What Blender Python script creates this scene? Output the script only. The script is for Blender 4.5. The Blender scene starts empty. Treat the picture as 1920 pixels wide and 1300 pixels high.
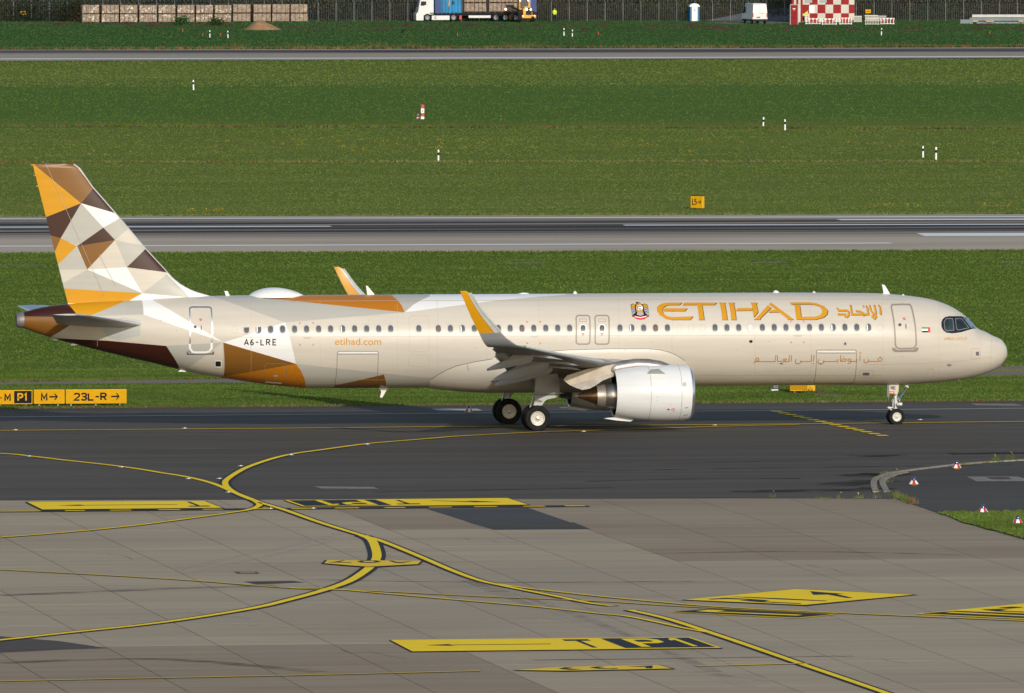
import bpy, bmesh, math, random
import numpy as np
from mathutils import Vector, Matrix, noise as mnoise
random.seed(7); RNG = np.random.default_rng(7)
S = bpy.context.scene; COL = S.collection
rad = math.radians
# ------------------------------------------------------------------ camera, sky, sun, exposure
W0, H0 = 1920.0, 1300.0
FPX, DIST, CAMH = 22225.5, 524.132, 27.797
TH, PITCH, ROLL, XC = rad(9.5098), rad(2.6446), 0.0019, -22.3866
_g = Vector((math.sin(TH), math.cos(TH), 0)); _r = Vector((math.cos(TH), -math.sin(TH), 0))
CAM = Vector((XC, 0, 0)) - _g * DIST; CAM.z = CAMH
FW = _g * math.cos(PITCH) + Vector((0, 0, -math.sin(PITCH))); _u = _r.cross(FW)
RT = _r * math.cos(ROLL) + _u * math.sin(ROLL); UP = _u * math.cos(ROLL) - _r * math.sin(ROLL)
cd = bpy.data.cameras.new('camera'); cam = bpy.data.objects.new('camera', cd); COL.objects.link(cam)
m = Matrix((RT, UP, -FW)).transposed().to_4x4(); m.translation = CAM; cam.matrix_world = m
cd.sensor_width = 36; cd.lens = FPX / W0 * 36; cd.clip_start = 5; cd.clip_end = 9000
S.camera = cam
SUN_EL, SUN_AZ = rad(20), rad(9)          # azimuth: from -Y towards +X
world = bpy.data.worlds.new('World'); S.world = world; world.use_nodes = True
nt = world.node_tree; bg = nt.nodes['Background']; sky = nt.nodes.new('ShaderNodeTexSky')
sky.sky_type = 'NISHITA'; sky.sun_disc = False; sky.sun_elevation = SUN_EL
sky.sun_rotation = math.pi - SUN_AZ; sky.air_density = 1.0; sky.dust_density = 1.0
nt.links.new(sky.outputs[0], bg.inputs[0]); bg.inputs[1].default_value = 0.15
sl = bpy.data.lights.new('sun', 'SUN'); sun = bpy.data.objects.new('sun', sl); COL.objects.link(sun)
sl.energy = 2.7; sl.angle = rad(0.5); sl.color = (1.0, 0.935, 0.84)
sd = Vector((math.sin(SUN_AZ) * math.cos(SUN_EL), -math.cos(SUN_AZ) * math.cos(SUN_EL), math.sin(SUN_EL)))
sun.rotation_euler = sd.to_track_quat('Z', 'Y').to_euler(); sun.location = sd * 300
S.view_settings.view_transform = 'Standard'; S.view_settings.look = 'None'
S.view_settings.exposure = 0.0; S.view_settings.gamma = 1.0; S.view_settings.use_curve_mapping = False
S.render.engine = 'CYCLES'; S.cycles.max_bounces = 6
# ------------------------------------------------------------------ where a line of sight meets the ground or an upright plane
TILT = 0.0105
_zp = ([-34, -16, 18, 32], [0, 16 * TILT, -18 * TILT, 0])
def zg(y): return float(np.interp(y, _zp[0], _zp[1]))
def ray(px, py): return FW + RT * ((px - W0 / 2) / FPX) - UP * ((py - H0 / 2) / FPX)
def G(px, py):
    d = ray(px, py); z = 0.0
    for _ in range(12):
        q = CAM + d * ((z - CAM.z) / d.z); z = zg(q.y)
    return Vector((q.x, q.y, z))
def GX(px, py): q = G(px, py); return (q.x, q.y)
def P(px, py, y=0.0):                        # aircraft coordinates (X, Z) on the upright plane Y = y
    d = ray(px, py); q = CAM + d * ((y - CAM.y) / d.y); return (q.x, q.z + TILT * y)
def depth_scale(q): return FPX / (Vector(q) - CAM).dot(FW)   # pixels per metre
# ------------------------------------------------------------------ materials
def node_mat(name):
    mt = bpy.data.materials.new(name); mt.use_nodes = True
    return mt, mt.node_tree, mt.node_tree.nodes['Principled BSDF']
def N(t, typ, **kw):
    n = t.nodes.new(typ)
    for k, v in kw.items():
        if k.startswith('i_'): n.inputs[k[2:].replace('_', ' ')].default_value = v
        else: setattr(n, k, v)
    return n
def MIX(t, fac, a, b, mode='MIX'):
    n = t.nodes.new('ShaderNodeMix'); n.data_type = 'RGBA'; n.blend_type = mode
    for sock, v in ((n.inputs[0], fac), (n.inputs[6], a), (n.inputs[7], b)):
        if hasattr(v, 'links'): t.links.new(v, sock)
        elif isinstance(v, (tuple, list)): sock.default_value = (*v[:3], 1)
        else: sock.default_value = v
    return n.outputs[2]
def RAMP(t, src, lo, hi, a=0.0, b=1.0):
    n = t.nodes.new('ShaderNodeMapRange'); t.links.new(src, n.inputs[0])
    n.inputs[1].default_value = lo; n.inputs[2].default_value = hi; n.inputs[3].default_value = a; n.inputs[4].default_value = b
    n.interpolation_type = 'SMOOTHSTEP'; return n.outputs[0]
def NOISE(t, sc, scale, detail=4, rough=0.6, off=(0, 0, 0)):
    geo = t.nodes.new('ShaderNodeNewGeometry'); mp = t.nodes.new('ShaderNodeMapping')
    mp.inputs['Scale'].default_value = sc; mp.inputs['Location'].default_value = off
    t.links.new(geo.outputs['Position'], mp.inputs[0])
    n = N(t, 'ShaderNodeTexNoise'); n.inputs['Scale'].default_value = scale; n.inputs['Detail'].default_value = detail
    n.inputs['Roughness'].default_value = rough; t.links.new(mp.outputs[0], n.inputs[0]); return n.outputs[0]
def plain(name, col, rough=0.5, metal=0.0, var=0.0, vs=1.0, coat=0.0, bump=0.0):
    mt, t, b = node_mat(name)
    if rough >= .6 and not metal: b.inputs['Specular IOR Level'].default_value = .08
    b.inputs['Roughness'].default_value = rough; b.inputs['Metallic'].default_value = metal
    b.inputs['Coat Weight'].default_value = coat; b.inputs['Coat Roughness'].default_value = 0.08
    b.inputs['Base Color'].default_value = (*col, 1)
    if var:
        n = NOISE(t, (1, 1, 1), vs, 5)
        f = RAMP(t, n, 0.3, 0.7)
        t.links.new(MIX(t, f, tuple(c * (1 - var) for c in col), tuple(min(1, c * (1 + var)) for c in col)), b.inputs['Base Color'])
        if bump:
            bp = N(t, 'ShaderNodeBump'); bp.inputs['Strength'].default_value = bump; bp.inputs['Distance'].default_value = 0.02
            t.links.new(n, bp.inputs['Height']); t.links.new(bp.outputs[0], b.inputs['Normal'])
    return mt
def paint(name, col, rough=0.34):            # gloss livery paint with faint grime streaks and slightly wavy skin
    mt, t, b = node_mat(name)
    n = NOISE(t, (0.15, 1, 2.2), 1.6, 6); n2 = NOISE(t, (1, 1, 1), 0.35, 3)
    f = RAMP(t, n, 0.25, 0.75); c = MIX(t, f, tuple(x * .93 for x in col), tuple(min(1, x * 1.03) for x in col))
    t.links.new(MIX(t, RAMP(t, n2, .3, .7, 0, .25), c, tuple(x * .88 for x in col)), b.inputs['Base Color'])
    b.inputs['Roughness'].default_value = rough; b.inputs['Specular IOR Level'].default_value = 0.27
    bp = N(t, 'ShaderNodeBump'); bp.inputs['Strength'].default_value = 0.12; bp.inputs['Distance'].default_value = 0.02
    t.links.new(NOISE(t, (.5, 1, 1), 1.2, 2), bp.inputs['Height']); t.links.new(bp.outputs[0], b.inputs['Normal'])
    return mt
M = dict(
 beige=paint('beige_paint', (0.565, 0.52, 0.445)), grey=paint('pale_grey_paint', (0.43, 0.42, 0.375)),
 white=paint('white_paint', (0.76, 0.76, 0.75)), yellow=paint('amber_paint', (0.58, 0.275, 0.006)),
 brown=paint('brown_paint', (0.20, 0.088, 0.016)), dark=paint('maroon_paint', (0.042, 0.012, 0.008)),
 ochre=paint('ochre_paint', (0.46, 0.165, 0.010)), lgrey=paint('light_grey_paint', (0.44, 0.46, 0.45)),
 wgrey=paint('wing_grey_paint', (0.25, 0.26, 0.27), .4), dgrey=plain('dark_grey_paint', (0.12, 0.125, 0.13), .45, var=.15),
 nac=paint('nacelle_white_paint', (0.70, 0.71, 0.71), .30), pylonm=plain('pylon_metal', (0.27, 0.255, 0.24), .4, .5, var=.25, vs=1.5), pylonf=plain('pylon_fairing_skin', (0.36, 0.32, 0.26), .45, .2, var=.15, vs=2), apum=plain('scorched_aluminium', (0.20, 0.19, 0.185), .5, .4, var=.2, vs=3), finle=plain('fin_leading_edge', (0.36, 0.37, 0.38), .4, .3),
 alu=plain('bare_aluminium', (0.72, 0.73, 0.74), .28, .9, var=.06), alu2=plain('brushed_skin', (0.42, 0.37, 0.31), .36, .6, var=.15, vs=2),
 chrome=plain('chrome', (0.85, 0.85, 0.85), .1, 1.0), titan=plain('heated_titanium', (0.20, 0.115, 0.065), .3, .9, var=.3, vs=3),
 steel=plain('exhaust_steel', (0.36, 0.335, 0.30), .3, .9, var=.12, vs=3),
 black=plain('matt_black', (0.012, 0.012, 0.013), .7), seal=plain('seal_grey', (0.27, 0.23, 0.20), .5), line=plain('panel_gap', (0.20, 0.17, 0.135), .7),
 faint=plain('skin_seam', (0.42, 0.37, 0.30), .5), tyre=plain('tyre_rubber', (0.018, 0.018, 0.018), .75, var=.3, vs=6),
 rim=plain('wheel_white', (0.52, 0.50, 0.46), .35, .1, var=.06, vs=8), gearp=plain('gear_grey', (0.55, 0.56, 0.56), .4, .3, var=.1, vs=6),
 ink=plain('ink_black', (0.014, 0.015, 0.02), .7), gold=plain('gold_print', (0.56, 0.265, 0.02), .6), bronze=plain('bronze_print', (0.42, 0.17, 0.035), .4),
 red=plain('red_print', (0.60, 0.02, 0.03), .4), green=plain('green_print', (0.01, 0.25, 0.08), .4), wht=plain('white_print', (0.82, 0.82, 0.80), .4),
 sil=plain('silver_print', (0.38, 0.38, 0.38), .6), pinkm=plain('faded_red_print', (0.50, 0.27, 0.24), .6), org=plain('orange_print', (0.78, 0.36, 0.02), .35),
 glass=plain('cabin_window_glass', (0.085, 0.09, 0.10), .10), shade=plain('window_shade', (0.62, 0.60, 0.56), .5),
 seat=plain('person_behind_window', (0.22, 0.12, 0.095), .6), cock=plain('cockpit_glass', (0.022, 0.036, 0.036), .15, 0, var=.4, vs=2),
 cock2=plain('windscreen_glass', (0.16, 0.22, 0.26), .08, 0, coat=1), mask=plain('cockpit_surround', (0.012, 0.014, 0.018), .25),  # windscreen: grey-blue reflection put into its base colour
)
# ground materials
def grass_mat(name, cols, dry=0.35, shade_band=False):
    mt, t, b = node_mat(name)
    big = NOISE(t, (0.25, 1, 1), 0.020, 3); mid = NOISE(t, (0.22, 1, 1), 0.22, 5, .65); fine = NOISE(t, (.10, .45, 1), 2.4, 6, .75)
    strip = NOISE(t, (0.01, 1, 1), 0.07, 3, .5, (3, 7, 0))
    st2 = NOISE(t, (0.015, 1, 1), 0.45, 4, .6, (8, 1, 0)); c = MIX(t, RAMP(t, strip, .38, .62), cols[0], cols[1]); c = MIX(t, RAMP(t, st2, .42, .62, 0, .55), c, cols[2]); c = MIX(t, RAMP(t, st2, .30, .42, .35, 0), c, cols[1]); c = MIX(t, RAMP(t, big, .45, .62, 0, .6), c, cols[2])
    c = MIX(t, RAMP(t, mid, .50, .74, 0, dry), c, cols[3])
    c = MIX(t, RAMP(t, fine, .28, .50, .35, 0), c, tuple(x * .65 for x in cols[0]))
    c = MIX(t, RAMP(t, fine, .55, .75, 0, .25), c, tuple(x * 1.35 for x in cols[1]))
    if shade_band:                               # cloud shade put into the colour as a darker strip, its borders ragged
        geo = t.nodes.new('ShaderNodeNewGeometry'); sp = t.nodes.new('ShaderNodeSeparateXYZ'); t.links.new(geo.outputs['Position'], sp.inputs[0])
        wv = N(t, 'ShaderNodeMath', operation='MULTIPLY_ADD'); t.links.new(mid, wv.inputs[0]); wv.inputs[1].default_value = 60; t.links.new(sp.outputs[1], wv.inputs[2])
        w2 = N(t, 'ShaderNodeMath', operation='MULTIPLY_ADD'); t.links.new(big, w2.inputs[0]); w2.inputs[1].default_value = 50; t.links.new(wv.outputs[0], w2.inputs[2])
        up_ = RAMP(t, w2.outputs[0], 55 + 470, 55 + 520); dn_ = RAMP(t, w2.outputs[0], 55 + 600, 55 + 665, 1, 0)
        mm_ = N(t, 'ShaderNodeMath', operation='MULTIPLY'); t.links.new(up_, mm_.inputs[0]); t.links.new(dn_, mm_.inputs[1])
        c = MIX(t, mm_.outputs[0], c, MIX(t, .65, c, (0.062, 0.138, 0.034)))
    t.links.new(c, b.inputs['Base Color']); b.inputs['Roughness'].default_value = .95; b.inputs['Specular IOR Level'].default_value = .0
    bp = N(t, 'ShaderNodeBump'); bp.inputs['Strength'].default_value = .3; bp.inputs['Distance'].default_value = .03
    t.links.new(fine, bp.inputs['Height']); t.links.new(bp.outputs[0], b.inputs['Normal']); return mt
GC_NEAR = [(0.098, 0.152, 0.029), (0.118, 0.170, 0.034), (0.086, 0.138, 0.026), (0.15, 0.165, 0.062)]
GC_MID = [(0.134, 0.176, 0.040), (0.168, 0.196, 0.052), (0.108, 0.160, 0.035), (0.19, 0.18, 0.075)]
GC_SHADE = [(0.062, 0.122, 0.034), (0.078, 0.136, 0.040), (0.056, 0.115, 0.034), (0.12, 0.135, 0.05)]  # greens darkened to stand for cloud shade
GC_FAR = [(0.044, 0.104, 0.030), (0.056, 0.118, 0.036), (0.042, 0.100, 0.030), (0.09, 0.11, 0.045)]  # far turf is darker too, cloud shade put into its green
M['grass'] = grass_mat('grass_near', GC_NEAR, .25); M['grassm'] = grass_mat('grass_mid', GC_MID, .6, True); M['grassf'] = grass_mat('grass_far', GC_FAR, .4); M['grass_shade'] = grass_mat('grass_cloud_shade', GC_SHADE, .4)
def asphalt_mat(name, col, streak=.5, wet=False, tint=(.3, .27, .24)):
    mt, t, b = node_mat(name)
    n1 = NOISE(t, (0.02, 1, 1), 0.55, 6, .6); n2 = NOISE(t, (.25, 1, 1), .10, 4); n3 = NOISE(t, (1, 1, 1), 9, 4, .8); n4 = NOISE(t, (.03, 1, 1), 1.6, 4, .6, (9, 2, 0))
    c = MIX(t, RAMP(t, n1, .35, .7, 0, streak), col, tuple(x * .55 for x in col))
    c = MIX(t, RAMP(t, n2, .45, .7, 0, .35), c, tuple(x * 1.35 for x in col))
    c = MIX(t, RAMP(t, n4, .56, .68, 0, .6), c, tuple(x * .4 for x in col))
    c = MIX(t, RAMP(t, n3, .55, .75, 0, .4), c, tuple(x * 1.6 for x in col))
    t.links.new(c, b.inputs['Base Color']); b.inputs['Specular IOR Level'].default_value = .04
    t.links.new(RAMP(t, n4, .58, .74, .85, .45 if wet else .7), b.inputs['Roughness'])
    bp = N(t, 'ShaderNodeBump'); bp.inputs['Strength'].default_value = .25; bp.inputs['Distance'].default_value = .01
    t.links.new(n3, bp.inputs['Height']); t.links.new(bp.outputs[0], b.inputs['Normal']); return mt
M['asph'] = asphalt_mat('taxiway_asphalt', (0.106, 0.092, 0.076), .5, True)
M['asph2'] = asphalt_mat('shoulder_asphalt', (0.086, 0.077, 0.066), .3); M['path'] = asphalt_mat('path_asphalt', (0.22, 0.18, 0.145), .2)
def concrete_mat(name, a, bcol, rnd=.12, joint=0.0):
    mt, t, b = node_mat(name)
    n1 = NOISE(t, (.04, 1, 1), .8, 6, .6); n2 = NOISE(t, (.5, 1, 1), .09, 4, .5, (4, 4, 0)); n3 = NOISE(t, (1, 1, 1), 12, 4, .8); n4 = NOISE(t, (.02, 1, 1), 2.5, 5, .6, (1, 8, 0))
    c = MIX(t, RAMP(t, n2, .4, .62), a, bcol)
    c = MIX(t, RAMP(t, n1, .42, .72, 0, .5), c, tuple(x * .72 for x in a))
    c = MIX(t, RAMP(t, n4, .58, .74, 0, .5), c, tuple(x * .55 for x in a)); n5 = NOISE(t, (.12, .5, 1), .35, 6, .65, (2, 5, 0)); c = MIX(t, RAMP(t, n5, .50, .70, 0, .38), c, (a[0] * .62, a[1] * .56, a[2] * .50)); c = MIX(t, RAMP(t, n5, .28, .42, .25, 0), c, tuple(min(1, x * 1.18) for x in a))
    c = MIX(t, RAMP(t, n3, .5, .75, 0, .3), c, tuple(min(1, x * 1.35) for x in a))
    if rnd:
        oi = t.nodes.new('ShaderNodeObjectInfo')
        c = MIX(t, RAMP(t, oi.outputs['Random'], 0, 1, 0, rnd * 2), c, tuple(x * .62 for x in a))
    t.links.new(c, b.inputs['Base Color']); b.inputs['Roughness'].default_value = .9; b.inputs['Specular IOR Level'].default_value = .02
    bp = N(t, 'ShaderNodeBump'); bp.inputs['Strength'].default_value = .25; bp.inputs['Distance'].default_value = .01
    t.links.new(n3, bp.inputs['Height']); t.links.new(bp.outputs[0], b.inputs['Normal']); return mt
M['conc'] = concrete_mat('apron_concrete', (0.430, 0.345, 0.240), (0.375, 0.308, 0.222), .06)
M['concb'] = concrete_mat('apron_concrete_stained', (0.325, 0.252, 0.174), (0.36, 0.285, 0.20), .06)
M['joint'] = plain('joint_filler', (0.09, 0.078, 0.068), .9, var=.2)
M['kerb'] = plain('kerb_stone', (0.25, 0.22, 0.18), .85, var=.25, vs=3)
def runway_mat(name, base, cy, hw, cy2, lean):
    mt, t, b = node_mat(name)                # worn concrete with black tyre rubber near the centre line
    n1 = NOISE(t, (.02, 1, 1), .35, 6, .6); n2 = NOISE(t, (.3, 1, 1), .08, 4); n3 = NOISE(t, (1, 1, 1), 6, 4, .8)
    c = MIX(t, RAMP(t, n2, .4, .65), base, tuple(x * .85 for x in base))
    geo = t.nodes.new('ShaderNodeNewGeometry'); sp = t.nodes.new('ShaderNodeSeparateXYZ'); t.links.new(geo.outputs['Position'], sp.inputs[0])
    lx = N(t, 'ShaderNodeMath', operation='MULTIPLY'); t.links.new(sp.outputs[0], lx.inputs[0]); lx.inputs[1].default_value = lean
    ly = N(t, 'ShaderNodeMath', operation='SUBTRACT'); t.links.new(sp.outputs[1], ly.inputs[0]); t.links.new(lx.outputs[0], ly.inputs[1])
    s = N(t, 'ShaderNodeMath', operation='SUBTRACT'); t.links.new(ly.outputs[0], s.inputs[0]); s.inputs[1].default_value = cy
    ab = N(t, 'ShaderNodeMath', operation='ABSOLUTE'); t.links.new(s.outputs[0], ab.inputs[0])
    band = RAMP(t, ab.outputs[0], hw * .15, hw, 1, 0)
    mu = N(t, 'ShaderNodeMath', operation='MULTIPLY'); t.links.new(band, mu.inputs[0]); t.links.new(RAMP(t, n1, .30, .62, .25, 1.25), mu.inputs[1])
    mu.use_clamp = True
    c = MIX(t, mu.outputs[0], c, (0.035, 0.035, 0.042)); c = MIX(t, RAMP(t, n3, .5, .75, 0, .25), c, tuple(x * 1.3 for x in base))
    t.links.new(c, b.inputs['Base Color']); b.inputs['Roughness'].default_value = .9; b.inputs['Specular IOR Level'].default_value = .02; return mt
def wornpaint(name, col, under, amount=.34):
    mt, t, b = node_mat(name)
    n = NOISE(t, (.15, 1, 1), 1.5, 6, .7); n2 = NOISE(t, (.5, 1, 1), 8, 4, .8)
    c = MIX(t, RAMP(t, n, .5, .75, 0, amount), col, under); c = MIX(t, RAMP(t, n2, .6, .8, 0, amount), c, under)
    t.links.new(c, b.inputs['Base Color']); b.inputs['Roughness'].default_value = .8; b.inputs['Specular IOR Level'].default_value = .05; return mt
M['yline'] = wornpaint('yellow_road_paint', (0.98, 0.66, 0.022), (0.62, 0.42, 0.06))
M['yline2'] = wornpaint('worn_yellow_road_paint', (0.85, 0.55, 0.04), (0.45, 0.32, 0.12), .55)
M['kline'] = wornpaint('black_road_paint', (0.030, 0.034, 0.042), (0.07, 0.07, 0.07))
M['wline'] = wornpaint('white_road_paint', (0.78, 0.78, 0.76), (0.5, 0.48, 0.45))
M['wline2'] = wornpaint('grey_white_road_paint', (0.48, 0.43, 0.37), (0.3, 0.28, 0.24), .6)
# ------------------------------------------------------------------ object helpers
def tag(o, label=None, cat=None, group=None, kind=None):
    if label: o['label'] = label
    if cat: o['category'] = cat
    if group: o['group'] = group
    if kind: o['kind'] = kind
    return o
def empty(name, loc=(0, 0, 0), rz=0.0, **kw):
    o = bpy.data.objects.new(name, None); COL.objects.link(o); o.location = loc; o.rotation_euler = (0, 0, rz); o.empty_display_size = .2
    return tag(o, **kw)
def link(name, me, parent=None, **kw):
    o = bpy.data.objects.new(name, me); COL.objects.link(o)
    if parent is not None: o.parent = parent
    return tag(o, **kw)
def copy_tree(o, parent=None):
    c = o.copy(); COL.objects.link(c); c.parent = parent
    for ch in o.children: copy_tree(ch, c)
    return c
class MB:
    """collects simple solids, then links them as one mesh object"""
    def __init__(s): s.v = []; s.f = []; s.mi = []; s.k = 0
    def add(s, vs, fs):
        n = len(s.v); s.v += [tuple(v) for v in vs]; s.f += [tuple(i + n for i in f) for f in fs]; s.mi += [s.k] * len(fs); return s
    def box(s, x0, x1, y0, y1, z0, z1, bev=0.0):
        if bev <= 0:
            vs = [(x, y, z) for x in (x0, x1) for y in (y0, y1) for z in (z0, z1)]
            return s.add(vs, [(0, 1, 3, 2), (4, 6, 7, 5), (0, 4, 5, 1), (2, 3, 7, 6), (0, 2, 6, 4), (1, 5, 7, 3)])
        b = bev; prof = [(x0 + b, y0), (x1 - b, y0), (x1, y0 + b), (x1, y1 - b), (x1 - b, y1), (x0 + b, y1), (x0, y1 - b), (x0, y0 + b)]
        def ins(p, q): return (min(max(p[0], x0 + q), x1 - q), min(max(p[1], y0 + q), y1 - q))
        rings = [[(*ins(p, b), z0) for p in prof], [(*p, z0 + b) for p in prof], [(*p, z1 - b) for p in prof], [(*ins(p, b), z1) for p in prof]]
        return s.loft(rings, True)
    def loft(s, rings, caps=True, closed=True):
        n = len(rings[0]); vs = [p for r in rings for p in r]; fs = []
        for i in range(len(rings) - 1):
            for j in range(n if closed else n - 1):
                k = (j + 1) % n; fs.append((i * n + j, i * n + k, (i + 1) * n + k, (i + 1) * n + j))
        if caps: fs.append(tuple(range(n))[::-1]); fs.append(tuple(range((len(rings) - 1) * n, len(rings) * n)))
        return s.add(vs, fs)
    def tube(s, p, q, r0, r1=None, n=12):
        p = Vector(p); q = Vector(q); r1 = r0 if r1 is None else r1; d = (q - p).normalized(); a = d.orthogonal().normalized(); b = d.cross(a)
        rg = lambda c, r: [c + (a * math.cos(2 * math.pi * i / n) + b * math.sin(2 * math.pi * i / n)) * r for i in range(n)]
        return s.loft([rg(p, r0), rg(q, r1)], True)
    def lathe(s, prof, axis='Y', c=(0, 0, 0), n=32, caps=False):
        rings = []
        for a, r in prof:
            rg = []
            for i in range(n):
                t = 2 * math.pi * i / n; u, w = r * math.cos(t), r * math.sin(t)
                rg.append({'Y': (c[0] + u, c[1] + a, c[2] + w), 'X': (c[0] + a, c[1] + u, c[2] + w), 'Z': (c[0] + u, c[1] + w, c[2] + a)}[axis])
            rings.append(rg)
        return s.loft(rings, caps)
    def prism(s, poly, y0, y1):                # polygon in XZ extruded along Y
        n = len(poly); vs = [(x, y0, z) for x, z in poly] + [(x, y1, z) for x, z in poly]
        return s.add(vs, [tuple(range(n)), tuple(range(n, 2 * n))[::-1]] + [(i, i + n, (i + 1) % n + n, (i + 1) % n) for i in range(n)])
    def build(s, name, mat, parent=None, smooth=False, **kw):
        me = bpy.data.meshes.new(name); me.from_pydata(s.v, [], s.f)
        for mm in (mat if isinstance(mat, (list, tuple)) else [mat]): me.materials.append(M[mm] if isinstance(mm, str) else mm)
        if any(s.mi): me.polygons.foreach_set('material_index', s.mi)
        bm = bmesh.new(); bm.from_mesh(me); bmesh.ops.recalc_face_normals(bm, faces=bm.faces); bm.to_mesh(me); bm.free()
        if smooth: me.shade_smooth(); me.set_sharp_from_angle(angle=rad(35))
        return link(name, me, parent, **kw)
def catmull(pts, n=8):
    pts = [Vector(p) for p in pts]; P_ = [pts[0] * 2 - pts[1]] + pts + [pts[-1] * 2 - pts[-2]]; out = []
    for i in range(1, len(P_) - 2):
        a, b, c, d = P_[i - 1:i + 3]
        for k in range(n):
            t = k / n; out.append(.5 * ((2 * b) + (c - a) * t + (2 * a - 5 * b + 4 * c - d) * t * t + (3 * b - a - 3 * c + d) * t ** 3))
    return out + [pts[-1]]
# ------------------------------------------------------------------ the ground
def sheet(name, polys, mat, dz, parent=None, kind=None, cuts=True, **kw):
    bm = bmesh.new()
    for p in polys: bm.faces.new([bm.verts.new((x, y, 0)) for x, y in p])
    bm.normal_update(); bmesh.ops.triangulate(bm, faces=bm.faces)
    if cuts:
        for yc in _zp[0]: bmesh.ops.bisect_plane(bm, geom=bm.verts[:] + bm.edges[:] + bm.faces[:], plane_co=(0, yc, 0), plane_no=(0, 1, 0))
    for v in bm.verts: v.co.z = zg(v.co.y) + dz
    for f in bm.faces:
        if f.normal.z < 0: f.normal_flip()
    me = bpy.data.meshes.new(name); bm.to_mesh(me); bm.free(); me.materials.append(M[mat] if isinstance(mat, str) else mat)
    return link(name, me, parent, kind=kind, **kw)
def edge_line(a, b, x0=-330, x1=420, jit=0.0, step=1.0):
    (ax, ay), (bx, by) = GX(*a), GX(*b); k = (by - ay) / (bx - ax); out = []; n = max(1, int((x1 - x0) / step)) if jit else 1
    for i in range(n + 1):
        x = x0 + (x1 - x0) * i / n; y = ay + k * (x - ax)
        if jit: y += jit * (mnoise.noise(Vector((x * .9, ay, 0))) + .6 * mnoise.noise(Vector((x * 3.1, ay, 5))))
        out.append((x, y))
    return out
def band(far, near, jit=0.0, **kw):
    a = edge_line(*far, jit=jit, **kw); b = edge_line(*near, jit=jit, **kw); n = len(a)
    return [[a[i], a[i + 1], b[i + 1], b[i]] for i in range(n - 1)]
sheet('ground', [[(-900, -700), (1100, -700), (1100, 3500), (-900, 3500)]], 'grass', -0.004, kind='structure')
YM0, YM1 = G(960, 405).y, G(960, 113).y
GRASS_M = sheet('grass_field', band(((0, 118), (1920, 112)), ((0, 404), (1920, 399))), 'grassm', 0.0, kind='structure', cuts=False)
sheet('far_grass_field', [[(-800, G(960, 100).y), (1000, G(960, 100).y), (1000, 3400), (-800, 3400)]], 'grassf', 0.0, kind='structure', cuts=False)
PV = 0.03
rc = G(960, 424).y; rc2 = G(960, 97).y
M['runway'] = runway_mat('runway_concrete', (0.48, 0.395, 0.30), G(0, 429).y, 24, 0, (G(1920, 421.5).y - G(0, 426).y) / (G(1920, 421.5).x - G(0, 426).x))
M['runway2'] = runway_mat('far_runway_concrete', (0.38, 0.315, 0.245), G(960, 96.0).y, 16, 0, 0)
rw = sheet('runway', band(((0, 407.5), (1920, 402.5)), ((0, 476), (1920, 470.5)), jit=.5), 'runway', PV, kind='structure', cuts=False)
rw2 = sheet('far_runway', band(((0, 94.5), (1920, 89.4)), ((0, 115), (1920, 109.4)), jit=.5), 'runway2', PV, kind='structure', cuts=False)
tw = sheet('taxiway', band(((0, 768), (1920, 753.2)), ((0, 940), (1920, 935)), jit=.10, step=.5, x0=-160, x1=160), 'asph', PV, kind='structure')
sheet('service_path', band(((0, 717.6), (1920, 687)), ((0, 722.6), (1920, 705.5)), jit=.35, step=.6, x0=-160, x1=120), 'path', .012, kind='structure')
def pline(name, px, width, mat, dz, parent, spl=True, n=8, border=0.0, bmat='kline', ext=0):
    w = [Vector((*GX(*p), 0)) for p in px]; w = catmull(w, n) if spl and len(w) > 2 else w
    L = []; R = []; LB = []; RB = []
    for i, p in enumerate(w):
        d = (w[min(i + 1, len(w) - 1)] - w[max(i - 1, 0)]).normalized(); nn = Vector((-d.y, d.x, 0))
        L.append((p + nn * width / 2)[:2]); R.append((p - nn * width / 2)[:2]); LB.append((p + nn * (width / 2 + border))[:2]); RB.append((p - nn * (width / 2 + border))[:2])
    q = lambda A, B: [[A[i], A[i + 1], B[i + 1], B[i]] for i in range(len(A) - 1)]
    if border: sheet(name + '_border', q(LB, RB), bmat, dz - .006, parent)
    return sheet(name, q(L, R), mat, dz, parent)
# runway markings
for nm, par, a, b, w, mt_ in (('edge_stripe', rw, (-300, 412.6), (2300, 406.4), 1.5, 'wline'), ('edge_stripe', rw, (-300, 464.2), (1671, 457.2), 1.6, 'wline'),
        ('centre_line_stripe', rw, (-250, 428), (620, 425.6), 1.5, 'wline'), ('centre_line_stripe', rw, (1170, 423.6), (2200, 421.0), 1.5, 'wline'),
        ('touchdown_bar', rw, (1572, 413.4), (2300, 411.4), 1.9, 'wline'),
        ('edge_stripe', rw2, (-300, 112.2), (2300, 106.2), 3.6, 'wline'), ('far_edge_stripe', rw2, (-300, 95.6), (2300, 90.2), 2.0, 'wline2')):
    pline(nm, [a, b], w, mt_, PV + .012, par, spl=False)
sheet('touchdown_bar', [[GX(1718, 438.6), GX(2300, 437.3), GX(2300, 442.8), GX(1734, 444.1)]], 'wline', PV + .012, rw)
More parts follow.
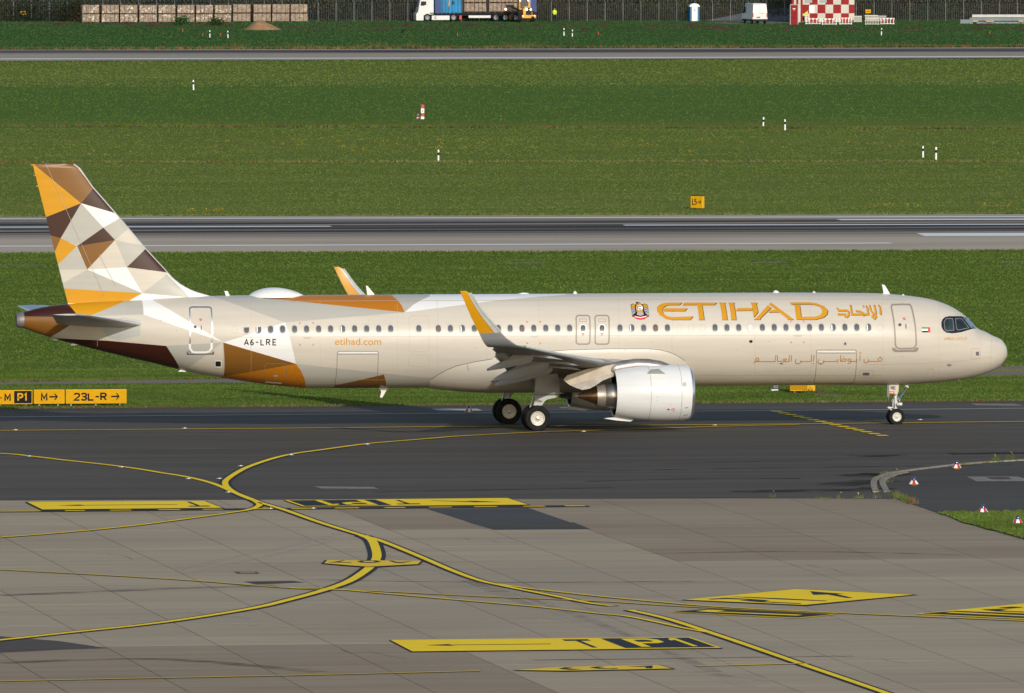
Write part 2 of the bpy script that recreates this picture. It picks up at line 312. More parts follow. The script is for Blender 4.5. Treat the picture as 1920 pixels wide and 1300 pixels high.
# apron slabs
apron = sheet('apron', [[(-150, -400), (120, -400), (120, -44), (-150, -44)]], 'joint', 0.002, kind='structure')
XJ = [-31.7 - 3.77 * k for k in range(-6, 12)]; YJ = [-47.4, -52.4] + [-62.4 - 10 * k for k in range(0, 11)]
XJ = sorted(XJ)
def slabmesh(w, d, mat):
    g = .013; b = .008; h = 0.028
    mb = MB(); mb.loft([[(g, g, 0), (w - g, g, 0), (w - g, d - g, 0), (g, d - g, 0)], [(g, g, h - b), (w - g, g, h - b), (w - g, d - g, h - b), (g, d - g, h - b)],
             [(g + b, g + b, h), (w - g - b, g + b, h), (w - g - b, d - g - b, h), (g + b, d - g - b, h)]])
    o = mb.build('slab', mat, apron); return o
_slab = {}
for i in range(len(XJ) - 1):
    for j in range(len(YJ) - 1):
        y1, y0 = YJ[j], YJ[j + 1]; x0 = XJ[i]
        cx = x0 + 1.9; cy = (y0 + y1) / 2
        brown = (cx > -31.7 and cy > -103 and not (cx > -35 and cy < -93)) or (cx > -38 and cy > -72) or (cx < -46 and cy < -133)
        key = (round(y1 - y0), brown)
        if key not in _slab:
            o = slabmesh(3.77, y1 - y0, 'concb' if brown else 'conc'); _slab[key] = o
        else: o = _slab[key].copy(); COL.objects.link(o)
        o.location = (x0, y0, 0)
# slabs only lie where the ground is level: the two first rows follow the small rise toward the taxiway
for o in apron.children:
    if o.location.y > -53: o.location.z = 0
sheet('outer_slabs', [[(XJ[0] - 60, -400), (XJ[0] - .03, -400), (XJ[0] - .03, -47), (XJ[0] - 60, -47)], [(XJ[-1] + .03, -400), (110, -400), (110, -47), (XJ[-1] + .03, -47)],
      [(XJ[0], -400), (XJ[-1], -400), (XJ[-1], YJ[-1] - .03), (XJ[0], YJ[-1] - .03)]], 'conc', .028, apron)
# taxiway asphalt lapping over the concrete, and the shoulder at the right
AZ = .036
near_edge = [GX(*p) for p in ((-900, 935), (0, 935.5), (300, 936.5), (470, 938.5), (487, 937.6), (812, 935.3), (1140, 933), (1400, 935.5), (1679, 937.3))]
sh_edge = [GX(*p) for p in ((1710, 947), (1758, 963.5), (1800, 966), (2400, 962))]
tp = [(x, G(960, 915).y) for x in (near_edge[0][0],)] + near_edge + sh_edge + [(60, G(960, 880).y)]
sheet('taxiway_edge_asphalt', [[(near_edge[0][0], -42)] + near_edge + sh_edge + [(60, -42)]], 'asph', AZ, tw)
shl = [GX(*p) for p in ((1668.5, 925), (1663, 912), (1668, 902), (1695, 890), (1740, 882), (1800, 876), (1860, 871), (1925, 866.5), (2050, 860))]
sh_poly = shl + [GX(2400, 860), GX(2400, 962), GX(1800, 966.2), GX(1758, 963.8), GX(1712, 948), GX(1682, 937.3)]
sheet('shoulder', [sh_poly], 'asph2', AZ + .006, tw)
wed = [(1758, 963.5)] + [(1758 + i * 9, 963.3 + 1.2 * math.sin(i * 2.1) - .1 * i) for i in range(1, 40)] + [(2120, 1075)] + \
      [(x, y + random.uniform(-1, 1)) for x, y in ((2050, 1054), (1990, 1035), (1950, 1024), (1919, 1013.6), (1905, 1009), (1885, 1003.5), (1868, 999), (1850, 995), (1830, 989), (1806, 983), (1790, 976), (1775, 970), (1762, 965.8))]
WEDGE = [GX(*p) for p in wed]
sheet('grass_corner', [WEDGE], 'grass', AZ + .03, kind='structure')
# concrete inserts and patches
def patch(name, px, mat, dz, par): return sheet(name, [[GX(*p) for p in px]], mat, dz, par)
patch('dark_patch', ((800, 956), (990, 954), (1106.7, 994), (925, 995)), asphalt_mat('patch_asphalt', (0.085, 0.080, 0.078), .3), .034, apron)
patch('dark_patch', ((903, 984), (1076, 981.5), (1106.7, 994), (925, 995)), 'asph2', .038, apron)
patch('dark_patch', ((0, 1195), (110, 1204), (204, 1217.6), (120, 1220), (-60, 1229), (-200, 1232), (-200, 1190)), asphalt_mat('patch_asphalt_two', (0.10, 0.085, 0.075), .3), .034, apron)
patch('dark_patch', ((437, 1074), (481, 1074), (487, 1077.6), (445, 1077.6)), 'asph2', .034, apron)
patch('inner_patch', ((448, 1075), (477, 1075), (480, 1076.6), (452, 1076.6)), 'conc', .038, apron)
patch('dark_patch', ((457, 1092.3), (550, 1091), (571, 1094), (480, 1098)), 'asph2', .034, apron)
patch('light_patch', ((588.3, 914), (700, 915), (710, 918.7), (603, 918)), 'kerb', PV + .004 + AZ - .03, tw)
patch('light_patch', ((808, 768), (896, 768), (905, 771.5), (824, 771.5)), 'wline2', PV + .006, tw)
patch('light_patch', ((1820, 758.3), (1903, 759), (1920, 762.5), (1832, 761.7)), 'kerb', PV + .006, tw)
patch('light_patch', ((1813, 896), (1907, 896), (1940, 904.5), (1831, 905)), 'kerb', AZ + .014, tw)
patch('manhole', ((1848, 897), (1890, 897), (1897, 901.5), (1860, 901.5)), concrete_mat('rust_concrete', (.14, .105, .085), (.1, .08, .07), 0), AZ + .020, tw)
for a, b in (((0, 497.5), (84, 497.5)), ((945, 494), (1028, 493)), ((1388, 493.5), (1475, 492)), ((1872, 492), (1950, 491))):
    patch('drain_cover', ((a[0], a[1] - 1), (b[0], b[1] - 1), (b[0] + 4, b[1] + 1), (a[0] + 4, a[1] + 1)), 'path', .01, GRASS_M if 0 else rw)
patch('bare_patch', ((1523, 739), (1560, 738.6), (1585, 741.5), (1575, 743.8), (1540, 743.5)), 'path', .012, tw)
# pale and dark tyre scuffs on the concrete and the asphalt
def alpha_mat(nm, col, amt):
    mt, t, b = node_mat(nm); n = NOISE(t, (.4, 1, 1), 1.2, 6, .7); t.links.new(RAMP(t, n, .35, .65, 0, amt), b.inputs['Alpha']); b.inputs['Base Color'].default_value = (*col, 1); b.inputs['Roughness'].default_value = .9; b.inputs['Specular IOR Level'].default_value = 0; return mt
M['scp'] = alpha_mat('pale_tyre_scuff', (.55, .48, .38), .5); M['scd'] = alpha_mat('dark_tyre_scuff', (.05, .045, .04), .4); M['oil'] = alpha_mat('damp_stain', (.03, .029, .028), .65)
def scuff(px, w, mt_, par, dz=None):
    wv = catmull([Vector((*GX(*p), 0)) for p in px], 10); L = []; Rr = []
    for i, p in enumerate(wv):
        d = (wv[min(i + 1, len(wv) - 1)] - wv[max(i - 1, 0)]).normalized(); nn = Vector((-d.y, d.x, 0)); L.append((p + nn * w / 2)[:2]); Rr.append((p - nn * w / 2)[:2])
    o = sheet('tyre_scuff', [[L[i], L[i + 1], Rr[i + 1], Rr[i]] for i in range(len(L) - 1)], mt_, dz or .0335, par); return o
for px, w in ((((330, 1070), (430, 1048), (520, 1030), (600, 1012), (640, 1000)), .5), (((350, 1078), (450, 1055), (540, 1036), (620, 1016)), .4), (((860, 1090), (960, 1120), (1080, 1160), (1200, 1210), (1330, 1262)), .9), (((900, 1092), (1010, 1128), (1130, 1172), (1260, 1225), (1400, 1290)), .6),
              (((720, 1040), (800, 1065), (900, 1100), (1000, 1140)), .5), (((0, 1150), (200, 1160), (480, 1175), (800, 1190)), .5), (((1150, 1255), (1300, 1262), (1450, 1280)), .6)): scuff(px, w, 'scp', apron)
for px, w in ((((0, 1118), (150, 1113), (350, 1104), (520, 1100)), .9), (((560, 1088), (760, 1092), (1000, 1094), (1300, 1092)), .5), (((300, 968), (420, 964)), .3), (((1200, 1040), (1500, 1036), (1800, 1042)), .5), (((1000, 1240), (1300, 1236), (1600, 1232)), .5), (((0, 1245), (300, 1238), (600, 1262)), .8)): scuff(px, w, 'scd', apron)
for px, w in ((((1380, 925), (1500, 922), (1620, 920), (1650, 917)), 1.6), (((1560, 912), (1600, 908), (1652, 903)), 2.0), (((1600, 891), (1640, 894), (1668, 889)), 2.2), (((1590, 856), (1640, 857), (1700, 856)), 1.0), (((1780, 853), (1850, 852), (1925, 852)), 1.2), (((1240, 872), (1400, 868), (1560, 866)), .4), (((700, 925), (900, 921), (1150, 917)), .5), (((1100, 905), (1300, 900), (1500, 899)), .4), (((1000, 888), (1400, 880), (1900, 874)), .35)): scuff(px, w, 'oil', tw, AZ + .008)
for px, w in ((((0, 815), (500, 812), (900, 809)), .5), (((1100, 806), (1500, 803), (1920, 800)), .6), (((200, 822), (700, 818)), .4), (((1100, 812), (1600, 809), (1920, 806)), .4)): scuff(px, w, 'scd', tw, PV + .006)
M['tar'] = plain('tar_seal', (0.030, 0.028, 0.026), .8)
for px, w, par, dz in ((((-100, 770.8), (900, 764), (2100, 754)), .07, tw, PV + .008), (((-100, 862), (900, 858), (2100, 850)), .06, tw, PV + .008), (((-100, 900), (900, 896), (1500, 892)), .05, tw, PV + .008)): pline('tar_joint', list(px), w, 'tar', dz, par, n=3)
for k in range(9):
    x, y = ((180, 1040), (350, 1150), (640, 1220), (980, 1160), (1240, 1010), (1480, 1060), (1700, 1180), (860, 1010), (1560, 1230))[k]; pts = [(x, y)]
    for i in range(9): x += random.uniform(6, 22); y += random.uniform(-1.5, 4.5); pts.append((x, y))
    pline('crack', pts, .018, 'tar', .0345, apron, n=2)
# taxiway lines
Y1, Y2 = PV + .012 + .006, PV + .018
TL = AZ + .016
pline('edge_line', [(-200, 785.8), (0, 783.9), (500, 779.4), (1480, 771.4), (1920, 767.2), (2200, 765)], .42, 'wline2', PV + .012, tw, n=3)
pline('centre_line', [(-300, 811.5), (0, 809.4), (500, 805.5), (800, 802.6), (1340, 798.4), (1480, 797.3), (1920, 792.4), (2300, 788)], .34, 'yline', TL, tw, border=.10, n=3)
A_ = [(2000, 791.2), (1700, 794.8), (1500, 798.2), (1340, 802), (1094, 809.7), (1000, 812.6), (860, 820), (800, 824.8), (689, 834), (600, 846), (545, 854), (500, 865.4), (455.7, 882), (429.7, 898), (422, 908), (429.7, 919), (450, 930.5), (484, 943.5), (533, 958.3), (603, 983), (680, 1006.7), (713, 1016), (780, 1043), (846.7, 1071.7), (896.7, 1090), (946.7, 1101.7), (1030, 1118), (1102, 1132.6), (1150, 1139)]
pline('centre_line', A_[2:], .25, 'yline', TL, apron, border=.13, n=6)
pline('centre_line', [(-200, 843), (0, 852.5), (56, 857.5), (120, 865), (226.6, 877), (300, 888.5), (356.8, 898), (403.6, 910.5), (440, 926), (487, 944.5)], .25, 'yline', TL + .002, tw, n=6)
pline('centre_line', [(476, 941), (486, 947), (484, 951.5), (469, 957.5), (443, 962), (365, 973), (250, 988), (135, 999.5), (0, 1010), (-200, 1022)], .25, 'yline', TL, apron, border=.11, n=6)
pline('centre_line', [(680, 1006.7), (696, 1014.5), (704, 1030), (706.5, 1046.7), (698, 1061.7), (680, 1076.7), (653, 1093), (613, 1107.5), (546.7, 1126), (466.6, 1144.5), (302.6, 1170), (120, 1190), (0, 1203), (-200, 1222)], .34, 'yline', TL + .002, apron, border=.16, n=6)
pline('centre_line', [(1181, 1146.7), (1249.5, 1162.5), (1326, 1187), (1399, 1211.6), (1497, 1245.8), (1599.7, 1281), (1700, 1316), (1800, 1352)], .27, 'yline', TL, apron, border=.13, n=6)
pline('thin_line', [(923, 1096.5), (1000, 1107), (1120, 1120.5), (1249.5, 1132.8), (1356, 1141.3), (1569.8, 1152), (1826, 1163), (2000, 1170)], .19, 'yline', TL + .004, apron, border=.05, n=4)
pline('thin_line', [(-200, 1063), (0, 1071), (328, 1089), (547, 1105.7), (700, 1111), (913, 1121.7), (1120, 1130), (1253.7, 1138.4), (1420, 1147), (1570, 1154)], .17, 'yline2', TL + .003, apron, border=.04, n=4)
pline('thin_line', [(540, 1105), (620, 1106.9), (713, 1115), (846.7, 1126.7), (1000, 1140), (1120, 1153), (1185, 1160), (1288, 1181.7), (1330, 1189)], .19, 'yline', TL + .005, apron, border=.04, n=4)
pline('thin_line', [(-200, 1285), (36, 1279.5), (547, 1269.3), (900, 1261)], .18, 'yline2', TL, apron, border=.03, n=3)
pline('thin_line', [(1306, 1252), (1518.5, 1246.6)], .18, 'yline', TL, apron, border=.03, spl=False)
pline('holding_line_base', [(-200, 962.8), (36, 961), (500, 956.6), (1103, 951)], .95, 'kline', TL - .004, apron, n=3)
for a, b in ((-60, -20), (-5, 76), (122, 159), (206, 246), (297, 338), (380, 418), (465, 512), (546, 584), (628, 673), (721, 760), (805, 847), (889, 932), (981, 1022), (1059, 1098)):
    f = lambda x: 961.2 - (x - 36) * (10 / 1061.)
    pline('holding_line_dash', [(a, f(a)), (b, f(b))], .40, 'yline', TL + .006, apron, spl=False)
p0, p1 = Vector((*GX(1456, 773.6), 0)), Vector((*GX(1654, 819), 0))
dm = None
for k in range(15):
    c = p0.lerp(p1, k / 14); w_, d_ = .24, .44
    sheet('hold_point_dash', [[(c.x - w_, c.y - d_), (c.x + w_, c.y - d_), (c.x + w_, c.y + d_), (c.x - w_, c.y + d_)]], 'yline', TL + .004, tw)
# painted letters: strokes given in a unit box (u to the right, v toward the camera) laid over four ground corners
GLY = {'T': [[(0, 0), (1, 0), (1, .18), (.59, .18), (.59, 1), (.41, 1), (.41, .18), (0, .18)]],
       'P': [[(0, 0), (.26, 0), (.26, 1), (0, 1)], [(.26, 0), (.75, 0), (1, .14), (1, .44), (.75, .58), (.26, .58), (.26, .42), (.62, .42), (.74, .36), (.74, .22), (.62, .16), (.26, .16)]], '1': [[(.35, 0), (.62, 0), (.62, 1), (.38, 1), (.38, .2), (.15, .28), (.15, .14)]]}
def box_map(c):
    c = [Vector(GX(*p)) for p in c]
    return lambda u, v: tuple((c[0].lerp(c[1], u)).lerp(c[3].lerp(c[2], u), v))
def glyph(f, name, polys, u0, u1, v0, v1, mat, dz, par, flip=False):
    out = []
    for p in polys:
        q = [((1 - a, 1 - b) if flip else (a, b)) for a, b in p]
        out.append([f(u0 + (u1 - u0) * a, v0 + (v1 - v0) * b) for a, b in q])
    return sheet(name, out, mat, dz, par)
Z1, Z2, Z3, Z4 = TL - .002, TL + .008, TL + .014, TL + .020
ARW = [[(0, .5), (.22, .36), (.18, .47), (1, .47), (1, .53), (.18, .53), (.22, .64)]]
fA = box_map(((50.8, 944.3), (382.8, 942.2), (416.7, 955.2), (79.4, 958.3)))
def rect(f, u0, u1, v0, v1, mat, dz, par=None, name='painted_panel'): return glyph(f, name, [[(0, 0), (1, 0), (1, 1), (0, 1)]], u0, u1, v0, v1, mat, dz, par or apron)
rect(fA, -.012, 1.012, -.02, 1.02, 'kline', Z1); rect(fA, 0, 1, 0, 1, 'yline', Z2)
glyph(fA, 'painted_arrow', ARW, .13, .80, .18, .82, 'kline', Z3, apron); glyph(fA, 'painted_letter', GLY['T'], .84, .955, .12, .82, 'kline', Z3, apron, True)
fB = box_map(((533, 940.7), (951.7, 936.7), (990, 949.3), (568, 952.7)))
rect(fB, -.005, 1.01, -.02, 1.02, 'kline', Z1); rect(fB, 0, 1, 0, 1, 'yline', Z2); rect(fB, .015, .40, .07, .93, 'kline', Z3)
glyph(fB, 'painted_letter', GLY['1'], .08, .20, .12, .88, 'yline', Z4, apron, True); glyph(fB, 'painted_letter', GLY['P'], .21, .345, .12, .88, 'yline', Z4, apron, True)
glyph(fB, 'painted_letter', GLY['T'], .44, .54, .18, .82, 'kline', Z3, apron, True)
glyph(fB, 'painted_arrow', [[(0, .2), (.62, .50), (.55, .32), (1, .62), (.58, .62), (.1, .30)]], .62, .92, .1, .9, 'kline', Z3, apron)
fC = box_map(((732, 1203.5), (1294, 1198), (1353, 1218.4), (773, 1225)))
rect(fC, -.004, 1.004, -.02, 1.02, 'kline', Z1); rect(fC, 0, 1, 0, 1, 'yline', Z2); rect(fC, .695, .988, .06, .93, 'kline', Z3)
glyph(fC, 'painted_arrow', ARW, .08, .49, .2, .8, 'kline', Z3, apron)
glyph(fC, 'painted_letter', GLY['T'], .56, .645, .12, .86, 'kline', Z3, apron)
glyph(fC, 'painted_letter', GLY['P'], .755, .868, .12, .86, 'yline', Z4, apron); glyph(fC, 'painted_letter', GLY['1'], .893, .965, .12, .86, 'yline', Z4, apron)
o5 = lambda x, y: (1240 + x / 3.84, 1095 + y / 3.84)
def fill(name, pts, mat, dz, f=o5): return sheet(name, [[GX(*f(*p)) for p in pts]], mat, dz, apron)
fill('painted_panel', ((135, 126), (965, 45), (1850, 88), (1040, 168)), 'kline', Z1); fill('painted_panel', ((165, 126), (965, 49), (1815, 90), (1030, 164)), 'yline', Z2)
fill('painted_arrow', ((1070, 66), (1220, 78), (1320, 85), (1260, 87), (1380, 114), (1335, 115), (1200, 90), (1095, 92)), 'kline', Z3)
fill('painted_letter', ((490, 103), (880, 118), (1200, 135), (1180, 138), (860, 125), (620, 113)), 'kline', Z3)
fill('painted_letter', ((330, 122), (470, 113), (640, 122), (780, 132), (740, 140), (1010, 153), (1000, 157), (700, 144), (560, 132), (640, 128), (480, 122), (360, 126)), 'kline', Z3)
fill('painted_panel', ((62, 214), (330, 190), (1255, 232), (990, 259)), 'yline', Z1); fill('painted_panel', ((90, 213), (335, 192.5), (1215, 233), (985, 254)), 'kline', Z2)
fill('painted_letter', ((250, 210), (340, 200), (460, 206), (400, 213), (1020, 236), (980, 242), (330, 215)), 'yline', Z3)
o6 = lambda x, y: (1680 + x / 8, 1110 + y / 8)
fill('painted_panel', ((285, 352), (850, 298), (1920, 195), (2600, 130), (3600, 180), (2400, 460), (1920, 430)), 'yline', Z1, o6)
fill('painted_panel', ((400, 348), (900, 310), (1920, 350), (2400, 370), (2400, 440), (1920, 418)), 'kline', Z2, o6)
fill('painted_letter', ((740, 335), (860, 328), (1920, 382), (2300, 400), (1920, 395), (800, 342)), 'yline', Z3, o6)
fill('painted_letter', ((1280, 290), (1540, 284), (1700, 292), (1540, 300), (1660, 316), (1920, 325), (1920, 333), (1500, 315)), 'kline', Z3, o6)
fill('painted_letter', ((1530, 266), (1740, 250), (1920, 256), (1700, 276)), 'kline', Z3, o6)
o7 = lambda x, y: (590 + x / 8.727, 1040 + y / 8.727)
fill('painted_panel', ((108, 172), (165, 116), (1790, 126), (1720, 190), (1100, 226), (860, 232), (560, 212)), 'kline', Z2, o7)
fill('painted_panel', ((158, 172), (205, 120), (1745, 130), (1685, 186), (1100, 216), (870, 228), (570, 206)), 'yline2', Z3, o7)
fill('painted_letter', ((430, 132), (500, 126), (400, 155), (600, 158), (600, 166), (215, 160), (330, 150)), 'kline', Z4, o7)
fill('painted_letter', ((690, 145), (760, 130), (880, 126), (1020, 130), (1080, 146), (1010, 163), (880, 167), (760, 163)), 'kline', Z4, o7)
fill('painted_letter', ((775, 146), (830, 138), (950, 138), (995, 146), (950, 156), (830, 157)), 'yline2', Z4 + .006, o7)
fill('painted_letter', ((1210, 133), (1270, 133), (1340, 152), (1440, 152), (1560, 138), (1600, 136), (1440, 170), (1330, 170)), 'kline', Z4, o7)
o4 = lambda x, y: (940 + x / 4.364, 1180 + y / 4.364)
fill('painted_panel', ((85, 350), (330, 328), (1300, 304), (1430, 338), (520, 358)), 'kline', Z1, o4); fill('painted_panel', ((120, 349), (440, 324), (1290, 308), (1395, 337), (500, 355)), 'yline2', Z2, o4)
fill('painted_letter', ((470, 340), (520, 328), (590, 330), (530, 338), (660, 344), (560, 349)), 'kline', Z3, o4)
fill('painted_letter', ((720, 330), (790, 322), (850, 324), (790, 330), (860, 337), (960, 336), (940, 342), (800, 340)), 'kline', Z3, o4)
fill('painted_letter', ((1030, 322), (1240, 314), (1235, 336), (1180, 335), (1185, 324)), 'kline', Z3, o4)
# kerb stones
kerb = empty('kerb', (0, 0, 0), kind='structure')
km = MB(); km.box(-.46, .46, -.13, .13, 0, .075, .012); k0 = km.build('kerb_stone', 'kerb', kerb)
first = True
for row, pts in enumerate((((1642, 925), (1638, 912), (1641, 901), (1652, 895.5), (1672, 889), (1697, 885.3), (1730, 881), (1784, 874.5), (1850, 869), (1925, 864.6), (1980, 861)),
                           ((1663, 925), (1656, 912), (1655, 903.5), (1664, 897.5), (1680, 892), (1703, 887.6)))):
    w = catmull([Vector((*GX(*p), 0)) for p in pts], 12); acc = 0; L = [0]
    for a, b in zip(w, w[1:]): L.append(L[-1] + (b - a).length)
    s = .5
    while s < L[-1]:
        i = max(k for k in range(len(L)) if L[k] <= s); q = w[i].lerp(w[min(i + 1, len(w) - 1)], (s - L[i]) / max(1e-6, (L[min(i + 1, len(L) - 1)] - L[i]))); d = w[min(i + 1, len(w) - 1)] - w[i] if i + 1 < len(w) else w[i] - w[i - 1]
        o = k0 if first else k0.copy()
        if not first: COL.objects.link(o)
        first = False; o.location = (q.x, q.y, zg(q.y) + .005); o.rotation_euler = (0, 0, math.atan2(d.y, d.x)); s += 1.0
# ------------------------------------------------------------------ the airliner
plane = empty('airliner', label='beige twin-engine passenger jet with a faceted gold and brown tail on the taxiway', category='passenger jet') if 0 else \
    tag(empty('airliner'), 'beige twin-engine passenger jet with a faceted gold and brown tail on the taxiway', 'passenger jet')
plane.rotation_euler = (-TILT, 0, 0)
def pchip(x, y, xi):
    x = np.asarray(x, float); y = np.asarray(y, float); h = np.diff(x); d = np.diff(y) / h; m_ = np.zeros_like(y)
    for i in range(1, len(x) - 1):
        if d[i - 1] * d[i] > 0:
            w1 = 2 * h[i] + h[i - 1]; w2 = h[i] + 2 * h[i - 1]; m_[i] = (w1 + w2) / (w1 / d[i - 1] + w2 / d[i])
    m_[0] = d[0]; m_[-1] = d[-1]
    i = np.clip(np.searchsorted(x, xi) - 1, 0, len(x) - 2); t = (xi - x[i]) / h[i]
    return (1 + 2 * t) * (1 - t) ** 2 * y[i] + t * (1 - t) ** 2 * h[i] * m_[i] + t * t * (3 - 2 * t) * y[i + 1] + t * t * (t - 1) * h[i] * m_[i + 1]
topx = [(1887.8, 655.3), (1883.6, 645.2), (1876.8, 636.7), (1860, 629.0), (1848, 622.6), (1841, 619.6), (1832.9, 616.4), (1823, 606), (1813.4, 595.6), (1805.8, 589.8), (1792.3, 580.2), (1778.7, 572.9), (1765.2, 567.4), (1748.3, 562), (1724.6, 557.6), (1707.7, 555.5), (1690.8, 553.6), (1670, 551.8), (1640, 550.2)]
topt = [(348, 557.0), (300, 559.5), (260.6, 562.5), (179.7, 566.4), (129.4, 570.3), (107.5, 572.5), (85.6, 575.3), (63.8, 580.2), (43, 585.8), (31, 589)]
botx = [(1888.7, 668.9), (1885, 674), (1880, 680.7), (1873.5, 687.5), (1865, 692.6), (1853, 698.5), (1836.2, 704.4), (1816, 709.5), (1799, 712.5), (1775.3, 715.4), (1741.5, 718.5), (1695.8, 721.2), (1657, 722.3), (1600, 722.4)]
bott = [(575, 728), (550, 726.3), (525, 723.8), (500, 720.8), (475, 717.5), (450, 713.8), (413.8, 708), (370, 700.5), (326.3, 690.5), (282.5, 680), (238.8, 670), (195, 659.5), (151.3, 648.3), (107.5, 637), (85.6, 630), (63.8, 622.8), (41.9, 615), (31, 612)]
ZN = 3.149; ZT, ZB = 5.915, 1.795
tt = [(0, ZN)] + [P(*p) for p in topx] + [(-11.5, ZT), (-34.2, ZT)] + [P(*p) for p in topt] + [(-44.51, P(30, 590)[1])]
bb = [(0, ZN)] + [P(*p) for p in botx] + [(-12.5, ZB), (-31.2, ZB)] + [P(*p) for p in bott] + [(-44.51, P(30, 611)[1])]
def prep(a):
    a = sorted(a, key=lambda p: -p[0]); out = [a[0]]
    for p in a[1:]:
        if out[-1][0] - p[0] > .004: out.append(p)
    return [math.sqrt(max(0, -p[0])) for p in out], [p[1] for p in out]
TX, TZ = prep(tt); BX, BZ = prep(bb)
WX = [math.sqrt(v) for v in (0, .1, .3, .7, 1.2, 2, 3, 4, 5, 6.2, 7.5, 29, 31.5, 33.5, 35.5, 37.5, 39.5, 41.5, 43.5, 44.2, 44.52)]
WY = [0, .36, .60, .90, 1.14, 1.42, 1.67, 1.83, 1.92, 1.965, 1.975, 1.975, 1.95, 1.86, 1.68, 1.42, 1.10, .78, .46, .35, .31]
def sect(x):
    s = math.sqrt(max(0.0, min(44.51, -x))); zt = float(pchip(TX, TZ, s)); zb = float(pchip(BX, BZ, s)); w = float(pchip(WX, WY, s))
    return zt, zb, w
_sx = -np.linspace(0, math.sqrt(44.51), 1400) ** 2
_st = np.array([sect(x) for x in _sx]); _k = np.sqrt(-_sx)
def sec(x):
    s = math.sqrt(max(0.0, min(44.51, -x))); return (float(np.interp(s, _k, _st[:, 0])), float(np.interp(s, _k, _st[:, 1])), float(np.interp(s, _k, _st[:, 2])))
def ysurf(x, z):
    zt, zb, w = sec(x); zc, h = (zt + zb) / 2, max(1e-4, (zt - zb) / 2); q = (z - zc) / h
    return -w * math.sqrt(max(0.0, 1 - q * q))
def fnorm(x, y, z):
    def F(x, y, z):
        zt, zb, w = sec(x); zc, h = (zt + zb) / 2, max(1e-4, (zt - zb) / 2); return (y / max(w, 1e-4)) ** 2 + ((z - zc) / h) ** 2
    e = .02; g = Vector((F(x + e, y, z) - F(x - e, y, z), F(x, y + e, z) - F(x, y - e, z), F(x, y, z + e) - F(x, y, z - e))); return g.normalized()
def SU(px, py):                             # pixel -> (X, Z) on the near flank of the fuselage
    y = -1.2
    for _ in range(40):
        x, z = P(px, py, y); y = .5 * y + .5 * ysurf(x, z)
    return (x, z)
# fuselage mesh, livery areas cut into it
def fus_mesh():
    xs = [-(t ** 2) for t in np.linspace(0.02, math.sqrt(7.5), 46)] + list(np.arange(-8.0, -28.9, -.7)) + list(np.arange(-29.35, -44.1, -.35)) + [-44.15]
    NA = 88; bm = bmesh.new(); rings = []
    for x in xs:
        zt, zb, w = sec(x); zc, h = (zt + zb) / 2, (zt - zb) / 2
        rings.append([bm.verts.new((x, -w * math.cos(2 * math.pi * (j + .5) / NA), zc + h * math.sin(2 * math.pi * (j + .5) / NA))) for j in range(NA)])
    for i in range(len(rings) - 1):
        for j in range(NA): bm.faces.new((rings[i][j], rings[i + 1][j], rings[i + 1][(j + 1) % NA], rings[i][(j + 1) % NA]))
    bm.faces.new(rings[0]); bm.faces.new(rings[-1][::-1]); bmesh.ops.recalc_face_normals(bm, faces=bm.faces); return bm
def livery(bm, areas, mats, base=0, ymax=.7):
    """areas: [(material index, XZ polygon)], later ones on top; every outline is cut into the skin"""
    segs = []
    for _, poly in areas:
        for a, b in zip(poly, poly[1:] + poly[:1]):
            k = tuple(sorted(((round(a[0], 5), round(a[1], 5)), (round(b[0], 5), round(b[1], 5)))))
            if k not in segs and k[0] != k[1]: segs.append(k)
    for a, b in segs:
        x0, x1 = min(a[0], b[0]) - .01, max(a[0], b[0]) + .01; z0, z1 = min(a[1], b[1]) - .01, max(a[1], b[1]) + .01
        nx, nz = (b[1] - a[1]), -(b[0] - a[0]); fs = []
        for f in bm.faces:
            vs = [v.co for v in f.verts]
            if min(v.y for v in vs) > ymax: continue
            if max(v.x for v in vs) < x0 or min(v.x for v in vs) > x1 or max(v.z for v in vs) < z0 or min(v.z for v in vs) > z1: continue
            d = [(v.x - a[0]) * nx + (v.z - a[1]) * nz for v in vs]
            if min(d) < -1e-5 and max(d) > 1e-5: fs.append(f)
        if fs:
            ge = set(fs)
            for f in fs: ge.update(f.edges); ge.update(f.verts)
            bmesh.ops.bisect_plane(bm, geom=list(ge), dist=1e-4, plane_co=(a[0], 0, a[1]), plane_no=(nx, 0, nz))
    def inside(p, poly):
        c = False; n = len(poly)
        for i in range(n):
            (xa, za), (xb, zb_) = poly[i], poly[(i + 1) % n]
            if (za > p[1]) != (zb_ > p[1]) and p[0] < (xb - xa) * (p[1] - za) / (zb_ - za) + xa: c = not c
        return c
    for f in bm.faces:
        f.material_index = base; c = f.calc_center_median()
        if c.y > ymax: continue
        for mi, poly in areas:
            if inside((c.x, c.z), poly): f.material_index = mi
z2 = lambda x, y: (400 + x / 4, 480 + y / 4)
zt_ = lambda x, y: (20 + x / 4.5714, 520 + y / 4.5714)
LM = ['beige', 'grey', 'white', 'yellow', 'brown', 'dark', 'ochre', 'lgrey']; LI = {k: i for i, k in enumerate(LM)}
def hi(px, py): x, z = P(px, py); return (x, z + .35)      # a corner beyond the crown line
def lo(px, py): x, z = P(px, py); return (x, z - .35)
